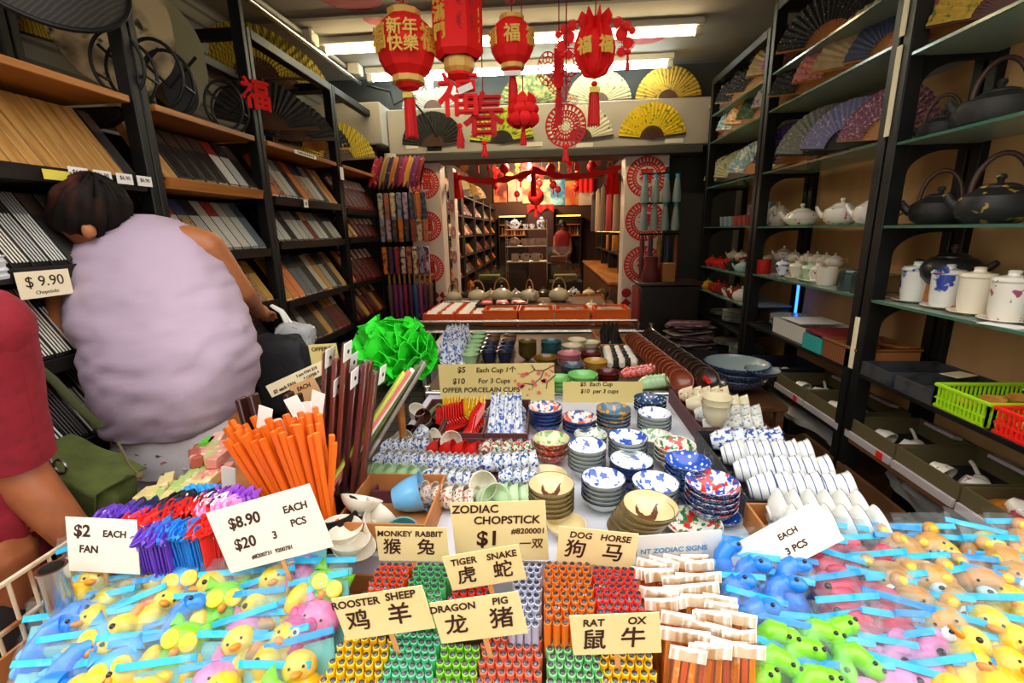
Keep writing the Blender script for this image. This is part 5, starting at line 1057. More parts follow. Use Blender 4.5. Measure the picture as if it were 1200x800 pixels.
BOWL = {'redblue': (blue, orb, darkrim), 'orangeblue': (blue, orb, darkrim), 'greyblue': (grybl, grybl, grybl), 'navy': (navyw, navyw, navyw), 'whiteblue': (gryw, cwb, darkrim), 'blueext': (blue, cwb2, darkrim), 'redgreen': (redw, rgr, redw), 'sprig': (gryw, grfl, grfl), 'floral': (gl('floral_ext', '#9b7d6a', ('noise', '#d9c9a8', 5, .5, .6)), flor, palerim), 'blossom': (navyx, bluew, bluew), 'redbluefloral': (navyx, rbl, rbl), 'cream': (creamx, cream, brnrim), 'plaincream': (cream, cream, cream)}
def pxr(p, w): d = (p - Vector((0, 0, EYE))).dot(-back); return w/2*d/F_PX
def stack(kind, px, py, w, n, lab, where, z0=.80, step=.22, tilt=(0, 0), cat='bowl', h=CH, deco=None):
    """px,py and w: rim centre and rim width of the top bowl as seen; the stack stands on z0"""
    R = .062; zr = z0 + .1
    for _ in range(4): p = onz(px, py, zr); R = pxr(p, w); zr = z0 + R*(h + (n - 1)*step)
    me = bowl_mesh((kind, h), *BOWL[kind], h=h)
    for k in range(n):
        top = n - 1 - k
        zz = z0 + .0005 + k*R*step
        o = put('bowl', me, None, (p.x + tilt[0]*k, p.y + tilt[1]*k, zz), (-(tilt[1])*8*k/n if tilt[1] else 0, tilt[0]*8*k/n if tilt[0] else 0, k*1.3), R, lab + (', topmost of ' if top == 0 else ', %s down in ' % ORD[top]) + where, cat, 'bowls in ' + where)
        if deco and top == 0: o.rotation_euler.z = 0; put('painted_rooster', once(('dec', h), lambda: decal([ROOST], brownp, h)), o)
    return p, R
stack('redblue', 639, 476, 40, 5, 'blue bowl with coral blooms', 'the stack beside the blue spoons')
stack('orangeblue', 679, 488, 40, 4, 'blue bowl with orange bloom', 'the stack before the small yellow sign')
stack('greyblue', 719, 478, 40, 5, 'grey blue bowl with gold leaves', 'the maple leaf stack below the crossbar')
stack('navy', 762, 466, 37, 4, 'dark navy bowl with white blossoms', 'the blossom stack against the crossbar')
stack('whiteblue', 767, 483, 39, 5, 'white bowl with blue grass', 'the stack right before the navy blossom stack')
stack('sprig', 692, 508, 38, 3, 'pale bowl with green sprigs', 'the low stack behind the blue flower bowls')
stack('sprig', 768, 510, 40, 3, 'pale bowl with green sprigs', 'the low stack behind the floral bowls')
stack('redgreen', 646, 513, 43, 3, 'red rimmed bowl with green leaves', 'the red rimmed stack', step=.34)
stack('whiteblue', 688, 521, 45, 6, 'white bowl with blue flower spray', 'the stack beside the red rimmed one')
stack('whiteblue', 736, 511, 45, 6, 'white bowl with scattered blue leaves', 'the stack behind the blue sided bowls')
stack('floral', 791, 520, 47, 4, 'red and green floral bowl', 'the floral stack beside the cream cups')
stack('blueext', 740, 538, 50, 4, 'blue sided bowl with a white inside', 'the blue sided stack')
stack('blossom', 806, 539, 51, 6, 'bright blue bowl with white blossoms', 'the bright blue stack')
stack('whiteblue', 707, 559, 51, 5, 'white bowl with broad blue leaf', 'the stack between both rooster stacks')
stack('whiteblue', 768, 564, 54, 5, 'white bowl with blue bird', 'the stack behind the leaning rooster bowls')
stack('redbluefloral', 835, 564, 60, 5, 'red and blue flowered bowl', 'the red and blue flowered stack')
stack('plaincream', 640, 556, 50, 1, 'plain cream plate', 'the spot behind the upright rooster bowls', h=.5)
stack('cream', 646, 566, 54, 6, 'cream bowl with a brown rooster', 'the upright rooster stack', deco=True)
stack('cream', 744, 587, 63, 6, 'cream bowl with a brown rooster and characters', 'the leaning rooster stack', tilt=(.006, -.002), deco=True)
stack('floral', 812, 611, 66, 1, 'red and green floral bowl', 'the spot in front of the leaning rooster bowls', h=.5)
stack('blossom', 848, 603, 38, 1, 'dark blue blossom bowl', 'the spot beside the marbled box', h=.6)
stack('plaincream', 664, 613, 46, 1, 'cream bowl', 'the spot behind the dog and horse sign')
# -------- divided boxes on the left of the front table
def spot(px, py, z): p = onz(px, py, z); return p
def tray(label, x0, x1, y0, y1, h=.05, m=None, z=.80, t=.006, name='open_box', cat='box', group='open boxes on the front table'):
    return put(name, openbox(G(), -(x1 - x0)/2, (x1 - x0)/2, -(y1 - y0)/2, (y1 - y0)/2, 0, h, t).mesh('box', m or m_plum), None, ((x0 + x1)/2, (y0 + y1)/2, z + .0005), label=label, cat=cat, group=group)
CUPO = [(0, 0), (.55, 0), (.58, .06), (.78, .5), (.9, 1.0), (.97, 1.42), (1.05, 1.5)]; CUPI = [(.97, 1.48), (.86, 1.0), (.7, .45), (0, .12)]
def cup_mesh(m, mi=None): return once(('cup', m.name, mi.name if mi else ''), lambda: G().lathe(CUPO, 18, 0).lathe([CUPO[-1]] + CUPI, 18, 1).mesh('cup', [m, mi or m], 50))
def cup(m, x, y, z, r, rot, lab, grp, mi=None, name='cup'): return put(name, cup_mesh(m, mi), None, (x, y, z), rot, r, lab, name if name == 'cup' else name, grp)
brwn = gl('brown', '#5b2f1c'); blkg = gl('blackglaze', '#2b2826'); yel = gl('yel', '#e3b514'); redc = gl('redcup', '#d8241c', ('noise', '#8f120f', 40, .62, .68)); celg = gl('celgreen', '#a9cf9c'); mintg = gl('mint', '#c9e3b8'); bws = gl('bluewhitestripe', '#e4e8ec', ('noise', '#3560b8', 5, .51, .56)); bwf = gl('bluewhitefish', '#dfe6ec', ('noise', '#2d53a6', 3.4, .53, .57)); orw = gl('orangefloral', '#e9e2d6', ('noise', '#d8623a', 4, .55, .59), ('noise', '#4a3a34', 5, .60, .63)); skyc = gl('skyblue', '#6fb3e0')
def cuprow(m, px0, py0, px1, py1, n, r, z, lab, where, mi=None, lean=1.35):
    """cups lying nested in a row between two seen points, mouths toward the street"""
    a, b = onz(px0, py0, z), onz(px1, py1, z); d = b - a; az = math.atan2(d.y, d.x)
    for k in range(n):
        t = k/max(1, n - 1); p = a.lerp(b, t); cup(m, p.x, p.y, z, r, (0, lean, az), '%s, %s in the row %s' % (lab, ORD[k], where), 'row of cups ' + where, mi)
ZB = .806
tray('plum box of brown, black and white cups', *(lambda a, b: (a.x, b.x))(onz(478, 520, .82), onz(512, 520, .82)), 1.40, 1.72)
tray('plum box of yellow and red soup spoons', *(lambda a, b: (a.x, b.x))(onz(513, 520, .82), onz(566, 520, .82)), 1.40, 1.72)
tray('plum box of blue and white spoons', *(lambda a, b: (a.x, b.x))(onz(567, 520, .82), onz(618, 520, .82)), 1.40, 1.72)
tray('plum box of blue cups and green cups', *(lambda a, b: (a.x, b.x))(onz(432, 590, .82), onz(488, 590, .82)), 1.06, 1.385, .04)
tray('plum box of blue and white patterned cups below the red cups', *(lambda a, b: (a.x, b.x))(onz(489, 590, .82), onz(552, 590, .82)), 1.06, 1.385, .04)
tray('plum box of fish patterned and pale green cups', *(lambda a, b: (a.x, b.x))(onz(553, 590, .82), onz(616, 590, .82)), 1.06, 1.385, .04)
RC = .03
for px, py, m, rot, lab in ((485, 487, wh, (.4, .5, 0), 'white cup tipped in the plum box of mixed cups'), (492, 489, brwn, (1.1, .2, .5), 'brown cup lying in the plum box of mixed cups'), (506, 484, celg, (.6, 1.1, .2), 'pale green cup in the plum box of mixed cups'), (508, 492, brwn, (1.2, .1, 2.4), 'dark brown cup at the edge of the plum box'), (482, 503, blkg, (1.4, 0, .2), 'black cup lying in the plum box of mixed cups'), (500, 504, blkg, (1.4, 0, .9), 'black cup beside the other black cup'), (473, 512, wh, (1.2, .3, .2), 'white cup lying before the black cups'), (487, 514, bwf, (1.3, 0, 2.6), 'blue flowered cup lying before the black cups'), (499, 517, wh, (.9, .6, 1), 'small white cup before the black cups')):
    p = onz(px, py, .835); cup(m, p.x, p.y, .832, RC, rot, lab, None)
# soup spoons
bwsp = gl('spoon_blue_white', '#e4e8ec', ('noise', '#3560b8', 60, .52, .57))
def sspoon(m): return once(('ssp', m.name), lambda: G().sheet(lambda u, v: ((u - .5)*.05*(sin(pi*min(1, v*1.7))**.6 if v < .55 else .5 + .0), .11*v - .03, .018*(2*u - 1)**2 + (.03*((v - .45)/.55)**1.3 if v > .45 else .0)), 8, 14, .004).mesh('sp', m))
def spoonrow(m, px0, py0, px1, py1, n, z, lab, where, rz=0, sc=1, tilt=.35):
    a, b = onz(px0, py0, z), onz(px1, py1, z)
    for k in range(n): p = a.lerp(b, k/max(1, n - 1)); put('soup_spoon', sspoon(m), None, (p.x, p.y, z), (tilt, 0, rz), sc, '%s, %s along the row %s' % (lab, ORD[k], where), 'soup spoon', 'soup spoons ' + where)
spoonrow(yel, 522, 490, 536, 488, 5, .818, 'yellow soup spoon', 'behind the red spoons, first pile', .1, .9); spoonrow(yel, 544, 490, 562, 488, 5, .818, 'yellow soup spoon', 'behind the red spoons, second pile', -.1, .9)
spoonrow(redc, 516, 506, 540, 498, 9, .815, 'red soup spoon', 'in the red spoon box, long pile', .2, 1.0); spoonrow(redc, 550, 514, 560, 498, 6, .815, 'red soup spoon', 'in the red spoon box, short pile', -.2, 1.0)
p = onz(533, 516, .84); cup(wh, p.x, p.y, .835, .034, (1.0, -.6, .3), 'white oval cup lying on the red spoons', None)
for r in range(4): spoonrow(bwsp, 574 + 11.5*r, 516, 577 + 10.5*r, 486, 8, .815, 'blue and white soup spoon', 'in the blue spoon box, pile %s' % ['one', 'two', 'three', 'four'][r], .1*r - .15, 1.0)
cuprow(bwf, 447, 526, 490, 524, 6, .03, .832, 'blue and white cup', 'at the back beside the green cups', wh); cuprow(bws, 440, 540, 488, 543, 6, .032, .832, 'blue printed cup', 'in front of the green cups box back', wh); cuprow(celg, 424, 558, 478, 562, 5, .034, .832, 'celadon green cup', 'of green cups above the blue mug', mintg)
cuprow(redc, 502, 527, 546, 530, 4, .03, .832, 'red glazed cup', 'of red cups', redc); cuprow(bws, 497, 544, 548, 546, 8, .03, .832, 'blue striped cup', 'under the red cups', wh); cuprow(bwf, 494, 561, 546, 566, 7, .032, .832, 'blue figured cup', 'second under the red cups', wh); cuprow(orw, 480, 580, 540, 586, 6, .032, .832, 'orange floral cup', 'at the front under the red cups', wh)
cuprow(flor, 562, 527, 610, 527, 5, .028, .832, 'leaf printed cup', 'at the back of the fish cups', wh); cuprow(bwf, 562, 545, 612, 543, 6, .032, .832, 'blue fish cup', 'of fish cups', wh); cuprow(bws, 586, 560, 614, 562, 4, .03, .832, 'blue striped cup', 'in front of the fish cups', wh); cuprow(mintg, 578, 582, 614, 584, 4, .032, .832, 'pale green cup', 'of pale green cups', mintg)
p = onz(565, 580, .845); cup(mintg, p.x, p.y, .835, .042, (.2, 1.2, -.6), 'large pale green cup lying beside the pale green row', None); p = onz(573, 563, .86); cup(wh, p.x, p.y, .852, .036, (1.0, -.7, .2), 'white oval cup lying on the fish cups', None)
p = onz(462, 582, .85); o = cup(skyc, p.x, p.y, .843, .05, (0, 1.35, .2), 'sky blue mug with a dotted face lying on its side', None, name='mug'); o['category'] = 'mug'
put('teal_tray', openbox(G(), -.05, .05, -.03, .03, 0, .025, .004).mesh('tt', mat('teal_plastic', '#35a9a2', .35)), None, onz(582, 592, .81) , label='small teal tray under the pale green cups', cat='tray')
# white bowls standing on edge at the left in a cardboard flap box
whb = bowl_mesh('plainwhite', wh, wh, wh)
o = put('cardboard_box', openbox(G(), -.11, .10, -.11, .11, 0, .07, .005).mesh('cb', m_card), None, (-.37, .99, .8005), (0, 0, .0), label='cardboard box of plain white bowls left of the monkey sign', cat='box')
for k, (px, py, w, rot, lab) in enumerate(((417, 583, 50, (-.5, .2, 0), 'white bowl tilted over the cardboard flap behind the stack'), (437, 595, 44, (-.9, .9, 0), 'white bowl lying on edge against the cardboard flap'), (397, 612, 48, (.0, .12, 0), 'top white bowl of the plain stack left of the monkey sign'), (404, 624, 50, (0, .2, 0), 'second white bowl of the plain stack left of the monkey sign'), (410, 634, 50, (0, .25, 0), 'third white bowl of the plain stack left of the monkey sign'), (425, 606, 44, (-.2, 1.0, 0), 'white bowl leaning behind the plain stack'), (432, 588, 40, (-.4, .9, .3), 'white bowl wedged at the back of the cardboard box'))):
    z = [.90, .875, .885, .872, .859, .87, .87][k]; p = onz(px, py, z); put('bowl', whb, None, (p.x, p.y, z - .045), rot, pxr(p, w), lab, 'bowl', 'plain white bowls in the cardboard box')
p = onz(430, 668, .85); cup(gl('tealmug', '#2f7f86'), -.335, .90, .8015, .036, (.3, .2, 0), 'dark teal cup standing behind the toy bags', None)
# -------- right hand boxes along the rail
def xr(px, py, z=.83): return onz(px, py, z).x
tray('plum box of cream cups along the rail', .50, .725, 1.44, 1.83, .06); tray('marbled box of white blue lined cups along the rail', .48, .725, 1.02, 1.425, .06, m_marb); o = tray('orange cardboard box of black lined white bowls at the rail corner', .47, .73, .878, 1.012, .06, m_card)
creamc = gl('creamcup', '#dcd2b0'); creamp = gl('creamcup_print', '#dcd2b0', ('noise', '#c9622f', 4, .6, .63)); grwh = gl('greywhite', '#d5d8d2', ('noise', '#7d8a98', 4, .57, .61))
whl = gl('white_lined', '#e8e9e4'); whln = gl('blue_lined', '#e8eaea', ('wavez', '#3c5798', .7, .93, .98)); bkln = gl('black_lined', '#ecece6'); rimk = gl('rim_black', '#3a3f42')
for r, (m, y, n) in enumerate(((creamp, 1.79, 5), (creamc, 1.69, 6), (grwh, 1.59, 6), (grwh, 1.50, 5))):
    for k in range(n): cup(m, .53 + k*.034, y, .842, .037, (.25, 1.35, 0), '%s, %s across the %s row of the plum rail box' % (['orange printed cream cup', 'plain cream cup', 'grey floral cup', 'grey sprigged cup'][r], ORD[k], ORD[r]), 'cups in the plum rail box', whl)
for k in range(2): cup(creamc, .56, 1.475, .862 + .022*k, .048, (0, 0, 0), ['lower', 'upper'][k] + ' wide cream cup of the pair standing upright in the rail box', 'upright cream cups', creamc)
for r, (m, y, n) in enumerate(((bwf, 1.375, 5), (whln, 1.285, 6), (whln, 1.19, 6), (whln, 1.10, 6))):
    for k in range(n): cup(m, .515 + k*.037, y, .842, .042, (.2, 1.3, 0), '%s, %s across the %s row of the marbled box' % (['blue flowered white cup', 'blue lined white cup', 'blue lined white cup', 'blue lined white cup'][r], ORD[k], ORD[r]), 'cups in the marbled box', whl)
bb = bowl_mesh('bkln', bkln, bkln, rimk)
for r in range(2):
    for k in range(6): put('bowl', bb, None, (.505 + k*.034, .975 - r*.06, .858), (.15, 1.25, 0), .05, 'black lined white bowl on edge, %s in the %s row of the orange rail box' % (ORD[k], ['back', 'front'][r]), 'bowl', 'black lined bowls on edge')
# ================================================================ middle table
m_t2 = [('green', gl('g_green', '#8fbf8c')), ('brown', gl('g_brown', '#6d5235')), ('navy', gl('g_navy', '#1c2440'))]
cuprow(wh, 508, 418, 522, 399, 9, .035, .835, 'white cup', 'beside the green crepe paper', wh)
for r in range(3): spoonrow(bwsp, 522 + 9*r, 426, 530 + 9*r, 398, 10, .82, 'blue and white spoon', 'on the middle table, pile %s' % ['one', 'two', 'three'][r], .3, 1.3)
for k in range(6): p = onz(551 + 2.2*k, 424 - 5.4*k, .83); cup(celg, p.x, p.y, .806, .045, (0, 0, 0), 'celadon cup on the middle table, %s from the big yellow sign' % ORD[k], 'celadon cups on the middle table', celg)
for r in range(2):
    for k in range(5):
        p = onz(573 + 19*r + k*1.5, 420 - 5*k, .83); m = m_t2[2][1] if k < 3 else m_t2[1][1]
        cup(m, p.x, p.y, .806, .044, (0, 0, .5*k), '%s glazed cup in the %s column, %s from the big yellow sign' % ('navy' if k < 3 else 'brown', ['first', 'second'][r], ORD[k]), 'dark cups on the middle table', m)
def g2(n, c, *p): return gl(n, c, *p, rough=.3)
amberg = g2('amber', '#8a6418', ('noise', '#5b4212', 20, .45, .6)); tealb = g2('teal_lattice', '#1f4c52', ('edge', '#4f8a8a', 7, .06, .03)); pinkb = g2('pinkb', '#c98288', ('noise', '#b0606a', 30, .5, .6)); dredb = g2('dredb', '#5d1519'); must = g2('must', '#c99f4a', ('wavex', '#b3832f', 6, .6, .9)); lat = g2('nvlat', '#22303f', ('edge', '#8fa3b0', 7, .06, .03)); limeb = g2('limeb', '#7fc86f'); olvb = g2('olvb', '#6a5a24', ('noise', '#433a18', 4, .45, .6))
for nm, m in (('olive', olvb), ('teal', tealb), ('amber', amberg), ('pink', pinkb), ('darkred', dredb), ('mustard', must), ('lattice', lat), ('limeg', limeb), ('creamy', creamc)): BOWL[nm] = (m, m, m)
for kd, px, py, w, n, lab, wh_ in (('olive', 618, 399, 22, 6, 'olive brown glazed bowl', 'the olive stack behind the big yellow sign'), ('teal', 646, 399, 25, 5, 'teal latticed bowl', 'the teal stack'), ('amber', 640, 418, 30, 1, 'amber oval dish', 'the spot before the teal stack'), ('creamy', 676, 397, 22, 3, 'cream petal bowl', 'the cream pile at the far edge'), ('creamy', 692, 400, 22, 2, 'cream petal bowl', 'the cream pile beside the dark spoons'), ('creamy', 670, 404, 24, 2, 'cream petal bowl', 'the cream pile behind the pink bowls'), ('pink', 667, 413, 27, 4, 'dusty pink bowl', 'the pink stack'), ('darkred', 692, 413, 26, 2, 'dark red bowl', 'the dark red pair'), ('mustard', 698, 422, 28, 3, 'ribbed mustard bowl', 'the mustard stack'), ('lattice', 671, 427, 28, 3, 'dark latticed bowl', 'the dark lattice stack'), ('limeg', 683, 438, 35, 3, 'light green oval bowl', 'the light green stack behind the small sign'), ('limeg', 655, 442, 30, 3, 'light green oval bowl', 'the light green stack beside the big sign'), ('darkred', 712, 435, 28, 3, 'deep maroon bowl', 'the maroon stack by the red flecked cups')):
    stack(kd, px, py, w, n, lab, wh_, z0=.80, step=.26)
o = tray('card box of dark spoons on the middle table', *(lambda a, b: (a.x, b.x))(onz(704, 412, .83), onz(738, 412, .83)), 2.62, 3.05, .05, m_card)
spoonrow(blkg, 708, 410, 712, 398, 7, .82, 'dark spoon', 'in the card box, first pile', 0, 1.4); spoonrow(blkg, 720, 410, 722, 398, 7, .82, 'dark spoon', 'in the card box, second pile', 0, 1.4)
for r in range(5):
    cuprow(wh if r % 2 == 0 else blkg, 715 + r*7, 428, 712 + r*5.5, 413, 5, .026, .83, ['white', 'black', 'white', 'black', 'white'][r] + ' tiny cup', 'in the striped block, line %s' % ['one', 'two', 'three', 'four', 'five'][r], wh if r % 2 == 0 else blkg)
cuprow(redw, 728, 440, 756, 436, 6, .03, .83, 'red flecked white cup', 'before the striped block', wh); cuprow(celg, 748, 452, 768, 450, 5, .034, .83, 'pale celadon cup', 'beside the small sign end', celg)
terra = g2('terra', '#8a3d22', ('noise', '#6d2d18', 14, .4, .65)); dkbr = g2('dkbrown', '#33241c')
for m, q, lab in ((terra, (796, 448, 741, 400), 'terracotta dish'), (dkbr, (826, 446, 760, 397), 'dark brown dish')):
    a, b = onz(*q[:2], .85), onz(*q[2:], .85); d = b - a; me = bowl_mesh('nest' + m.name, m, m, gl(m.name + '_rim', {'glaze_terra': '#b8663f', 'glaze_dkbrown': '#5a4436'}[m.name]), .55)  # lighter rim colour painted in as the highlight along each edge
    for k in range(17):
        p = a.lerp(b, k/16); put('dish', me, None, (p.x, p.y, .852), (0, -1.0, math.atan2(d.y, d.x)), .052 + .002*(k % 2), '%s on edge, %s from the crossbar in its nested row' % (lab, ORD[k]), 'dish', 'nested %ses' % lab)
a, b = onz(769, 402, .86), onz(831, 447, .86)
put('red_stick', G().tube([a, b], .011, 8).mesh('rs', m_red), None, label='long red stick lying beside the dark brown cups', cat='stick')
# large blue bowls on a stool beyond the middle table
o = put('wooden_stool', None, None, (1.02, 2.42, 0), label='low wooden stool under the large blue bowls', cat='stool')
put('seat', G().box(-.17, .17, -.2, .2, .60, .63, ch=.005).mesh('s', m_brown), o)
for sx in (-1, 1):
    for sy in (-1, 1): put('leg', G().box(sx*.14 - .018, sx*.14 + .018, sy*.17 - .018, sy*.17 + .018, 0, .599).mesh('l', m_brown), o)
bigb = gl('big_blue', '#33476f', ('noise', '#8c9bb8', 24, .56, .6)); bigi = gl('big_blue_in', '#8c9a9c'); BOWL['big'] = (bigb, bigi, bigb)
for k in range(3): put('bowl', bowl_mesh('big', bigb, bigi, bigb, .55), None, (1.02, 2.46, .631 + k*.035), (0, 0, k), .165, 'large blue printed bowl, %s from the bottom on the wooden stool' % ORD[k], 'bowl', 'large blue bowls')
put('bowl', bowl_mesh('big', bigb, bigi, bigb, .55), None, (1.10, 2.34, .74), (0, 0, 1), .085, 'smaller blue bowl standing inside the large blue bowls', 'bowl')
# ================================================================ rear table
ocr = mat('orange_crate', '#ff6c16', .45); och = mat('orange_tray', '#f4581a', .5)
for k, (xa, xb) in enumerate(((566, 606), (608, 649), (651, 691), (697, 738))):
    a, b = ony(xa, 380, 3.33), ony(xb, 380, 3.33); w = b.x - a.x
    o = put('orange_crate', openbox(G(), -w/2, w/2, 0, .24, 0, .115, .006).mesh('oc', ocr), None, ((a.x + b.x)/2, 3.325, .8205), label='orange plastic crate behind the chrome rail, %s from the black box' % ORD[k], cat='crate', group='orange plastic crates')
    put('rim', G().box(-w/2 - .005, w/2 + .005, -.008, -.001, .10, .118, ch=.001).mesh('rim', ocr), o); put('packets', G().box(-w/2 + .03, w/2 - .03, .03, .2, .007, .105, ch=.01).mesh('pk', mat('packet_grey', '#a89a90', .6, pat=[('noise', '#6d4a42', 14, .5, .6)])), o)
for n, (xa, xb) in enumerate(((-.93, -.70), (-.68, -.46))):
    y0, y1 = 3.36, 3.92; g = openbox(G(), xa, xb, y0, y1, 0, .055, .008)
    w = xb - xa
    for i in (1, 2): g.box(xa + w*i/2 - .004 if i == 1 else xb - .005, xa + w*i/2 + .004 if i == 1 else xb - .001, y0 + .008, y1 - .008, .008, .05)
    for j in (1, 2, 3): yy = y0 + (y1 - y0)*j/4; g.box(xa + .008, xb - .008, yy - .004, yy + .004, .008, .05)
    put('divided_tray', g.mesh('dt', och), None, (0, 0, .8505), label='orange divided tray of small card slips, ' + ('by the first pillar' if n == 0 else 'beside the black box'), cat='tray', group='orange divided trays')
    put('tray_riser', G().box(xa, xb, y0, y1, 0, .029).mesh('tr', m_tabtop), None, (0, 0, .8203), label='dark board under the orange tray, ' + ('by the first pillar' if n == 0 else 'beside the black box'), cat='board', group='boards under the orange trays')
    for i in range(2):
        for j in range(4): put('card_slip', once('slip', lambda: G().box(-.04, .04, -.045, .045, 0, .012, ch=.002).mesh('slip', m_paper)), None, (xa + w*(i + .5)/2, y0 + (y1 - y0)*(j + .5)/4, .895), (.15, 0, .1*(i - j)), 1, 'white card slip, %s, %s column, %s from the street' % ('by the first pillar' if n == 0 else 'beside the black box', ORD[i], ORD[j]), 'card', 'card slips in the orange trays')
a, b = ony(558, 380, 3.6), ony(618, 380, 3.6)
bx_ = put('black_box', openbox(G(), a.x, b.x, 3.60, 3.86, 0, .12, .008).mesh('bb', mat('black_card', '#17150f', .6)), None, (0, 0, .8205), label='black open box of red packets behind the orange crates', cat='box')
for k in range(3): put('red_packet', once('rpk', lambda: G().box(-.05, .05, -.08, .08, 0, .05, ch=.012).mesh('rp', mat('red_white', '#d8252c', .45, pat=[('noise', '#f2e3e0', 16, .56, .6)]))), None, (a.x + .07 + k*(b.x - a.x - .14)/2, 3.73, .895), (0, 0, .2*k), 1, 'red and white packet in the black box, %s from the first pillar' % ORD[k], 'packet', 'red packets in the black box')
put('packet_filler', G().box(a.x + .01, b.x - .01, 3.61, 3.85, 0, .06).mesh('pf', m_tabtop), None, (0, 0, .829), label='dark filler board inside the black box', cat='board')
# a stepped board carries the cane handled teapots
put('step_board', G().box(-.90, .52, 3.98, 4.42, 0, .055, ch=.004).mesh('sb', m_tabtop), None, (0, 0, .8205), label='dark step board carrying the cane handled teapots', cat='board')
cane = [(.05*cos(pi*k/14)*1.25, 0, .10 + .10*sin(pi*k/14)) for k in range(15)]
ivory = gl('ivory', '#cfc6a8'); cpot = pot_meshes('cane', [(0, 0), (.05, 0), (.082, .025), (.09, .055), (.075, .09), (.042, .108), (0, .108)], ivory, .04, .107, .012, ivory, ([(.08, 0, .05), (.105, 0, .07), (.122, 0, .105)], [.017, .012, .008]), (cane, .005), canecol)
for k, (px, py, s_) in enumerate(((531, 355, .85), (559, 355, 1.0), (588, 354, 1.08), (621, 353, 1.0), (655, 353, 1.05))):
    p = onz(px, py, .876); pot('cane_handled_teapot', cpot, (p.x, 4.13 if k % 2 else 4.15, .876), [2.8, .2, 0, -1.0, .4][k], s_, 'ivory cane handled teapot on the rear table, %s from the first pillar' % ORD[k], 'cane handled teapots', 'teapot')
for k, (px, m, s_) in enumerate(((545, blkg, .7), (575, ivory, .7), (604, blw, .7), (637, olvb, .75), (672, blw, .75), (690, creamc, .7), (706, olvb, .7))):
    p = ony(px, 340, 4.72); pot('teapot', teapot(m, 'rt' + m.name), (p.x, 4.72, .8205), .3*k, s_*1.25, 'small teapot at the back of the rear table, %s from the first pillar' % ORD[k], 'small teapots at the back', 'teapot')
for k, (px, py, m, lab) in enumerate(((580, 353, celg, 'pale green small bowl before the cane handled teapots'), (609, 351, bwf, 'blue patterned small bowl before the cane handled teapots'), (634, 355, navyw, 'dark patterned tea cup before the cane handled teapots'), (656, 355, wh, 'white small bowl before the cane handled teapots'), (706, 354, wh, 'white small bowl near the right pillar'), (690, 349, wh, 'white saucer bowl by the wooden tray'))):
    p = onz(px, py, .85); BOWL['s' + m.name] = (m, m, m); put('bowl', bowl_mesh('s' + m.name, m, m, m), None, (p.x, min(p.y, 3.93), .8206), (0, 0, 0), .062, lab, 'bowl')
for k, (px, py, m, lab) in enumerate(((636, 366, ivory, 'small ivory teapot with a red label on the rear table'), (693, 365, wh, 'white leaf shaped teapot behind the last orange crate'))):
    p = onz(px, py, .85); o = pot('teapot', teapot(m, 'rf' + m.name), (p.x, p.y, .8205), .2, 1.0, lab, None, 'teapot')
    if k == 0: put('red_label', G().box(-.018, .018, -.083, -.078, .03, .065).mesh('rl', m_red), o)
p = onz(676, 354, .85); put('yellow_rimmed_dish', bowl_mesh('ydish', ivory, ivory, yelg, .45), None, (p.x, 3.93 - .05, .8205), (0, 0, 0), (.13, .085, .085), 'yellow rimmed oval dish on the rear table', 'dish')
for k, px in enumerate((663, 716)): p = onz(px, 367, .85); put('gift_box', G().box(-.07, .07, -.11, .11, 0, .04, ch=.004).mesh('gb', mat('gift_print', '#e6ddd0', .5, pat=[('noise', '#c2485a', 26, .57, .62)])), None, (p.x, p.y + .03, .8205), (0, 0, .1), label='white flowered gift box on the rear table, ' + ('between the small teapots' if k == 0 else 'nearest the right pillar'), cat='box', group='flowered gift boxes')
put('wooden_tray', openbox(G(), .20, .56, 4.46, 4.66, 0, .05, .01).mesh('wt', m_wood), None, (0, 0, .8205), label='wooden tray of saucers at the back of the rear table', cat='tray')
# ================================================================ front bench: zodiac chopsticks
T5 = table('low front bench under the chopsticks and bagged toys', -1.02, 1.05, .36, .865, .66, False)
zs_cols = {'orange red': '#e8491f', 'green': '#4bb368', 'red': '#e6352b', 'silver': '#c6cbe4', 'orange': '#f07a1c', 'coral red': '#ea3a34', 'yellow': '#f6c80a', 'mint': '#5fcf96', 'lime': '#86d326', 'salmon': '#f2714f', 'pale mint': '#86d98a', 'golden yellow': '#fdc70c'}
m_tip = mat('shell_tip', '#2a2d33', .18, pat=[('noise', '#7f858f', 160, .56, .72)], coat=.4)
def stick_meshes(col, L):
    m = mat('zod_' + col.replace(' ', '_'), zs_cols[col], .35, pat=[('noise', '#ffffff', 90, .70, .74)])
    return once(('zs', col, L), lambda: (G().lathe([(0, 0), (.0042, 0), (.0062, L - .004), (.0062, L), (.0052, L + .0006), (0, L + .0006)], 8, 0).mesh('stick', m), G().lathe([(0, L + .0007), (.0047, L + .0007), (.0047, L + .0016), (.003, L + .0032), (0, L + .0038)], 12).mesh('tip', m_tip)))
BLK = [  # colour, sign name, x0,x1 at (px,py) corners: top-left and bottom-right of the seen top, z of the tips
 ('yellow', 'rooster', 386, 452, 742, 806, .862), ('mint', 'sheep', 453, 510, 738, 806, .862), ('lime', 'dragon', 511, 560, 752, 806, .862), ('salmon', 'pig', 561, 634, 742, 806, .862),
 ('pale mint', 'rat', 641, 704, 740, 806, .862), ('golden yellow', 'ox', 705, 768, 762, 806, .862),
 ('orange', 'dog', 638, 696, 657, 733, .905), ('coral red', 'horse', 697, 750, 663, 722, .905), ('silver', 'snake', 600, 634, 658, 735, .895), ('red', 'tiger', 528, 576, 676, 705, .895),
 ('orange red', 'monkey', 434, 476, 658, 700, .905), ('green', 'rabbit', 477, 522, 658, 712, .905)]
random.seed(11)
sticks = []
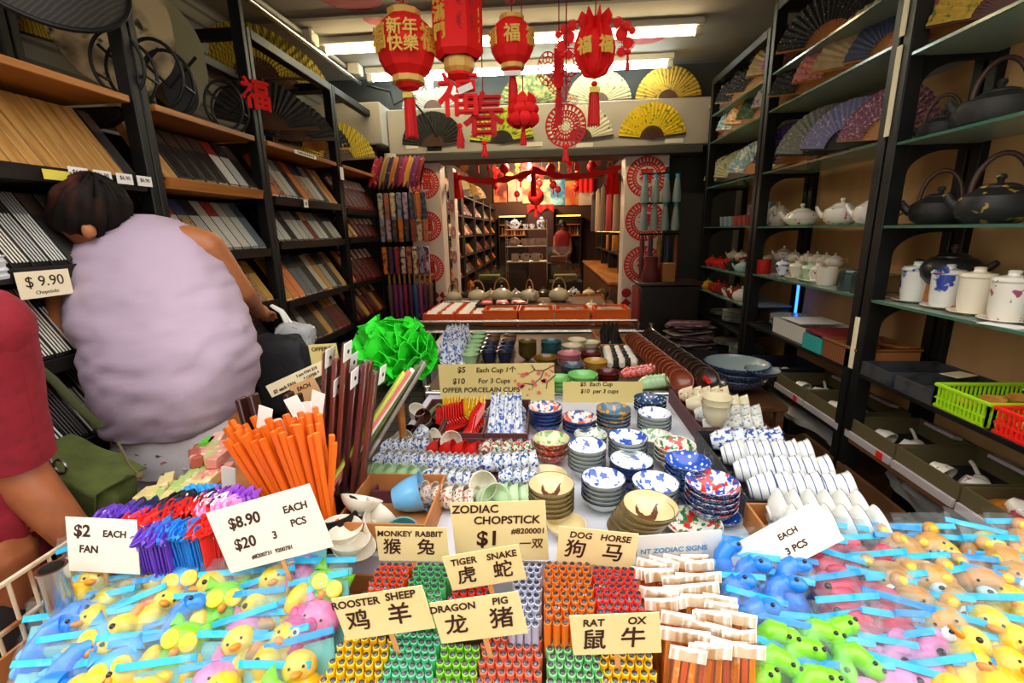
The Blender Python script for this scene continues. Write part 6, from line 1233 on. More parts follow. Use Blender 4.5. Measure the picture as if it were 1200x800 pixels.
for col, zod, xa, xb, ya, yb, zt in BLK:
    pm = (ya + yb)/2; a = onz(xa, pm, zt); b = onz(xb, pm, zt); c = onz((xa + xb)/2, ya, zt); d = onz((xa + xb)/2, min(yb, 804), zt)
    if zod in ('rooster', 'monkey'): a.x += 0
    nx = max(3, round((b.x - a.x)/.0136)); ny = max(3, round((c.y - d.y)/.0142))
    for j in range(ny):
        for i in range(nx):
            x = a.x + (b.x - a.x)*(i + .5 + (.25 if j % 2 else -.25)*.6)/nx; y = d.y + (c.y - d.y)*(j + .5)/ny
            sticks.append((y, col, zod, i, j, x, zt))
    put('stick_box', openbox(G(), a.x - .004, b.x + .004, d.y - .004, c.y + .004, 0, zt - .72, .002).mesh('sb', mat('stickbox', '#4a3a2c', .6)), None, (0, 0, .6605), label='low open box holding the %s coloured chopsticks of the %s sign' % (col, zod), cat='box', group='chopstick boxes')
sticks.sort(key=lambda s: s[0]); rest = G(); restm = []; rcol = {}
for n, (y, col, zod, i, j, x, zt) in enumerate(sticks):
    L = zt - .664; dz = random.uniform(-.005, .004); tl = (random.uniform(-.012, .012), random.uniform(-.012, .012))
    if n < 300:
        a, b = stick_meshes(col, L); o = put('zodiac_chopstick', a, None, (x, y, .6635 + dz*.2), (tl[0]*.3, tl[1]*.3, 0), 1, '%s chopstick with black oval tip, %s across in row %s from front, %s box' % (col, ORD[i], ORD[j], zod), 'chopstick', 'zodiac chopsticks')
        put('tip', b, o)
    else:
        if col not in rcol: rcol[col] = len(restm); restm.append(MATS['zod_' + col.replace(' ', '_')] if 'zod_' + col.replace(' ', '_') in MATS else mat('zod_' + col.replace(' ', '_'), zs_cols[col], .35))
        T = TR((x, y, .6635)); rest.lathe([(0, 0), (.0042, 0), (.0062, L - .004), (.0062, L), (0, L + .0006)], 8, rcol[col], T)
        rest.lathe([(0, L + .0007), (.0047, L + .0007), (.0047, L + .0016), (0, L + .0038)], 10, 60, T)
if restm:
    k = len(restm); rest.mi = [k if q == 60 else q for q in rest.mi]; restm.append(m_tip)
    put('zodiac_chopsticks', rest.mesh('rest', restm), None, label='the many chopsticks standing farther back behind the zodiac signs', cat='chopsticks', kind='stuff', group='zodiac chopsticks')
# ================================================================ hand written signs
m_kraft = mat('sign_cream', '#f0dca0', .7, pat=[('noise', '#ecd594', 12, .4, .7)]); m_signw = mat('sign_white', '#f3ecdc', .7); m_signy = mat('sign_yellow', '#d9c67f', .7); m_mark = mat('marker', '#38130f', .6)
m_stk = mat('popsicle', '#d99a5a', .6)
def sign(tl, tr, bl, y, lines, label, m=None, stickz=None, ink=None, cat='sign', lean=.0):
    a, b, c = ony(*tl, y), ony(*tr, y), ony(*bl, y); u = b - a; w, h = u.length, (c - a).length; roll = math.atan2(u.z, u.x)
    ctr = (b + c)/2 if True else a
    o = put('price_sign', G().box(-w/2, w/2, -.0008, .0008, -h/2, h/2, ch=.0003).mesh('card', m or m_kraft), None, ctr, (lean, -roll, 0), 1, label, cat)
    for t, s_, uu, vv, *r in lines:
        words_on('lettering', t, s_*h*(1.06 if ord(t[0]) > 255 else .95), ink or m_mark, o, ((uu - .5)*w, -.0012, (.5 - vv)*h), (pi/2, -(r[0] if r else 0), 0), .0003, 'CENTER', shear=.12, bold=s_*h*(.014 if ord(t[0]) > 255 else .022), sx=(r[1] if len(r) > 1 else 1))
    if stickz is not None: put('stick', G().box(-.004, .004, .001, .003, stickz - ctr.z, h*.2, ch=.0005).mesh('st', m_stk), o)
    return o
sign((443, 617), (527, 618), (441, 656), .775, [('MONKEY', .23, .26, .2), ('RABBIT', .23, .74, .2), ('猴', .46, .2, .6), ('兔', .46, .68, .6)], 'cream sign reading MONKEY RABBIT', stickz=.8)
sign((531, 589), (643, 586), (531, 657), .80, [('ZODIAC', .19, .26, .12), ('CHOPSTICK', .19, .58, .31), ('$1', .36, .36, .62), ('#8200001', .13, .80, .50), ('一双', .17, .82, .72)], 'largest cream sign reading ZODIAC CHOPSTICK $1', stickz=.8, m=m_kraft)
sign((523, 652), (612, 637), (525, 692), .66, [('TIGER', .26, .26, .22), ('SNAKE', .26, .76, .22), ('虎', .48, .24, .64), ('蛇', .48, .72, .64)], 'cream sign reading TIGER SNAKE', stickz=.8)
sign((654, 616), (747, 625), (653, 657), .775, [('DOG', .25, .28, .2), ('HORSE', .25, .72, .2), ('狗', .5, .22, .62), ('马', .5, .7, .62)], 'cream sign reading DOG HORSE', stickz=.8)
sign((395, 701), (502, 685), (399, 750), .572, [('ROOSTER', .24, .24, .18), ('SHEEP', .24, .74, .15), ('鸡', .48, .2, .6), ('羊', .48, .66, .58)], 'cream sign reading ROOSTER SHEEP', stickz=.78)
sign((509, 706), (613, 692), (512, 754), .572, [('DRAGON', .23, .24, .18), ('PIG', .23, .78, .16), ('龙', .46, .22, .6), ('猪', .48, .74, .58)], 'cream sign reading DRAGON PIG', stickz=.78)
sign((671, 721), (777, 717), (668, 767), .565, [('RAT', .25, .26, .2), ('OX', .25, .74, .18), ('鼠', .5, .24, .64), ('牛', .5, .68, .62)], 'cream sign reading RAT OX', stickz=.78)
sign((251, 602), (374, 567), (261, 670), .715, [('$8.90 ', .25, .33, .27), ('EACH', .16, .80, .28), ('$20', .25, .24, .60), ('3', .17, .53, .60), ('PCS', .16, .78, .50), ('#8200731  9200781', .09, .45, .84)], 'white sign reading $8.90 EACH $20 3 PCS', m_signw, stickz=.79, lean=-.1)
sign((66, 608), (150, 612), (92, 665), .70, [('$2', .32, .22, .25), ('EACH', .18, .68, .28), ('FAN', .2, .3, .58)], 'white sign reading $2 EACH FAN', m_signw, stickz=.79, lean=-.15)
sign((516, 427), (652, 425), (514, 470), 1.84, [('$5', .22, .2, .16), ('Each Cup 1个', .19, .5, .17), ('$10', .22, .17, .46), ('For 3 Cups', .19, .48, .46), ('OFFER PORCELAIN CUPS', .19, .36, .70)], 'big yellow sign reading $5 Each Cup, OFFER PORCELAIN CUPS', m_signy, stickz=.81)
bs = bpy.data.objects['price_sign.009']
g = G(); random.seed(5)
for br in ([(.25, .075), (.2, .05), (.165, .052), (.12, .03), (.09, .04)], [(.2, .05), (.19, .02), (.155, -.01), (.15, -.035)], [(.165, .052), (.15, .075)], [(.155, -.01), (.12, -.005), (.10, -.02)], [(.25, .03), (.215, .0), (.21, -.03)]): g.tube([(x, -.0015, z) for x, z in br], [.0032 - .0006*i for i in range(len(br))], 5)
put('plum_branch', g.mesh('pb', mat('branch_ink', '#6b5340', .7)), bs)
g = G()
for k in range(26): x = .08 + .16*random.random(); z = .02 + (x - .16)*.3 + .06*(random.random() - .5) - (.05 if random.random() < .3 else 0); r = .004 + .006*random.random(); g.lathe([(0, -.0012), (r, -.0012), (r, .0012), (0, .0012)], 7, 0, TR((x, -.0025, z), (pi/2, 0, 0)))
put('plum_blossoms', g.mesh('pbl', mat('blossom_pink', '#dd6a68', .7)), bs)
sign((658, 447), (752, 447), (661, 478), 1.82, [('$5  Each Cup', .22, .42, .1), ('$10  per 3 cups', .22, .46, .36)], 'small yellow sign reading $10 per 3 cups under the light green bowls', m_signy, stickz=.81)
sign((862, 642), (962, 588), (884, 680), .80, [('EACH', .19, .56, .34), ('3 PCS', .22, .55, .68)], 'white sign reading EACH 3 PCS on the black lined bowls', m_signw, stickz=.82, lean=-.3)
sign((363, 404), (396, 402), (364, 430), 1.30, [('OFFER FR', .26, .5, .22), ('$5', .26, .5, .68)], 'small yellow sign reading OFFER $5 behind the long fan cases', m_signy, stickz=.78)
sign((312, 452), (382, 420), (318, 466), 1.20, [('$5 each FAN', .4, .25, .7), ('3 pcs FAN $10', .32, .66, .3), ('* OFFER *', .34, .7, .72)], 'long cream sign reading $5 each FAN OFFER', mat('sign_pale', '#efe3bd', .7), stickz=.78)
sign((343, 452), (372, 440), (345, 475), 1.16, [('EACH', .3, .5, .3)], 'small tan sign reading EACH below the long fan sign', mat('sign_tan', '#e0b079', .7), stickz=.78)
z_ = sign((745, 628), (846, 620), (747, 662), .835, [('NT ZODIAC SIGNS', .24, .43, .55)], 'white card reading ZODIAC SIGNS in pale blue', m_paper, stickz=.8, ink=mat('ink_blue', '#5f9fd0', .6))
# ================================================================ folded fans, seals and orange chopsticks on the left
fanbox = put('cardboard_box', openbox(G(), -.26, .27, -.08, .09, 0, .05, .005).mesh('fb', m_card), None, (-.80, .86, .7805), label='shallow cardboard box holding the folded cloth fans', cat='box')
def ffan(c):
    m = mat('cloth_' + c, {'purple': '#6a3fc0', 'navy': '#26305f', 'red': '#e6261f', 'blue': '#1f86e0', 'pink': '#eba4d8', 'white': '#f3e6f2', 'violet': '#9a4fd0', 'black': '#1f1c22'}[c], .45, pat=[('noise', '#ffffff', 60, .68, .73)])
    def mk():
        g = G()
        for k in range(7): g.box(-.012 + k*.0035, -.0095 + k*.0035, -.013 + .004*(k % 2), .012 + .004*(k % 2), .0, .17, ch=.0007)
        a = g.mesh('pleats', m); b = G().box(-.0145, -.0125, -.015, .016, 0, .172, ch=.0005).box(.0145, .0165, -.015, .016, 0, .172, ch=.0005).mesh('guards', mat('guard_' + c, '#2a1c1a', .5) if c in ('black', 'navy') else m)
        t = G().sheet(lambda u, v: ((u - .5)*.045, .018*sin(11*u + 2*v) + (v - .5)*.03, .17 + .012*sin(9*u)*sin(7*v)), 14, 8, .0025).mesh('ruffle', m)
        return a, b, t
    return once(('ffan', c), mk)
FF = [('purple', 122, 160, 598, 5, 'purple cloth fan beside the olive bag'), ('navy', 164, 198, 590, 4, 'navy cloth fan behind the red ones'), ('red', 152, 186, 606, 4, 'red cloth fan beside the purple ones'), ('red', 200, 240, 588, 5, 'red cloth fan in the middle of the box'), ('black', 208, 250, 580, 4, 'black cloth fan behind the middle red ones'), ('purple', 172, 184, 618, 2, 'purple cloth fan under the bright blue ones'), ('blue', 186, 226, 612, 5, 'bright blue cloth fan in front'), ('red', 228, 252, 612, 4, 'red cloth fan in clear wrap beside the $8.90 sign'), ('white', 232, 262, 586, 4, 'pinkish white cloth fan'), ('pink', 246, 272, 590, 3, 'pink cloth fan beside the $8.90 sign'), ('violet', 252, 292, 577, 5, 'violet cloth fan against the orange chopsticks')]
for c, xa, xb, py, n, lab in FF:
    a, b, t = ffan(c)
    for k in range(n):
        p = onz(xa + (xb - xa)*k/max(1, n - 1), py, .965); o = put('folded_fan', a, None, (p.x, p.y, .787), (random.uniform(-.1, .1), random.uniform(-.08, .08), random.uniform(-.4, .4)), 1, '%s, %s from the street door side' % (lab, ORD[k]) if False else '%s, %s from the outer end' % (lab, ORD[k]), 'fan', 'folded cloth fans')
        put('guard_sticks', b, o); put('ruffled_edge', t, o)
for k in range(2): p = onz(226 + 18*k, 571, .95); put('blue_pom', G().sheet(lambda u, v: (.02*(u - .5)*2, .016*(v - .5)*2, .008*sin(14*u)*cos(12*v)), 14, 14, .004).mesh('pom', mat('cloth_cyan', '#1f9ee8', .5)), None, (p.x, p.y, .945), label='bright blue ruffled tassel end behind the white fans, ' + ['outer one', 'inner one'][k], cat='fan', group='blue ruffled ends')
# stone seals
ped = put('seal_riser', G().box(-.13, .12, -.10, .10, 0, .085, ch=.004).mesh('sr', m_card), None, (-.83, 1.045, .7805), label='cardboard riser under the stone seal blocks', cat='riser')
SC = {'cream': '#ecd98e', 'pale green': '#b6cf78', 'pink': '#e79a8c', 'rose brown': '#b8584a', 'light pink': '#f2bfae', 'bright green': '#6fd23a'}
random.seed(21); seal_n = {}
for k, (px, py, c) in enumerate(((170, 580, 'cream'), (180, 578, 'cream'), (186, 582, 'pale green'), (196, 584, 'cream'), (204, 580, 'pale green'), (192, 566, 'cream'), (198, 562, 'cream'), (206, 572, 'pale green'), (214, 566, 'pale green'), (220, 570, 'cream'), (214, 576, 'pale green'), (222, 560, 'pale green'), (230, 566, 'cream'), (236, 560, 'pink'), (228, 556, 'pale green'), (240, 552, 'pale green'), (250, 556, 'pink'), (246, 562, 'cream'), (232, 546, 'rose brown'), (236, 540, 'rose brown'), (246, 540, 'pink'), (252, 544, 'pale green'), (258, 546, 'pink'), (244, 532, 'bright green'), (256, 526, 'light pink'), (260, 536, 'pink'), (252, 534, 'pale green'), (266, 550, 'pink'), (180, 588, 'pale green'), (210, 584, 'cream'))):
    p = onz(px, py, .885); seal_n[c] = seal_n.get(c, 0) + 1; s_ = 1 + (.35 if py < 548 else 0)
    z = .8665 + (.03 if py < 550 else 0)
    put('stone_seal', once(('seal', c), lambda: G().box(-.012, .012, -.028, .028, 0, .024, ch=.002).mesh('seal', mat('seal_' + c.replace(' ', ''), SC[c], .4, pat=[('noise', '#fff4d8', 40, .56, .7)]))), None, (p.x, p.y, z), (0, 0, random.uniform(.1, .7)), (s_, s_, 1.2), '%s stone seal block, %s of its colour counted from the purple fans' % (c, ORD[seal_n[c] - 1]), 'seal', 'stone seal blocks')
# orange chopsticks in a dark pot
ora = mat('chop_orange', '#ee6f12', .45, pat=[('noise', '#d9590a', 30, .4, .7, (1, 1, .1))]); random.seed(31)
pc = onz(325, 640, .79); pot_c = Vector((-.50, .92, .7805))
put('stick_pot', G().lathe([(0, 0), (.055, 0), (.06, .10), (.056, .10), (.05, .008), (0, .008)], 20).mesh('sp', BLACK), None, pot_c, label='dark round pot holding the thick orange chopsticks', cat='pot')
ostick = once('ostick', lambda: (G().lathe([(0, 0), (.0055, 0), (.0085, .24), (0, .24)], 4, 0, TR((0, 0, 0), (0, 0, pi/4))).mesh('os', ora, 20), G().box(-.0052, .0052, -.0052, .0052, .2402, .2415).mesh('oe', mat('chop_orange_end', '#f28a33', .5))))
tops = []
for r, (ya, yb, n) in enumerate(((520, 500, 11), (512, 490, 11), (503, 484, 12), (497, 482, 12), (505, 492, 8))):
    for k in range(n):
        t = k/(n - 1); tops.append((268 + 104*t + random.uniform(-3, 3) + (6 if r == 4 else 0), ya + (yb - ya)*t + random.uniform(-6, 6) + (10 if t > .85 and r < 2 else 0), r, k))
for px, py, r, k in tops:
    y = .90 + .028*r; tp = ony(px, py, y); bt = pot_c + Vector(((tp.x - pot_c.x + .02)*.42, (y - .95)*.55, .012)); d = tp - bt
    o = put('orange_chopstick', ostick[0], None, bt, d.to_track_quat('Z', 'Y').to_euler(), (1, 1, d.length/.24), 'thick orange chopstick, %s from the outer side in the %s rank of the bundle' % (ORD[k], ORD[r]), 'chopstick', 'thick orange chopsticks'); put('cut_end', ostick[1], o)
for k, (a, b) in enumerate((((392, 519), (378, 590)), ((389, 510), (377, 575)))):
    tp, bt = ony(*a, .92), ony(*b, .90); bt.z = max(bt.z - .12, .80); d = tp - bt; o = put('orange_chopstick', ostick[0], None, bt, d.to_track_quat('Z', 'Y').to_euler(), (1, 1, d.length/.24), 'loose orange chopstick standing apart beside the fan cases, %s one' % ['nearer', 'farther'][k], 'chopstick', 'thick orange chopsticks'); put('cut_end', ostick[1], o)
def slab(a, b, w, t, m, name, label, cat, group=None, face=None, g=None):
    """flat bar from a to b, wide side turned to the street"""
    d = b - a; L = d.length; q = d.to_track_quat('Z', 'Y')
    return put(name, G().box(-w/2, w/2, -t/2, t/2, 0, L, ch=min(w, t)*.2).mesh('slab', m), None, a, q.to_euler(), 1, label, cat, group)
for k, (xa, ya, c, lab) in enumerate(((282, 466, '#e9b40e', 'yellow slim gift box with dark edges, outermost behind the orange chopsticks'), (296, 462, '#5a1d18', 'maroon slim gift box behind the orange chopsticks'), (290, 472, '#3a1613', 'dark brown slim gift box behind the orange chopsticks'), (348, 462, '#e9b40e', 'yellow slim gift box beside the tan sign'), (338, 460, '#5a1d18', 'maroon slim gift box beside the tan sign'))):
    tp = ony(xa, ya, 1.06 + .012*k); bt = tp + Vector((.03, -.0, -(tp.z - .785))); o = slab(bt, tp, .034, .014, mat('slim_%d' % k, '#3a1512', .4), 'slim_gift_box', lab, 'box', 'slim gift boxes')
    put('front_label', G().box(-.013, .013, -.0085, -.0072, .02, (tp - bt).length - .03).mesh('fl', mat('sliml_' + c[1:], c, .45)), o)
for k, (px, py) in enumerate(((347, 478), (362, 484), (372, 472), (327, 505), (268, 560), (310, 490), (355, 500))):
    p = ony(px, py, .97 if px < 340 else 1.02); put('price_tag', once('ptag', lambda: G().box(-.018, .018, -.001, .001, -.03, .03, ch=.0004).mesh('pt', m_paper)), None, p, (0, random.uniform(-.4, .4), random.uniform(-.5, .5)), 1, 'white folded price tag among the stick bundles, %s counted from the tan sign outward' % ORD[k], 'price tag', 'white tags among the bundles')
# long maroon fan cases standing in clear sleeves
sleeve = film('sleeve', '#fff4f4', .95, .1, True); random.seed(9)
for k in range(11):
    px = 380 + (k % 6)*10 + (5 if k > 5 else 0); py = [412, 420, 404, 432, 425, 436, 410, 440, 418, 430, 424][k]; y = 1.06 + (.035 if k > 5 else 0)
    tp = ony(px + 3 + (k % 6)*1.4, py, y); bt = ony(376 + (k % 6)*9, 600, y); bt.z = .785
    c = ['#5a2a22', '#6e2c28', '#7c3a2a', '#522020', '#66262c', '#4a2018'][k % 6]
    o = slab(bt, tp, .024, .012, mat('fcase_' + c[1:], c, .5, pat=[('noise', '#8a4a3a', 30, .5, .7, (1, 1, .1))]), 'long_fan_case', 'long maroon wooden fan case, %s from the outer side in the %s rank' % (ORD[k % 6], ['front', 'rear'][k // 6]), 'fan case', 'long maroon fan cases')
    L = (tp - bt).length; put('clear_sleeve', G().box(-.014, .014, -.008, .008, .004, L + .01, ch=.003).mesh('sl', sleeve), o)
    if k in (0, 2, 3, 5, 7, 8): put('white_flag', G().box(-.022, .022, -.010, -.008, L - .035, L + .012, ch=.0005).lathe([(0, -.0005), (.005, -.0005), (.005, .0008), (0, .0008)], 10, 1, TR((0, -.011, L - .012), (pi/2, 0, 0))).mesh('wf', [m_paper, INK]), o, (0, 0, 0), (0, random.uniform(-.1, .1), 0))
# long leaning packs of coloured paper fans
for k, (xa, xb, ya, c, w, lab) in enumerate(((474, 372, 436, '#cdd35a', .02, 'yellow green edged paper pack'), (480, 376, 434, '#f07a7a', .02, 'pink edged paper pack'), (484, 380, 432, '#eceae2', .022, 'white paper pack'), (489, 388, 428, '#5d6a35', .024, 'olive paper pack in clear wrap'), (497, 398, 424, '#8f9588', .03, 'grey wrapped paper pack with a white price tag'))):
    tp = ony(xa, ya, 1.14 + .012*k); bt = ony(xb, 588, 1.02 + .012*k); bt.z = max(bt.z, .785); o = slab(bt, tp, w, .010, mat('ppack_' + c[1:], c, .45, pat=[('noise', '#ffffff', 9, .62, .8)]), 'long_paper_pack', lab + ' leaning beside the green crepe paper', 'paper pack', 'leaning paper packs')
    if k == 4: put('price_tag', G().box(-.03, .02, -.009, -.006, (tp - bt).length - .03, (tp - bt).length + .04, ch=.0005).mesh('tag', m_paper), o, (0.02, 0, 0), (0, .35, 0)); put('clear_sleeve', G().box(-w*.62, w*.62, -.007, .007, .01, (tp - bt).length + .01, ch=.003).mesh('sl', sleeve), o)
# green crepe paper bunch
gp = ony(462, 418, 1.32); random.seed(14)
o = put('crepe_paper_bunch', None, None, gp, label='bright green ruffled crepe paper bunch beside the fan cases', cat='paper bunch')
g = G()
for k in range(34):
    az = 2*pi*k/34*5 + random.uniform(-.3, .3); el = random.uniform(-.7, 1.4); s_ = random.uniform(.8, 1.2)
    def f(u, v, k=k, s_=s_): rr = .035 + .085*v*s_; a = (u - .5)*1.5; return (rr*cos(a*.8), rr*sin(a)*1.1, .03*sin(11*u + 5*v + k)*v + .03*v*v)
    g.sheet(f, 12, 6, .002, 0, TR((0, 0, -.01), (0, -el, az)))
put('ruffles', g.mesh('ruffles', mat('crepe_green', '#1fd61a', .65, pat=[('noise', '#0fa30f', 30, .5, .7)]), 60), o)
put('core', G().ell((0, 0, 0), (.075, .07, .06)).mesh('core', mat('crepe_core', '#12a012', .7)), o)
put('holder', G().tube([(0, .02, -.02), (0, .02, .785 - gp.z)], .012, 8).mesh('holder', m_wood), o)
# ================================================================ wire basket and posts at the street edge
m_rust = mat('rusty_cream', '#d9c6a8', .6, pat=[('noise', '#9a5a2a', 9, .52, .66)])
o = put('wire_basket', None, None, (0, 0, 0), label='rusty cream wire basket at the street corner, full of bagged toys', cat='basket')
b0 = Vector((-1.00, .52, .0)); g = G()
for z in (.87, .78, .69): g.tube([(-1.03, .36, z), (-1.03, .80, z), (-.52, .80, z)], .006, 6)
put('wires', g.mesh('wires', m_rust), o); g = G()
for k in range(12): y = .38 + .037*k; g.tube([(-1.03, y, .66), (-1.03, y, .87)], .0035, 6)
put('uprights', g.mesh('uprights', m_rust), o); put('corner_leg', G().box(-1.045, -1.02, .55, .575, .30, .88, ch=.003).mesh('leg', m_rust), o); put('hook', G().tube([(-1.03, .62, .87), (-1.03, .62, .97), (-1.02, .60, .985), (-1.0, .59, .97)], .006, 6).mesh('hook', m_chrome), o)
p = onz(61, 668, .93)
put('steel_tube_post', G().lathe([(0, 0), (.021, 0), (.021, p.z), (.023, p.z + .001), (.023, p.z + .006), (.018, p.z + .006), (.017, p.z - .05), (0, p.z - .05)], 24).mesh('tp', m_chrome), None, (p.x, p.y, 0), label='open steel tube post at the table corner beside the $2 sign', cat='post')
# ================================================================ clear packs of orange chopsticks
hdr = mat('pack_header', '#fffdf8', .5); opk = mat('pack_orange', '#ffab42', .4, pat=[('noise', '#fff0d8', 30, .6, .7)]); opk2 = mat('pack_deep', '#e8662a', .4)
packm = once('opack', lambda: (G().sheet(lambda u, v: ((u - .5)*.05, -.012 + .003*sin(9*u), .16*v), 6, 8, .0008).sheet(lambda u, v: ((u - .5)*.05, .006, .16*v), 6, 8, .0008).mesh('pw', film('pack_wrap', '#fff8ee', .93, .12, True)), [G().box(-.016 + .011*k, -.008 + .011*k, -.008, .0, .004, .14, ch=.0015).mesh('pst', m) for k, m in ((0, opk), (1, opk2), (2, opk))], G().box(-.027, .027, -.010, -.0085, .142, .164, ch=.0004).mesh('ph', hdr)))
random.seed(17); n_ = 0
for r, (py, xa, xb, n) in enumerate(((664, 752, 832, 5), (684, 752, 838, 6), (704, 758, 842, 6), (724, 784, 852, 5), (746, 790, 866, 5), (768, 792, 872, 5), (790, 796, 878, 5))):
    for k in range(n):
        z = .885 - .004*r; p = onz(xa + (xb - xa)*k/(n - 1) + random.uniform(-3, 3), py, z); q = put('chopstick_packet', packm[0], None, (p.x, p.y, .73), (random.uniform(-.25, -.1), random.uniform(-.12, .12), random.uniform(-.35, .15)), 1, 'clear packet of orange chopsticks with white header, %s in the %s row from the back' % (ORD[k], ORD[r]), 'chopstick packet', 'clear chopstick packets')
        for s_ in packm[1]: put('chopstick', s_, q)
        put('header', packm[2], q)
put('packet_bin', openbox(G(), .10, .36, .40, .86, 0, .075, .004).box(.105, .355, .405, .855, .058, .067).mesh('pbn', m_card), None, (.0, 0, .6605), label='low cardboard bin under the clear chopstick packets', cat='bin')
# ================================================================ bagged squeeze toys
def rub(n, c): return mat('rubber_' + n, c, .35, coat=.2)
eyeb = rub('eye', '#1b1513'); eyew = rub('eyewhite', '#f3f0ea')
bagf = film('bag_film', '#f8fdff', .975, .06, True); zipm = mat('zip_cyan', '#10bdf2', .3); zipm2 = mat('zip_blue', '#1f9ae6', .3)
teal = mat('card_teal', '#6fb8bd', .5, pat=[('noise', '#7fc6c0', 6, .4, .6)]); ovl = mat('card_oval', '#e6ecd2', .6)
YEL, ORG, LIM, BLU, PNK, RED, TAN, MAG = rub('yellow', '#f6c313'), rub('orange', '#f08a1a'), rub('lime', '#7ed321'), rub('blue', '#1f7fe0'), rub('pink', '#f27fae'), rub('red', '#e8244e'), rub('tan', '#e0943c'), rub('magenta', '#dd2a86'); SKY = rub('sky', '#46a9e6'); BRN = rub('brown', '#7a4526'); TANB = rub('lightbrown', '#c98a4e')
def toy_meshes(kind):
    def e(*a, m=None, **k): return G().ell(*a, **k)
    def mk():
        P = []
        def eyes(y, z, dx, r, w=True):
            if w: P.append(('eye_white', G().ell((-dx, y, z), (r, r*.5, r)).mesh('ew', eyew))); P.append(('eye_white', G().ell((dx, y, z), (r, r*.5, r)).mesh('ew', eyew)))
            P.append(('pupil', G().ell((-dx, y - r*.4, z), (r*.5, r*.35, r*.5)).mesh('ep', eyeb))); P.append(('pupil', G().ell((dx, y - r*.4, z), (r*.5, r*.35, r*.5)).mesh('ep', eyeb)))
        if kind in ('owl', 'tealowl'):
            c = LIM if kind == 'owl' else SKY
            body = G().ell((0, 0, -.012), (.034, .022, .034)).ell((0, -.002, .022), (.033, .022, .024)).lathe([(.012, 0), (0, .02)], 8, 0, TR((-.022, 0, .038), (0, -.4, 0))).lathe([(.012, 0), (0, .02)], 8, 0, TR((.022, 0, .038), (0, .4, 0))).mesh('owl', c)
            [P.append(('eye_ring', G().lathe([(0, 0), (.013, 0), (.012, .004), (.006, .005), (0, .003)], 16, 0, TR((sx*.013, -.02, .022), (pi/2, 0, 0))).mesh('er', YEL))) for sx in (-1, 1)]
            P.append(('beak', G().ell((0, -.022, .008), (.006, .008, .007)).mesh('bk', ORG))); P.append(('wing', G().ell((.03, -.012, -.012), (.014, .012, .024)).mesh('wg', YEL))); P.append(('wing', G().ell((-.03, -.012, -.012), (.014, .012, .024)).mesh('wg', YEL)))
        elif kind == 'chick':
            body = G().ell((0, 0, -.01), (.032, .024, .034)).ell((0, -.002, .026), (.024, .02, .022)).mesh('chick', YEL); eyes(-.019, .03, .009, .004, False)
            P.append(('beak', G().ell((0, -.022, .022), (.008, .01, .005)).mesh('bk', ORG))); P.append(('wing', G().ell((.03, -.006, -.008), (.009, .014, .02)).mesh('wg', ORG))); P.append(('wing', G().ell((-.03, -.006, -.008), (.009, .014, .02)).mesh('wg', ORG)))
        elif kind == 'duck':
            body = G().ell((0, 0, -.012), (.036, .022, .024)).ell((-.016, -.002, .02), (.022, .019, .021)).ell((.034, 0, 0), (.014, .01, .01)).mesh('duck', YEL); P.append(('beak', G().ell((-.036, -.006, .016), (.012, .01, .005)).mesh('bk', ORG))); P.append(('pupil', G().ell((-.022, -.019, .026), .004).mesh('ep', eyeb))); P.append(('wing', G().ell((.006, -.02, -.008), (.018, .008, .012)).mesh('wg', ORG)))
        elif kind in ('bear', 'brownbear'):
            c = TAN if kind == 'bear' else TANB
            body = G().ell((0, 0, .018), (.034, .026, .028)).ell((-.027, .002, .041), (.012, .009, .012)).ell((.027, .002, .041), (.012, .009, .012)).ell((0, 0, -.026), (.026, .022, .028)).ell((-.026, -.006, -.02), (.010, .01, .018)).ell((.026, -.006, -.02), (.01, .01, .018)).mesh('bear', c); eyes(-.024, .022, .013, .0042, False)
            P.append(('muzzle', G().ell((0, -.023, .009), (.013, .008, .010)).mesh('mz', eyew))); P.append(('nose', G().ell((0, -.031, .012), (.004, .003, .003)).mesh('ns', eyeb))); P.append(('inner_ear', G().ell((-.027, -.006, .041), (.007, .004, .007)).mesh('ie', YEL))); P.append(('inner_ear', G().ell((.027, -.006, .041), (.007, .004, .007)).mesh('ie', YEL)))
        elif kind == 'worm':
            body = G().tube([(.03, 0, -.05), (.022, -.002, -.02), (.004, -.004, .004), (-.014, -.004, .024), (-.02, -.004, .04), (-.008, -.006, .052), (.012, -.008, .05)], [.014, .017, .018, .018, .017, .018, .017], 12).ell((.02, -.009, .048), (.017, .017, .016)).ell((.03, 0, -.05), .014).mesh('worm', LIM); P.append(('pupil', G().ell((.014, -.026, .054), .0035).mesh('ep', eyeb))); P.append(('pupil', G().ell((.028, -.024, .053), .0035).mesh('ep', eyeb))); P.append(('spots', G().ell((-.012, -.02, .02), (.005, .003, .005)).ell((.006, -.021, -.002), (.005, .003, .005)).mesh('sp', rub('olive', '#4c7a14'))))
        elif kind == 'bluedino':
            body = G().tube([(.034, 0, -.046), (.012, 0, -.03), (-.006, 0, -.006), (-.012, -.002, .02), (-.004, -.004, .042), (.014, -.006, .05)], [.006, .02, .026, .019, .015, .016], 12).ell((.024, -.008, .048), (.018, .015, .014)).ell((-.018, -.006, -.042), (.012, .012, .014)).ell((.006, -.006, -.046), (.012, .012, .012)).mesh('dino', BLU); P.append(('pupil', G().ell((.024, -.024, .054), .0035).mesh('ep', eyeb))); P.append(('back_plate', G().ell((-.03, 0, .01), (.009, .005, .01)).ell((-.03, 0, -.012), (.009, .005, .01)).ell((-.024, 0, .032), (.008, .005, .008)).mesh('bp', SKY)))
        elif kind == 'pig':
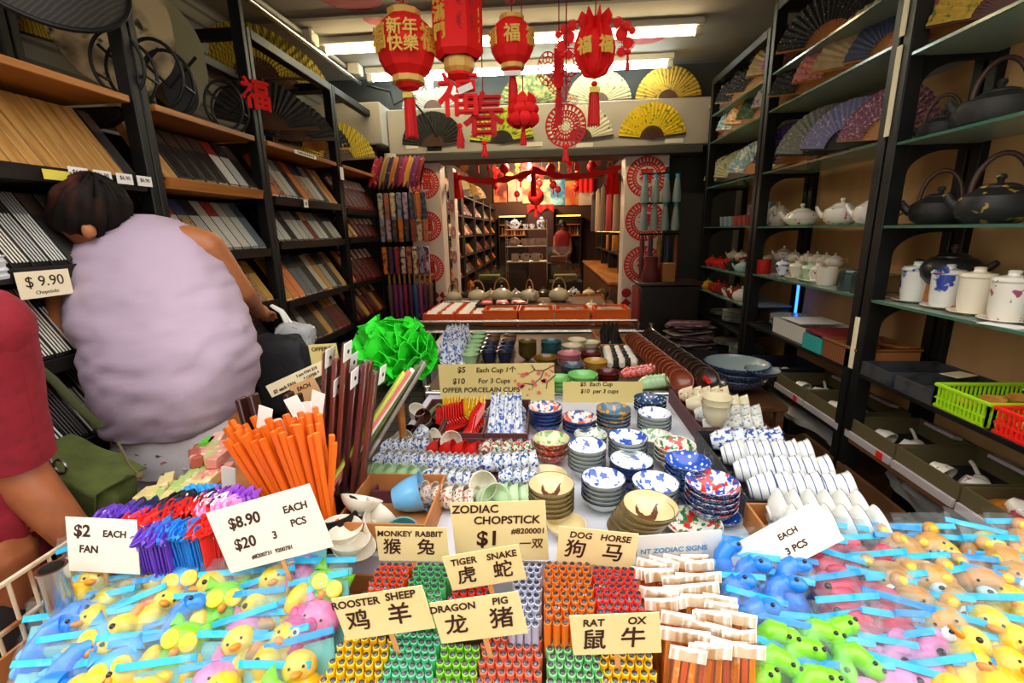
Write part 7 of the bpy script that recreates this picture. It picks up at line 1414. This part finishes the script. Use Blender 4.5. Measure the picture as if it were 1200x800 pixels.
            body = G().ell((0, 0, 0), (.036, .026, .03)).lathe([(.01, 0), (0, .018)], 8, 0, TR((-.02, 0, .024), (0, -.5, 0))).lathe([(.01, 0), (0, .018)], 8, 0, TR((.02, 0, .024), (0, .5, 0))).ell((-.018, -.004, -.03), (.009, .009, .012)).ell((.018, -.004, -.03), (.009, .009, .012)).mesh('pig', PNK); eyes(-.023, .008, .013, .004, False); P.append(('snout', G().lathe([(0, 0), (.011, 0), (.01, .007), (0, .008)], 14, 0, TR((0, -.022, -.002), (pi/2, 0, 0))).mesh('sn', rub('snout', '#d95c90'))))
        elif kind in ('redfish', 'pinkfish'):
            c = RED if kind == 'redfish' else PNK
            body = G().ell((0, 0, 0), (.04, .02, .028)).ell((.042, 0, .012), (.016, .006, .014)).ell((.042, 0, -.012), (.016, .006, .014)).ell((0, 0, .03), (.018, .006, .01)).mesh('fish', c); P.append(('pupil', G().ell((-.022, -.018, .008), .005).mesh('ep', eyeb))); P.append(('fin', G().ell((.006, -.02, -.006), (.014, .004, .009)).mesh('fn', PNK if kind == 'redfish' else RED)))
        elif kind == 'bird':
            body = G().ell((0, 0, 0), (.034, .026, .033)).ell((.008, 0, .034), (.008, .006, .014)).ell((-.004, 0, .034), (.007, .006, .011)).ell((.036, 0, 0), (.012, .006, .01)).mesh('bird', MAG); P.append(('beak', G().lathe([(.009, 0), (0, .02)], 10, 0, TR((-.014, -.022, -.006), (pi/2 + .2, 0, -.5))).mesh('bk', ORG))); eyes(-.024, .01, .011, .006)
        return body, P
    return once(('toy', kind), mk)
def bag_meshes(w, h, zc):
    def mk():
        def f(u, v, s): x = (u - .5)*w*(1 - .05*sin(pi*v)); e = sin(pi*u)**.5*sin(pi*min(.98, v*.96 + .02))**.5; return (x, s*(.036*e) + .004*sin(13*u + 7*v)*e, -h/2 + h*v)
        film_ = G().sheet(lambda u, v: f(u, v, -1), 10, 12, 0).sheet(lambda u, v: f(1 - u, v, 1), 10, 12, 0).mesh('film', bagf)
        z = G().box(-w/2, w/2, -.0022, .0022, h/2 - .023, h/2 - .012, ch=.0008).mesh('zip', zc)
        flap = G().sheet(lambda u, v: ((u - .5)*w, .003*sin(9*u), h/2 - .012 + .022*v), 10, 2, 0).mesh('flap', bagf)
        card = G().box(-w*.44, w*.44, .013, .0142, -h*.46, h*.30, ch=.0004).mesh('card', teal); ov = G().lathe([(0, 0), (w*.17, 0), (w*.17, .0008), (0, .0008)], 20, 0, TR((-w*.1, .0128, h*.04), (pi/2, 0, 0), (1, 1.25, 1))).mesh('ov', ovl)
        return film_, z, flap, card, ov
    return once(('bag', w, h, zc.name), mk)
TOYN = {'owl': 'green owl toy', 'tealowl': 'sky blue owl toy', 'chick': 'yellow chick toy', 'duck': 'yellow duck toy', 'bear': 'tan bear toy', 'brownbear': 'light brown bear toy', 'worm': 'lime green caterpillar toy', 'bluedino': 'bright blue dinosaur toy', 'pig': 'pink pig toy', 'redfish': 'red fish toy', 'pinkfish': 'pink fish toy', 'bird': 'magenta bird toy'}
def bagged(kind, px, py, z, rot, where, card=True, sc=1.0, w=.115, h=.15, n=0):
    p = onz(px, py, z); film_, zp, fl, cd, ov = bag_meshes(w, h, zipm if n % 4 else zipm2)
    o = put('bagged_toy', film_, None, p, rot, sc, '%s in zip bag, %s' % (TOYN[kind], where), 'toy', 'bagged squeeze toys')
    put('zip_strip', zp, o); put('top_flap', fl, o)
    if card: c = put('backing_card', cd, o); put('pale_oval', ov, c)
    b, P = toy_meshes(kind); t = put('toy', b, o, (.0, -.010, -.012), (0, random.uniform(-.6, .6), random.uniform(-.3, .3)), {'worm': 1.0, 'bluedino': 1.08}.get(kind, 1.18 if card else 1.24))
    for nm, me in P: put(nm, me, t)
random.seed(41)
LEFT = [ # back to front
 (655, .905, [('tealowl', 150), ('owl', 218)]),
 (672, .90, [('duck', 105), ('chick', 165), ('bluedino', 235), ('duck', 300), ('pig', 352)]),
 (692, .895, [('chick', 118), ('duck', 190), ('tealowl', 215), ('duck', 262), ('chick', 326), ('owl', 378)]),
 (714, .885, [('chick', 92), ('duck', 136), ('chick', 185), ('owl', 262), ('duck', 318), ('pig', 372)]),
 (738, .875, [('bluedino', 72), ('chick', 118), ('duck', 160), ('bluedino', 222), ('pig', 290), ('bird', 352)]),
 (764, .865, [('bluedino', 62), ('tealowl', 120), ('owl', 210), ('chick', 288), ('chick', 330)]),
 (792, .855, [('bluedino', 80), ('duck', 160), ('tealowl', 140), ('pig', 262), ('duck', 322), ('chick', 358)]),
 (826, .845, [('bluedino', 45), ('chick', 105), ('duck', 180), ('chick', 250), ('owl', 310)])]
n = 0
for r, (py, z, row) in enumerate(LEFT):
    for k, (kd, px) in enumerate(row):
        n += 1; bagged(kd, px + random.uniform(-5, 5), py + random.uniform(-4, 4), z - .06, (radians(random.uniform(-50, -34)), radians(random.uniform(-16, 8)), radians(random.uniform(4, 26))), '%s from outer side, %s row of left pile' % (ORD[k], ORD[r]), True, 1.0, n=n)
RIGHT = [
 (646, .90, [('redfish', 945), ('redfish', 990), ('brownbear', 1045), ('bear', 1098), ('chick', 1152), ('brownbear', 1198)]),
 (664, .895, [('bluedino', 858), ('bluedino', 905), ('redfish', 960), ('redfish', 1010), ('bear', 1062), ('chick', 1115), ('bear', 1165)]),
 (686, .89, [('bluedino', 876), ('bluedino', 928), ('redfish', 978), ('brownbear', 1035), ('bear', 1090), ('brownbear', 1140), ('bear', 1190)]),
 (712, .88, [('bluedino', 865), ('bluedino', 915), ('redfish', 985), ('redfish', 1030), ('brownbear', 1062), ('bear', 1112), ('chick', 1165), ('chick', 1210)]),
 (738, .87, [('bluedino', 888), ('redfish', 1008), ('redfish', 1050), ('bear', 1102), ('chick', 1148), ('chick', 1195)]),
 (764, .86, [('worm', 905), ('worm', 950), ('worm', 1000), ('pinkfish', 1050), ('pinkfish', 1090), ('duck', 1135), ('chick', 1180)]),
 (792, .85, [('worm', 898), ('worm', 940), ('worm', 990), ('pinkfish', 1040), ('pinkfish', 1082), ('chick', 1130), ('chick', 1172), ('chick', 1210)]),
 (824, .84, [('worm', 905), ('worm', 960), ('pinkfish', 1015), ('pinkfish', 1065), ('duck', 1120), ('chick', 1170)])]
for r, (py, z, row) in enumerate(RIGHT):
    for k, (kd, px) in enumerate(row):
        n += 1; bagged(kd, px + random.uniform(-4, 4), py + random.uniform(-4, 4), z - .055, (radians(random.uniform(-46, -26)), radians(random.uniform(-12, 12)), radians(random.uniform(-22, 10))), '%s from the packets, %s row of right pile' % (ORD[k], ORD[r]), False, .98, .11, .145, n)
# low bins that hold the piles up
put('toy_bin', openbox(G(), -1.0, -.375, .375, .855, 0, .10, .006).box(-.99, -.385, .385, .845, .04, .055).mesh('tb', m_card), None, (0, 0, .6605), label='wide cardboard bin under the left pile of bagged toys', cat='bin', group='bins under the toys')
put('toy_bin', openbox(G(), .37, 1.03, .375, .855, 0, .10, .006).box(.38, 1.02, .385, .845, .04, .055).mesh('tb', m_card), None, (0, 0, .6605), label='wide cardboard bin under the right pile of bagged toys', cat='bin', group='bins under the toys')
# ================================================================ people
def skinmat(n, c): return mat('skin_' + n, c, .5, pat=[('noise', '#7a4326', 9, .55, .8)], bump=(120, .06))
def merged(g, m, name, vox=.007, smooth=4):
    """one continuous surface out of overlapping limbs"""
    me = g.mesh(name, m); o = bpy.data.objects.new(name, me); COL.objects.link(o)
    r = o.modifiers.new('r', 'REMESH'); r.mode = 'VOXEL'; r.voxel_size = vox; r.use_smooth_shade = True
    s = o.modifiers.new('s', 'SMOOTH'); s.factor = .5; s.iterations = smooth
    dg = bpy.context.evaluated_depsgraph_get(); out = bpy.data.meshes.new_from_object(o.evaluated_get(dg)); bpy.data.objects.remove(o)
    out.materials.clear(); out.materials.append(m); out.polygons.foreach_set('use_smooth', [True]*len(out.polygons)); return out
def hand(g, wrist, direction, palm_up, curl=.5, side=1, sc=1.0):
    """palm, four unequal bent fingers and a thumb leaving the side of the palm"""
    d = direction.normalized(); u = (palm_up - d*palm_up.dot(d)).normalized(); s = d.cross(u)*side
    def P(a, b, c): return wrist + (d*a + s*b + u*c)*sc
    g.tube([P(0, 0, 0), P(.03, 0, 0), P(.06, 0, .002), P(.085, 0, .004)], [.024*sc, .030*sc, .036*sc, .032*sc], 12, flat=.5)
    for k, (off, L) in enumerate(((-.028, .066), (-.010, .076), (.010, .070), (.027, .055))):
        p0 = P(.078, off, .003); a1 = curl*.5; pts = [p0]; ang = 0; q = Vector((.078, off, .003))
        for j, f in enumerate((.45, .32, .23)):
            ang += curl*(.7 if j else .4); q = q + Vector((cos(ang)*L*f, off*.06, sin(ang)*L*f)); pts.append(P(*q))
        g.tube(pts, [.0095*sc, .009*sc, .008*sc, .0065*sc], 8)
    g.tube([P(.022, -.026, .004), P(.045, -.048, .014), P(.066, -.055, .024), P(.084, -.052, .032)], [.013*sc, .0115*sc, .010*sc, .0075*sc], 8)
def limb(g, pts, rs, n=14):
    K = len(pts); P = []; R_ = []
    for i in range(K - 1):
        for j in range(5): t = j/5; P.append(pts[i].lerp(pts[i+1], t)); R_.append(rs[i] + (rs[i+1] - rs[i])*t)
    P.append(pts[-1]); R_.append(rs[-1]); g.tube(P, R_, n)
    for p, r in zip(pts, rs): g.ell(p, r*.98, nu=12, nv=8)
def shell(rings, n=56, sub=5, wr=.006, seed=0, fq=9):
    """cloth loft: rings (centre, half width, half depth), smoothed between, with creases; open and thick"""
    R_ = []
    for i in range(len(rings) - 1):
        for j in range(sub):
            t = j/sub; a, b = rings[i], rings[i+1]; p0 = rings[max(i-1, 0)]; p3 = rings[min(i+2, len(rings)-1)]
            def cr(w, x, y, z): return .5*((2*x) + (y - w)*t + (2*w - 5*x + 4*y - z)*t*t + (3*x - w - 3*y + z)*t**3)
            R_.append((Vector([cr(p0[0][k], a[0][k], b[0][k], p3[0][k]) for k in range(3)]), cr(p0[1], a[1], b[1], p3[1]), cr(p0[2], a[2], b[2], p3[2])))
    R_.append(rings[-1])
    def pt(u, v):
        k = v*(len(R_) - 1); c, w, d = R_[min(len(R_) - 1, round(k))]; a = 2*pi*u; x, y = cos(a), sin(a); ex = .82
        x = abs(x)**ex*(1 if x > 0 else -1); y = abs(y)**ex*(1 if y > 0 else -1); q = Vector((x*w, y*d, 0))
        nz = noise.noise(Vector((c.x*3 + x*w*fq, y*d*fq + seed, c.z*fq*2.6 - x*2.2))) + .5*noise.noise(Vector((x*w*22, seed + 5, c.z*50 + x*5)))
        tt = 15*(c.z + x*w*.55) + 2.5*noise.noise(Vector((x*w*5, seed + 9, c.z*6))); nz += 1.1*(1 - abs(sin(tt)))**4*(.5 + .5*noise.noise(Vector((x*w*7, 3, c.z*7)))); return c + q + q.normalized()*wr*nz*1.5
    return G().sheet(pt, n, len(R_) - 1, .003)
# ---------------------------------------------------------------- woman bending over the shelf
sk = skinmat('tan', '#a8673c')
WY = 1.36
def wr_(px, py, half, dep, y): c = ony(px, py, y); d = (c - Vector((0, 0, EYE))).dot(-back); return (Vector((c.x, y, c.z)), half*d/F_PX, dep)
top_rings = [wr_(208, 492, 76, .17, 1.34), wr_(210, 470, 86, .185, 1.34), wr_(207, 432, 93, .19, 1.35), wr_(203, 400, 96, .185, 1.37), wr_(189, 372, 101, .175, 1.40), wr_(182, 345, 98, .165, 1.43), wr_(176, 318, 92, .155, 1.46), wr_(166, 292, 83, .14, 1.49), wr_(170, 272, 62, .115, 1.52), wr_(164, 258, 34, .08, 1.545), wr_(158, 252, 18, .05, 1.55)]
hipc = top_rings[1][0]; hip = Vector((hipc.x, 1.36, .90))
top_rings = [(c, w*(.915 if c.z < 1.46 else .95), d) for c, w, d in top_rings]
body = G()
body.loft([[c + Vector((w*.9*cos(2*pi*k/20), d*.9*sin(2*pi*k/20), 0)) for k in range(20)] for c, w, d in top_rings])
hd_ = ony(105, 252, 1.43); nb = ony(142, 275, 1.50)
limb(body, [nb, hd_ + Vector((.03, .02, -.03))], [.062, .056])
body.ell(hd_, (.078, .098, .108), T=None); body.ell(hd_ + Vector((-.04, .03, -.04)), (.05, .058, .068))
body.ell(hd_ + Vector((-.092, .03, -.035)), (.018, .012, .014)); body.ell(hd_ + Vector((-.082, .03, -.072)), (.014, .022, .009))
ear = ony(100, 271, 1.345); body.ell(ear, (.012, .010, .026)); body.ell(ear + Vector((.006, .012, 0)), (.016, .014, .022))
s1 = ony(88, 322, 1.40); e1 = ony(76, 398, 1.32); w1 = Vector((-1.36, 1.52, e1.z + .12)); limb(body, [s1 + Vector((.05, 0, .02)), s1, e1, w1], [.06, .063, .058, .034])
hand(body, w1, Vector((-.3, 1, .25)), Vector((1, 0, .3)), .7, 1)
s2 = ony(243, 290, 1.52); e2 = ony(281, 342, 1.60); w2 = ony(303, 366, 1.84); limb(body, [s2 + Vector((-.06, 0, .02)), s2, e2, w2], [.058, .057, .047, .031])
hand(body, w2, Vector((-.25, 1, -.15)), Vector((0, .2, -1)), .8, -1)
for sx in (-1, 1):
    h_ = hip + Vector((sx*.10, 0, 0)); limb(body, [h_, Vector((hip.x + sx*.115, 1.36, .48)), Vector((hip.x + sx*.12, 1.34, .09))], [.125, .07, .042]); body.ell(Vector((hip.x + sx*.125, 1.42, .04)), (.045, .12, .04))
o = put('person', merged(body, sk, 'woman'), None, (0, 0, 0), label='person in a sleeveless lavender blouse and floral shorts bending over the chopstick shelves', cat='person')
lav = mat('lavender_cotton', '#b7a2b6', .9, bump=(300, .12))
put('blouse', shell(top_rings, 64, 6, .0075, 2, 10).mesh('blouse', lav, 80), o)
floral = mat('floral_cotton', '#d9d2d6', .85, pat=[('noise', '#b5525a', 13, .63, .66, (1, 1, 2)), ('noise', '#c98a2f', 15, .66, .69, (2, 1, 1)), ('noise', '#4a4a6a', 18, .67, .70, (1, 1, 2))], bump=(20, .25))
sh = [(Vector((hip.x, 1.36, .96)), .195, .175), (Vector((hip.x, 1.36, .86)), .205, .18), (Vector((hip.x, 1.36, .78)), .212, .175)]
g = shell(sh, 48, 4, .004, 4)
for sx in (-1, 1): q = shell([(Vector((hip.x + sx*.105, 1.36, .82)), .105, .165), (Vector((hip.x + sx*.11, 1.36, .7)), .107, .14), (Vector((hip.x + sx*.115, 1.36, .52)), .105, .115)], 36, 4, .004, 7); g.add(q.v, q.f)
put('shorts', g.mesh('shorts', floral, 80), o)
hair = mat('hair_brown', '#0e0805', .7, pat=[('noise', '#4a1f10', 9, .55, .72, (1, 1, .3))], bump=(90, .3, (1, 1, .15)), spec=.2)
def hairf(u, v):
    a = 2*pi*u; t = pi*(.0 + .63*v); st = .006*sin(17*a + 3*v) + .01*noise.noise(Vector((6*cos(a), 6*sin(a), 4*v))); return (cos(a)*sin(t)*(.088 + st), sin(a)*sin(t)*(.108 + st), cos(t)*(.118 + st))
put('hair', G().sheet(hairf, 48, 20, .008).mesh('hair', hair, 80), o, hd_ + Vector((.012, -.006, .008)), (.12, .38, 0))
# ---------------------------------------------------------------- man in maroon at the edge
sk2 = skinmat('brown', '#a5603a'); MY = .80; body = G()
tc = Vector((-1.30, .74, 0)); 
rings = [(tc + Vector((0, 0, .86)), .17, .13), (tc + Vector((0, 0, 1.0)), .175, .14), (tc + Vector((0, 0, 1.15)), .18, .14), (tc + Vector((0, 0, 1.28)), .19, .13), (tc + Vector((.0, 0, 1.36)), .15, .10), (tc + Vector((0, 0, 1.40)), .07, .065)]
body.loft([[c + Vector((w*.94*cos(2*pi*k/20), d*.94*sin(2*pi*k/20), 0)) for k in range(20)] for c, w, d in rings])
hm = ony(-92, 250, .80); hm.y = .80
limb(body, [tc + Vector((0, 0, 1.36)), hm + Vector((-.02, -.01, -.06))], [.06, .056])
body.ell(hm, (.095, .075, .11)); body.ell(hm + Vector((.05, 0, -.05)), (.05, .055, .06)); nose = hm + Vector((.098, 0, -.018)); body.ell(nose, (.018, .013, .016)); body.ell(nose + Vector((-.012, 0, .018)), (.01, .01, .025)); body.ell(hm + Vector((.088, 0, -.062)), (.014, .024, .008)); body.ell(hm + Vector((-.005, -.075, -.01)), (.017, .01, .03))
sA = ony(-28, 385, .76); eA = ony(12, 545, .80); wA = ony(98, 640, .83); limb(body, [tc + Vector((.12, 0, 1.30)), sA, eA, wA], [.07, .065, .052, .034])
hand(body, wA, (wA - eA), Vector((.1, -.3, -1)), .6, 1)
sB = tc + Vector((-.17, .0, 1.30)); limb(body, [sB, tc + Vector((-.24, .05, 1.05)), tc + Vector((-.16, .22, .92))], [.065, .05, .034]); hand(body, tc + Vector((-.16, .22, .92)), Vector((.5, .8, -.1)), Vector((0, 0, -1)), .6, -1)
for sx in (-1, 1): limb(body, [tc + Vector((sx*.09, 0, .86)), tc + Vector((sx*.10, 0, .47)), tc + Vector((sx*.10, 0, .09))], [.115, .068, .042]); body.ell(tc + Vector((sx*.10, .06, .04)), (.045, .12, .04))
o = put('person', merged(body, sk2, 'man'), None, (0, 0, 0), label='person in a maroon short sleeved shirt reaching over the bagged toys beside the wire basket', cat='person')
mar = mat('maroon_cotton', '#8e1526', .85, pat=[('noise', '#7c1020', 40, .4, .7)], bump=(24, .3))
g = shell([(tc + Vector((0, 0, .80)), .19, .15), (tc + Vector((0, 0, .9)), .188, .15)] + [(c, w*1.04 + .008, d*1.05 + .008) for c, w, d in rings[1:]], 56, 5, .005, 3)
put('shirt', g.mesh('shirt', mar, 80), o)
d_ = (eA - sA)
def slv(u, v):
    c = (tc + Vector((.13, 0, 1.29))).lerp(sA, min(1, v*2.2)) if v < .4545 else sA.lerp(eA, (v - .4545)/.5455*.93); a = 2*pi*u; ax = d_.normalized(); e1_ = ax.cross(Vector((0, 1, 0))).normalized(); e2_ = ax.cross(e1_)
    r = .078 + .004*noise.noise(Vector((cos(a)*2, sin(a)*2, v*7))) - .006*v; return c + (e1_*cos(a) + e2_*sin(a))*r
put('sleeve', G().sheet(slv, 28, 26, .004).ell(sA, .082).ell(tc + Vector((.12, 0, 1.30)), .085).mesh('sleeve', mar, 80), o)
put('trousers', (lambda q: q.mesh('tr', mat('dark_cloth', '#2b2426', .85), 80))(shell([(tc + Vector((0, 0, .92)), .175, .14), (tc + Vector((0, 0, .78)), .19, .15), (tc + Vector((0, 0, .45)), .19, .12), (tc + Vector((0, 0, .1)), .17, .09)], 44, 5, .004, 9)), o)
put('hair', G().sheet(lambda u, v: ((.104 + .004*sin(9*u))*cos(2*pi*u)*sin(pi*.5*v*1.0), .084*sin(2*pi*u)*sin(pi*.5*v), .12*cos(pi*.5*v)), 30, 10, .006).mesh('mh', hair, 80), o, hm + Vector((-.015, 0, .01)), (0, -.25, 0))
ms = mat('mask_white', '#d6dbe0', .6); put('face_mask', G().sheet(lambda u, v: (.098*cos((u - .5)*2.0) + .004*sin(20*v), .08*sin((u - .5)*2.0), -.105 + .03 + .045*v), 16, 8, .002).mesh('mk', ms), o, hm + Vector((.0, 0, -.05)))
# olive shoulder bag at his side
ol = mat('olive_canvas', '#566128', .85, pat=[('noise', '#465020', 20, .4, .7)], bump=(60, .25)); bc = ony(98, 588, .99)
o = put('shoulder_bag', None, None, bc, (0, radians(18), radians(-8)), label='olive green canvas shoulder bag hanging beside the maroon shirt', cat='bag')
def bagsurf(w, d, h, wr=.006):
    def f(u, v):
        a = 2*pi*u; t = pi*(v - .5); e = .45; cx, sy_ = cos(a), sin(a); sg = lambda q: (abs(q)**e)*(1 if q >= 0 else -1); c_ = abs(cos(t))**e
        nz = wr*noise.noise(Vector((cx*3, sy_*3 + 9, v*5))); return (sg(cx)*c_*w + nz*2, sg(sy_)*c_*d + nz, sg(sin(t))*h + nz)
    return f
put('body', G().sheet(bagsurf(.125, .055, .125), 40, 24, .003).mesh('bag', ol, 80), o)
put('flap', G().sheet(lambda u, v: ((u - .5)*.245, (-.062 - .006*sin(pi*v)) if v > .25 else -.062 + .12*(1 - v/.25), .128 - .15*max(0, v - .25) + .003*sin(12*u)), 16, 14, .004).mesh('flap', ol, 80), o)
put('front_patch', G().sheet(lambda u, v: ((u - .5)*.075*(1 - .35*v), -.074, .10 - .15*v), 6, 8, .003).mesh('patch', mat('brown_suede', '#54422a', .9), 80), o)
put('black_band', G().box(-.05, .06, -.078, -.074, -.03, -.012, ch=.001).mesh('bb', BLACK), o)
put('ring', G().tube([(.018*cos(2*pi*k/16) + .01, -.06, .15 + .018*sin(2*pi*k/16)) for k in range(16)], .003, 6, closed=True).tube([(.016*cos(2*pi*k/16) - .03, -.06, .145 + .016*sin(2*pi*k/16)) for k in range(16)], .003, 6, closed=True).mesh('ring', m_chrome), o)
L = bc; M_ = o.matrix_basis.inverted() if False else None
rotm = TR((0, 0, 0), (0, radians(18), radians(-8))).inverted(); loc = lambda p: rotm @ (p - bc)
sp_ = [ony(118, 500, .96), ony(90, 475, .92), ony(62, 445, .90), ony(25, 415, .89), tc + Vector((.13, .09, 1.33))]
put('strap', G().tube([loc(p) for p in sp_], .009, 10, flat=.4).mesh('strap', mat('strap_olive', '#3d4420', .85), 80), o)
put('cord', G().tube([loc(ony(*q, .93)) for q in ((138, 518), (152, 545), (164, 556), (150, 556), (146, 560))], .003, 6).ell(loc(ony(164, 557, .93)), .009).mesh('cord', mat('cord_brown', '#5a5230', .8)), o)
# plastic bag and dark bag near the woman's hand
pb = ony(345, 402, 1.84)
o = put('plastic_bag', G().sheet(bagsurf(.075, .05, .085, .012), 36, 22, .0015).mesh('pb', film('carrier', '#d9dadd', .45, .25), 80), None, pb, (0, .2, .3), 1, 'crumpled translucent carrier bag hanging from the hand of the lavender person', 'bag')
put('handle', G().tube([(-.03, 0, .07), (-.06, -.01, .13), (-.10, -.0, .15), (-.06, .01, .13), (-.02, .01, .08)], .008, 8, flat=.5).mesh('hd', m_paper), o); put('dark_contents', G().sheet(bagsurf(.06, .04, .06, .015), 26, 16, .002).mesh('ct', BLACK, 80), o)
db = ony(322, 425, 1.75)
o = put('black_backpack', G().sheet(bagsurf(.13, .08, .17, .01), 36, 24, .003).mesh('bp', mat('black_nylon', '#1b1b20', .7, bump=(40, .3)), 80), None, (db.x, 1.78, db.z - .06), (0, 0, .2), 1, 'black fabric backpack standing on a crate behind the long fan cases', 'bag')
put('strap', G().tube([(-.06, -.08, .14), (-.07, -.11, .05), (-.06, -.09, -.08)], .016, 8, flat=.3).mesh('st', BLACK), o)
zb = db.z - .06 - .172
put('storage_crate', openbox(G(), -.16, .16, -.12, .12, 0, zb, .012).box(-.148, .148, -.108, .108, zb - .02, zb - .002).mesh('sc', m_brown), None, (db.x, 1.78, 0), label='brown wooden crate under the black backpack', cat='crate')
# far person at the back counter
body = G(); fp = Vector((.40, 8.9, 0)); fp.x = ony(659, 275, 8.9).x; zt = ony(659, 257, 8.9).z
body.loft([[fp + Vector((w*cos(2*pi*k/14), d*sin(2*pi*k/14), z)) for k in range(14)] for w, d, z in ((.11, .09, .8), (.12, .09, 1.0), (.13, .09, zt - .28), (.045, .045, zt - .2))])
body.ell((fp.x, fp.y, zt - .1), (.065, .075, .09)); body.ell((fp.x, fp.y - .075, zt - .11), (.014, .016, .014))
for sx in (-1, 1): limb(body, [fp + Vector((sx*.125, 0, zt - .32)), fp + Vector((sx*.155, -.05, zt - .58)), fp + Vector((sx*.10, -.25, zt - .62))], [.042, .035, .026], 10); hand(body, fp + Vector((sx*.10, -.25, zt - .62)), Vector((-sx*.4, -1, 0)), Vector((0, 0, -1)), .5, sx, .8)
for sx in (-1, 1): limb(body, [fp + Vector((sx*.07, 0, .85)), fp + Vector((sx*.07, 0, .45)), fp + Vector((sx*.10, 0, .06))], [.10, .06, .04], 10)
o = put('person', merged(body, sk, 'clerk', .012, 3), None, (0, 0, 0), label='person in a dark red top standing far back by the lit shelves', cat='person')
put('top', shell([(fp + Vector((0, 0, .78)), .125, .105), (fp + Vector((0, 0, 1.0)), .13, .105), (fp + Vector((0, 0, zt - .30)), .15, .105), (fp + Vector((0, 0, zt - .20)), .06, .06)], 32, 4, .003, 1).mesh('top', mat('top_red', '#8a1f22', .8), 80), o)
put('hair', G().sheet(lambda u, v: (.078*cos(2*pi*u)*sin(pi*.62*v), .085*sin(2*pi*u)*sin(pi*.62*v) + .012, .10*cos(pi*.62*v)), 24, 10, .006).mesh('fh', mat('hair_black', '#120d0c', .6), 80), o, (fp.x, fp.y, zt - .1))
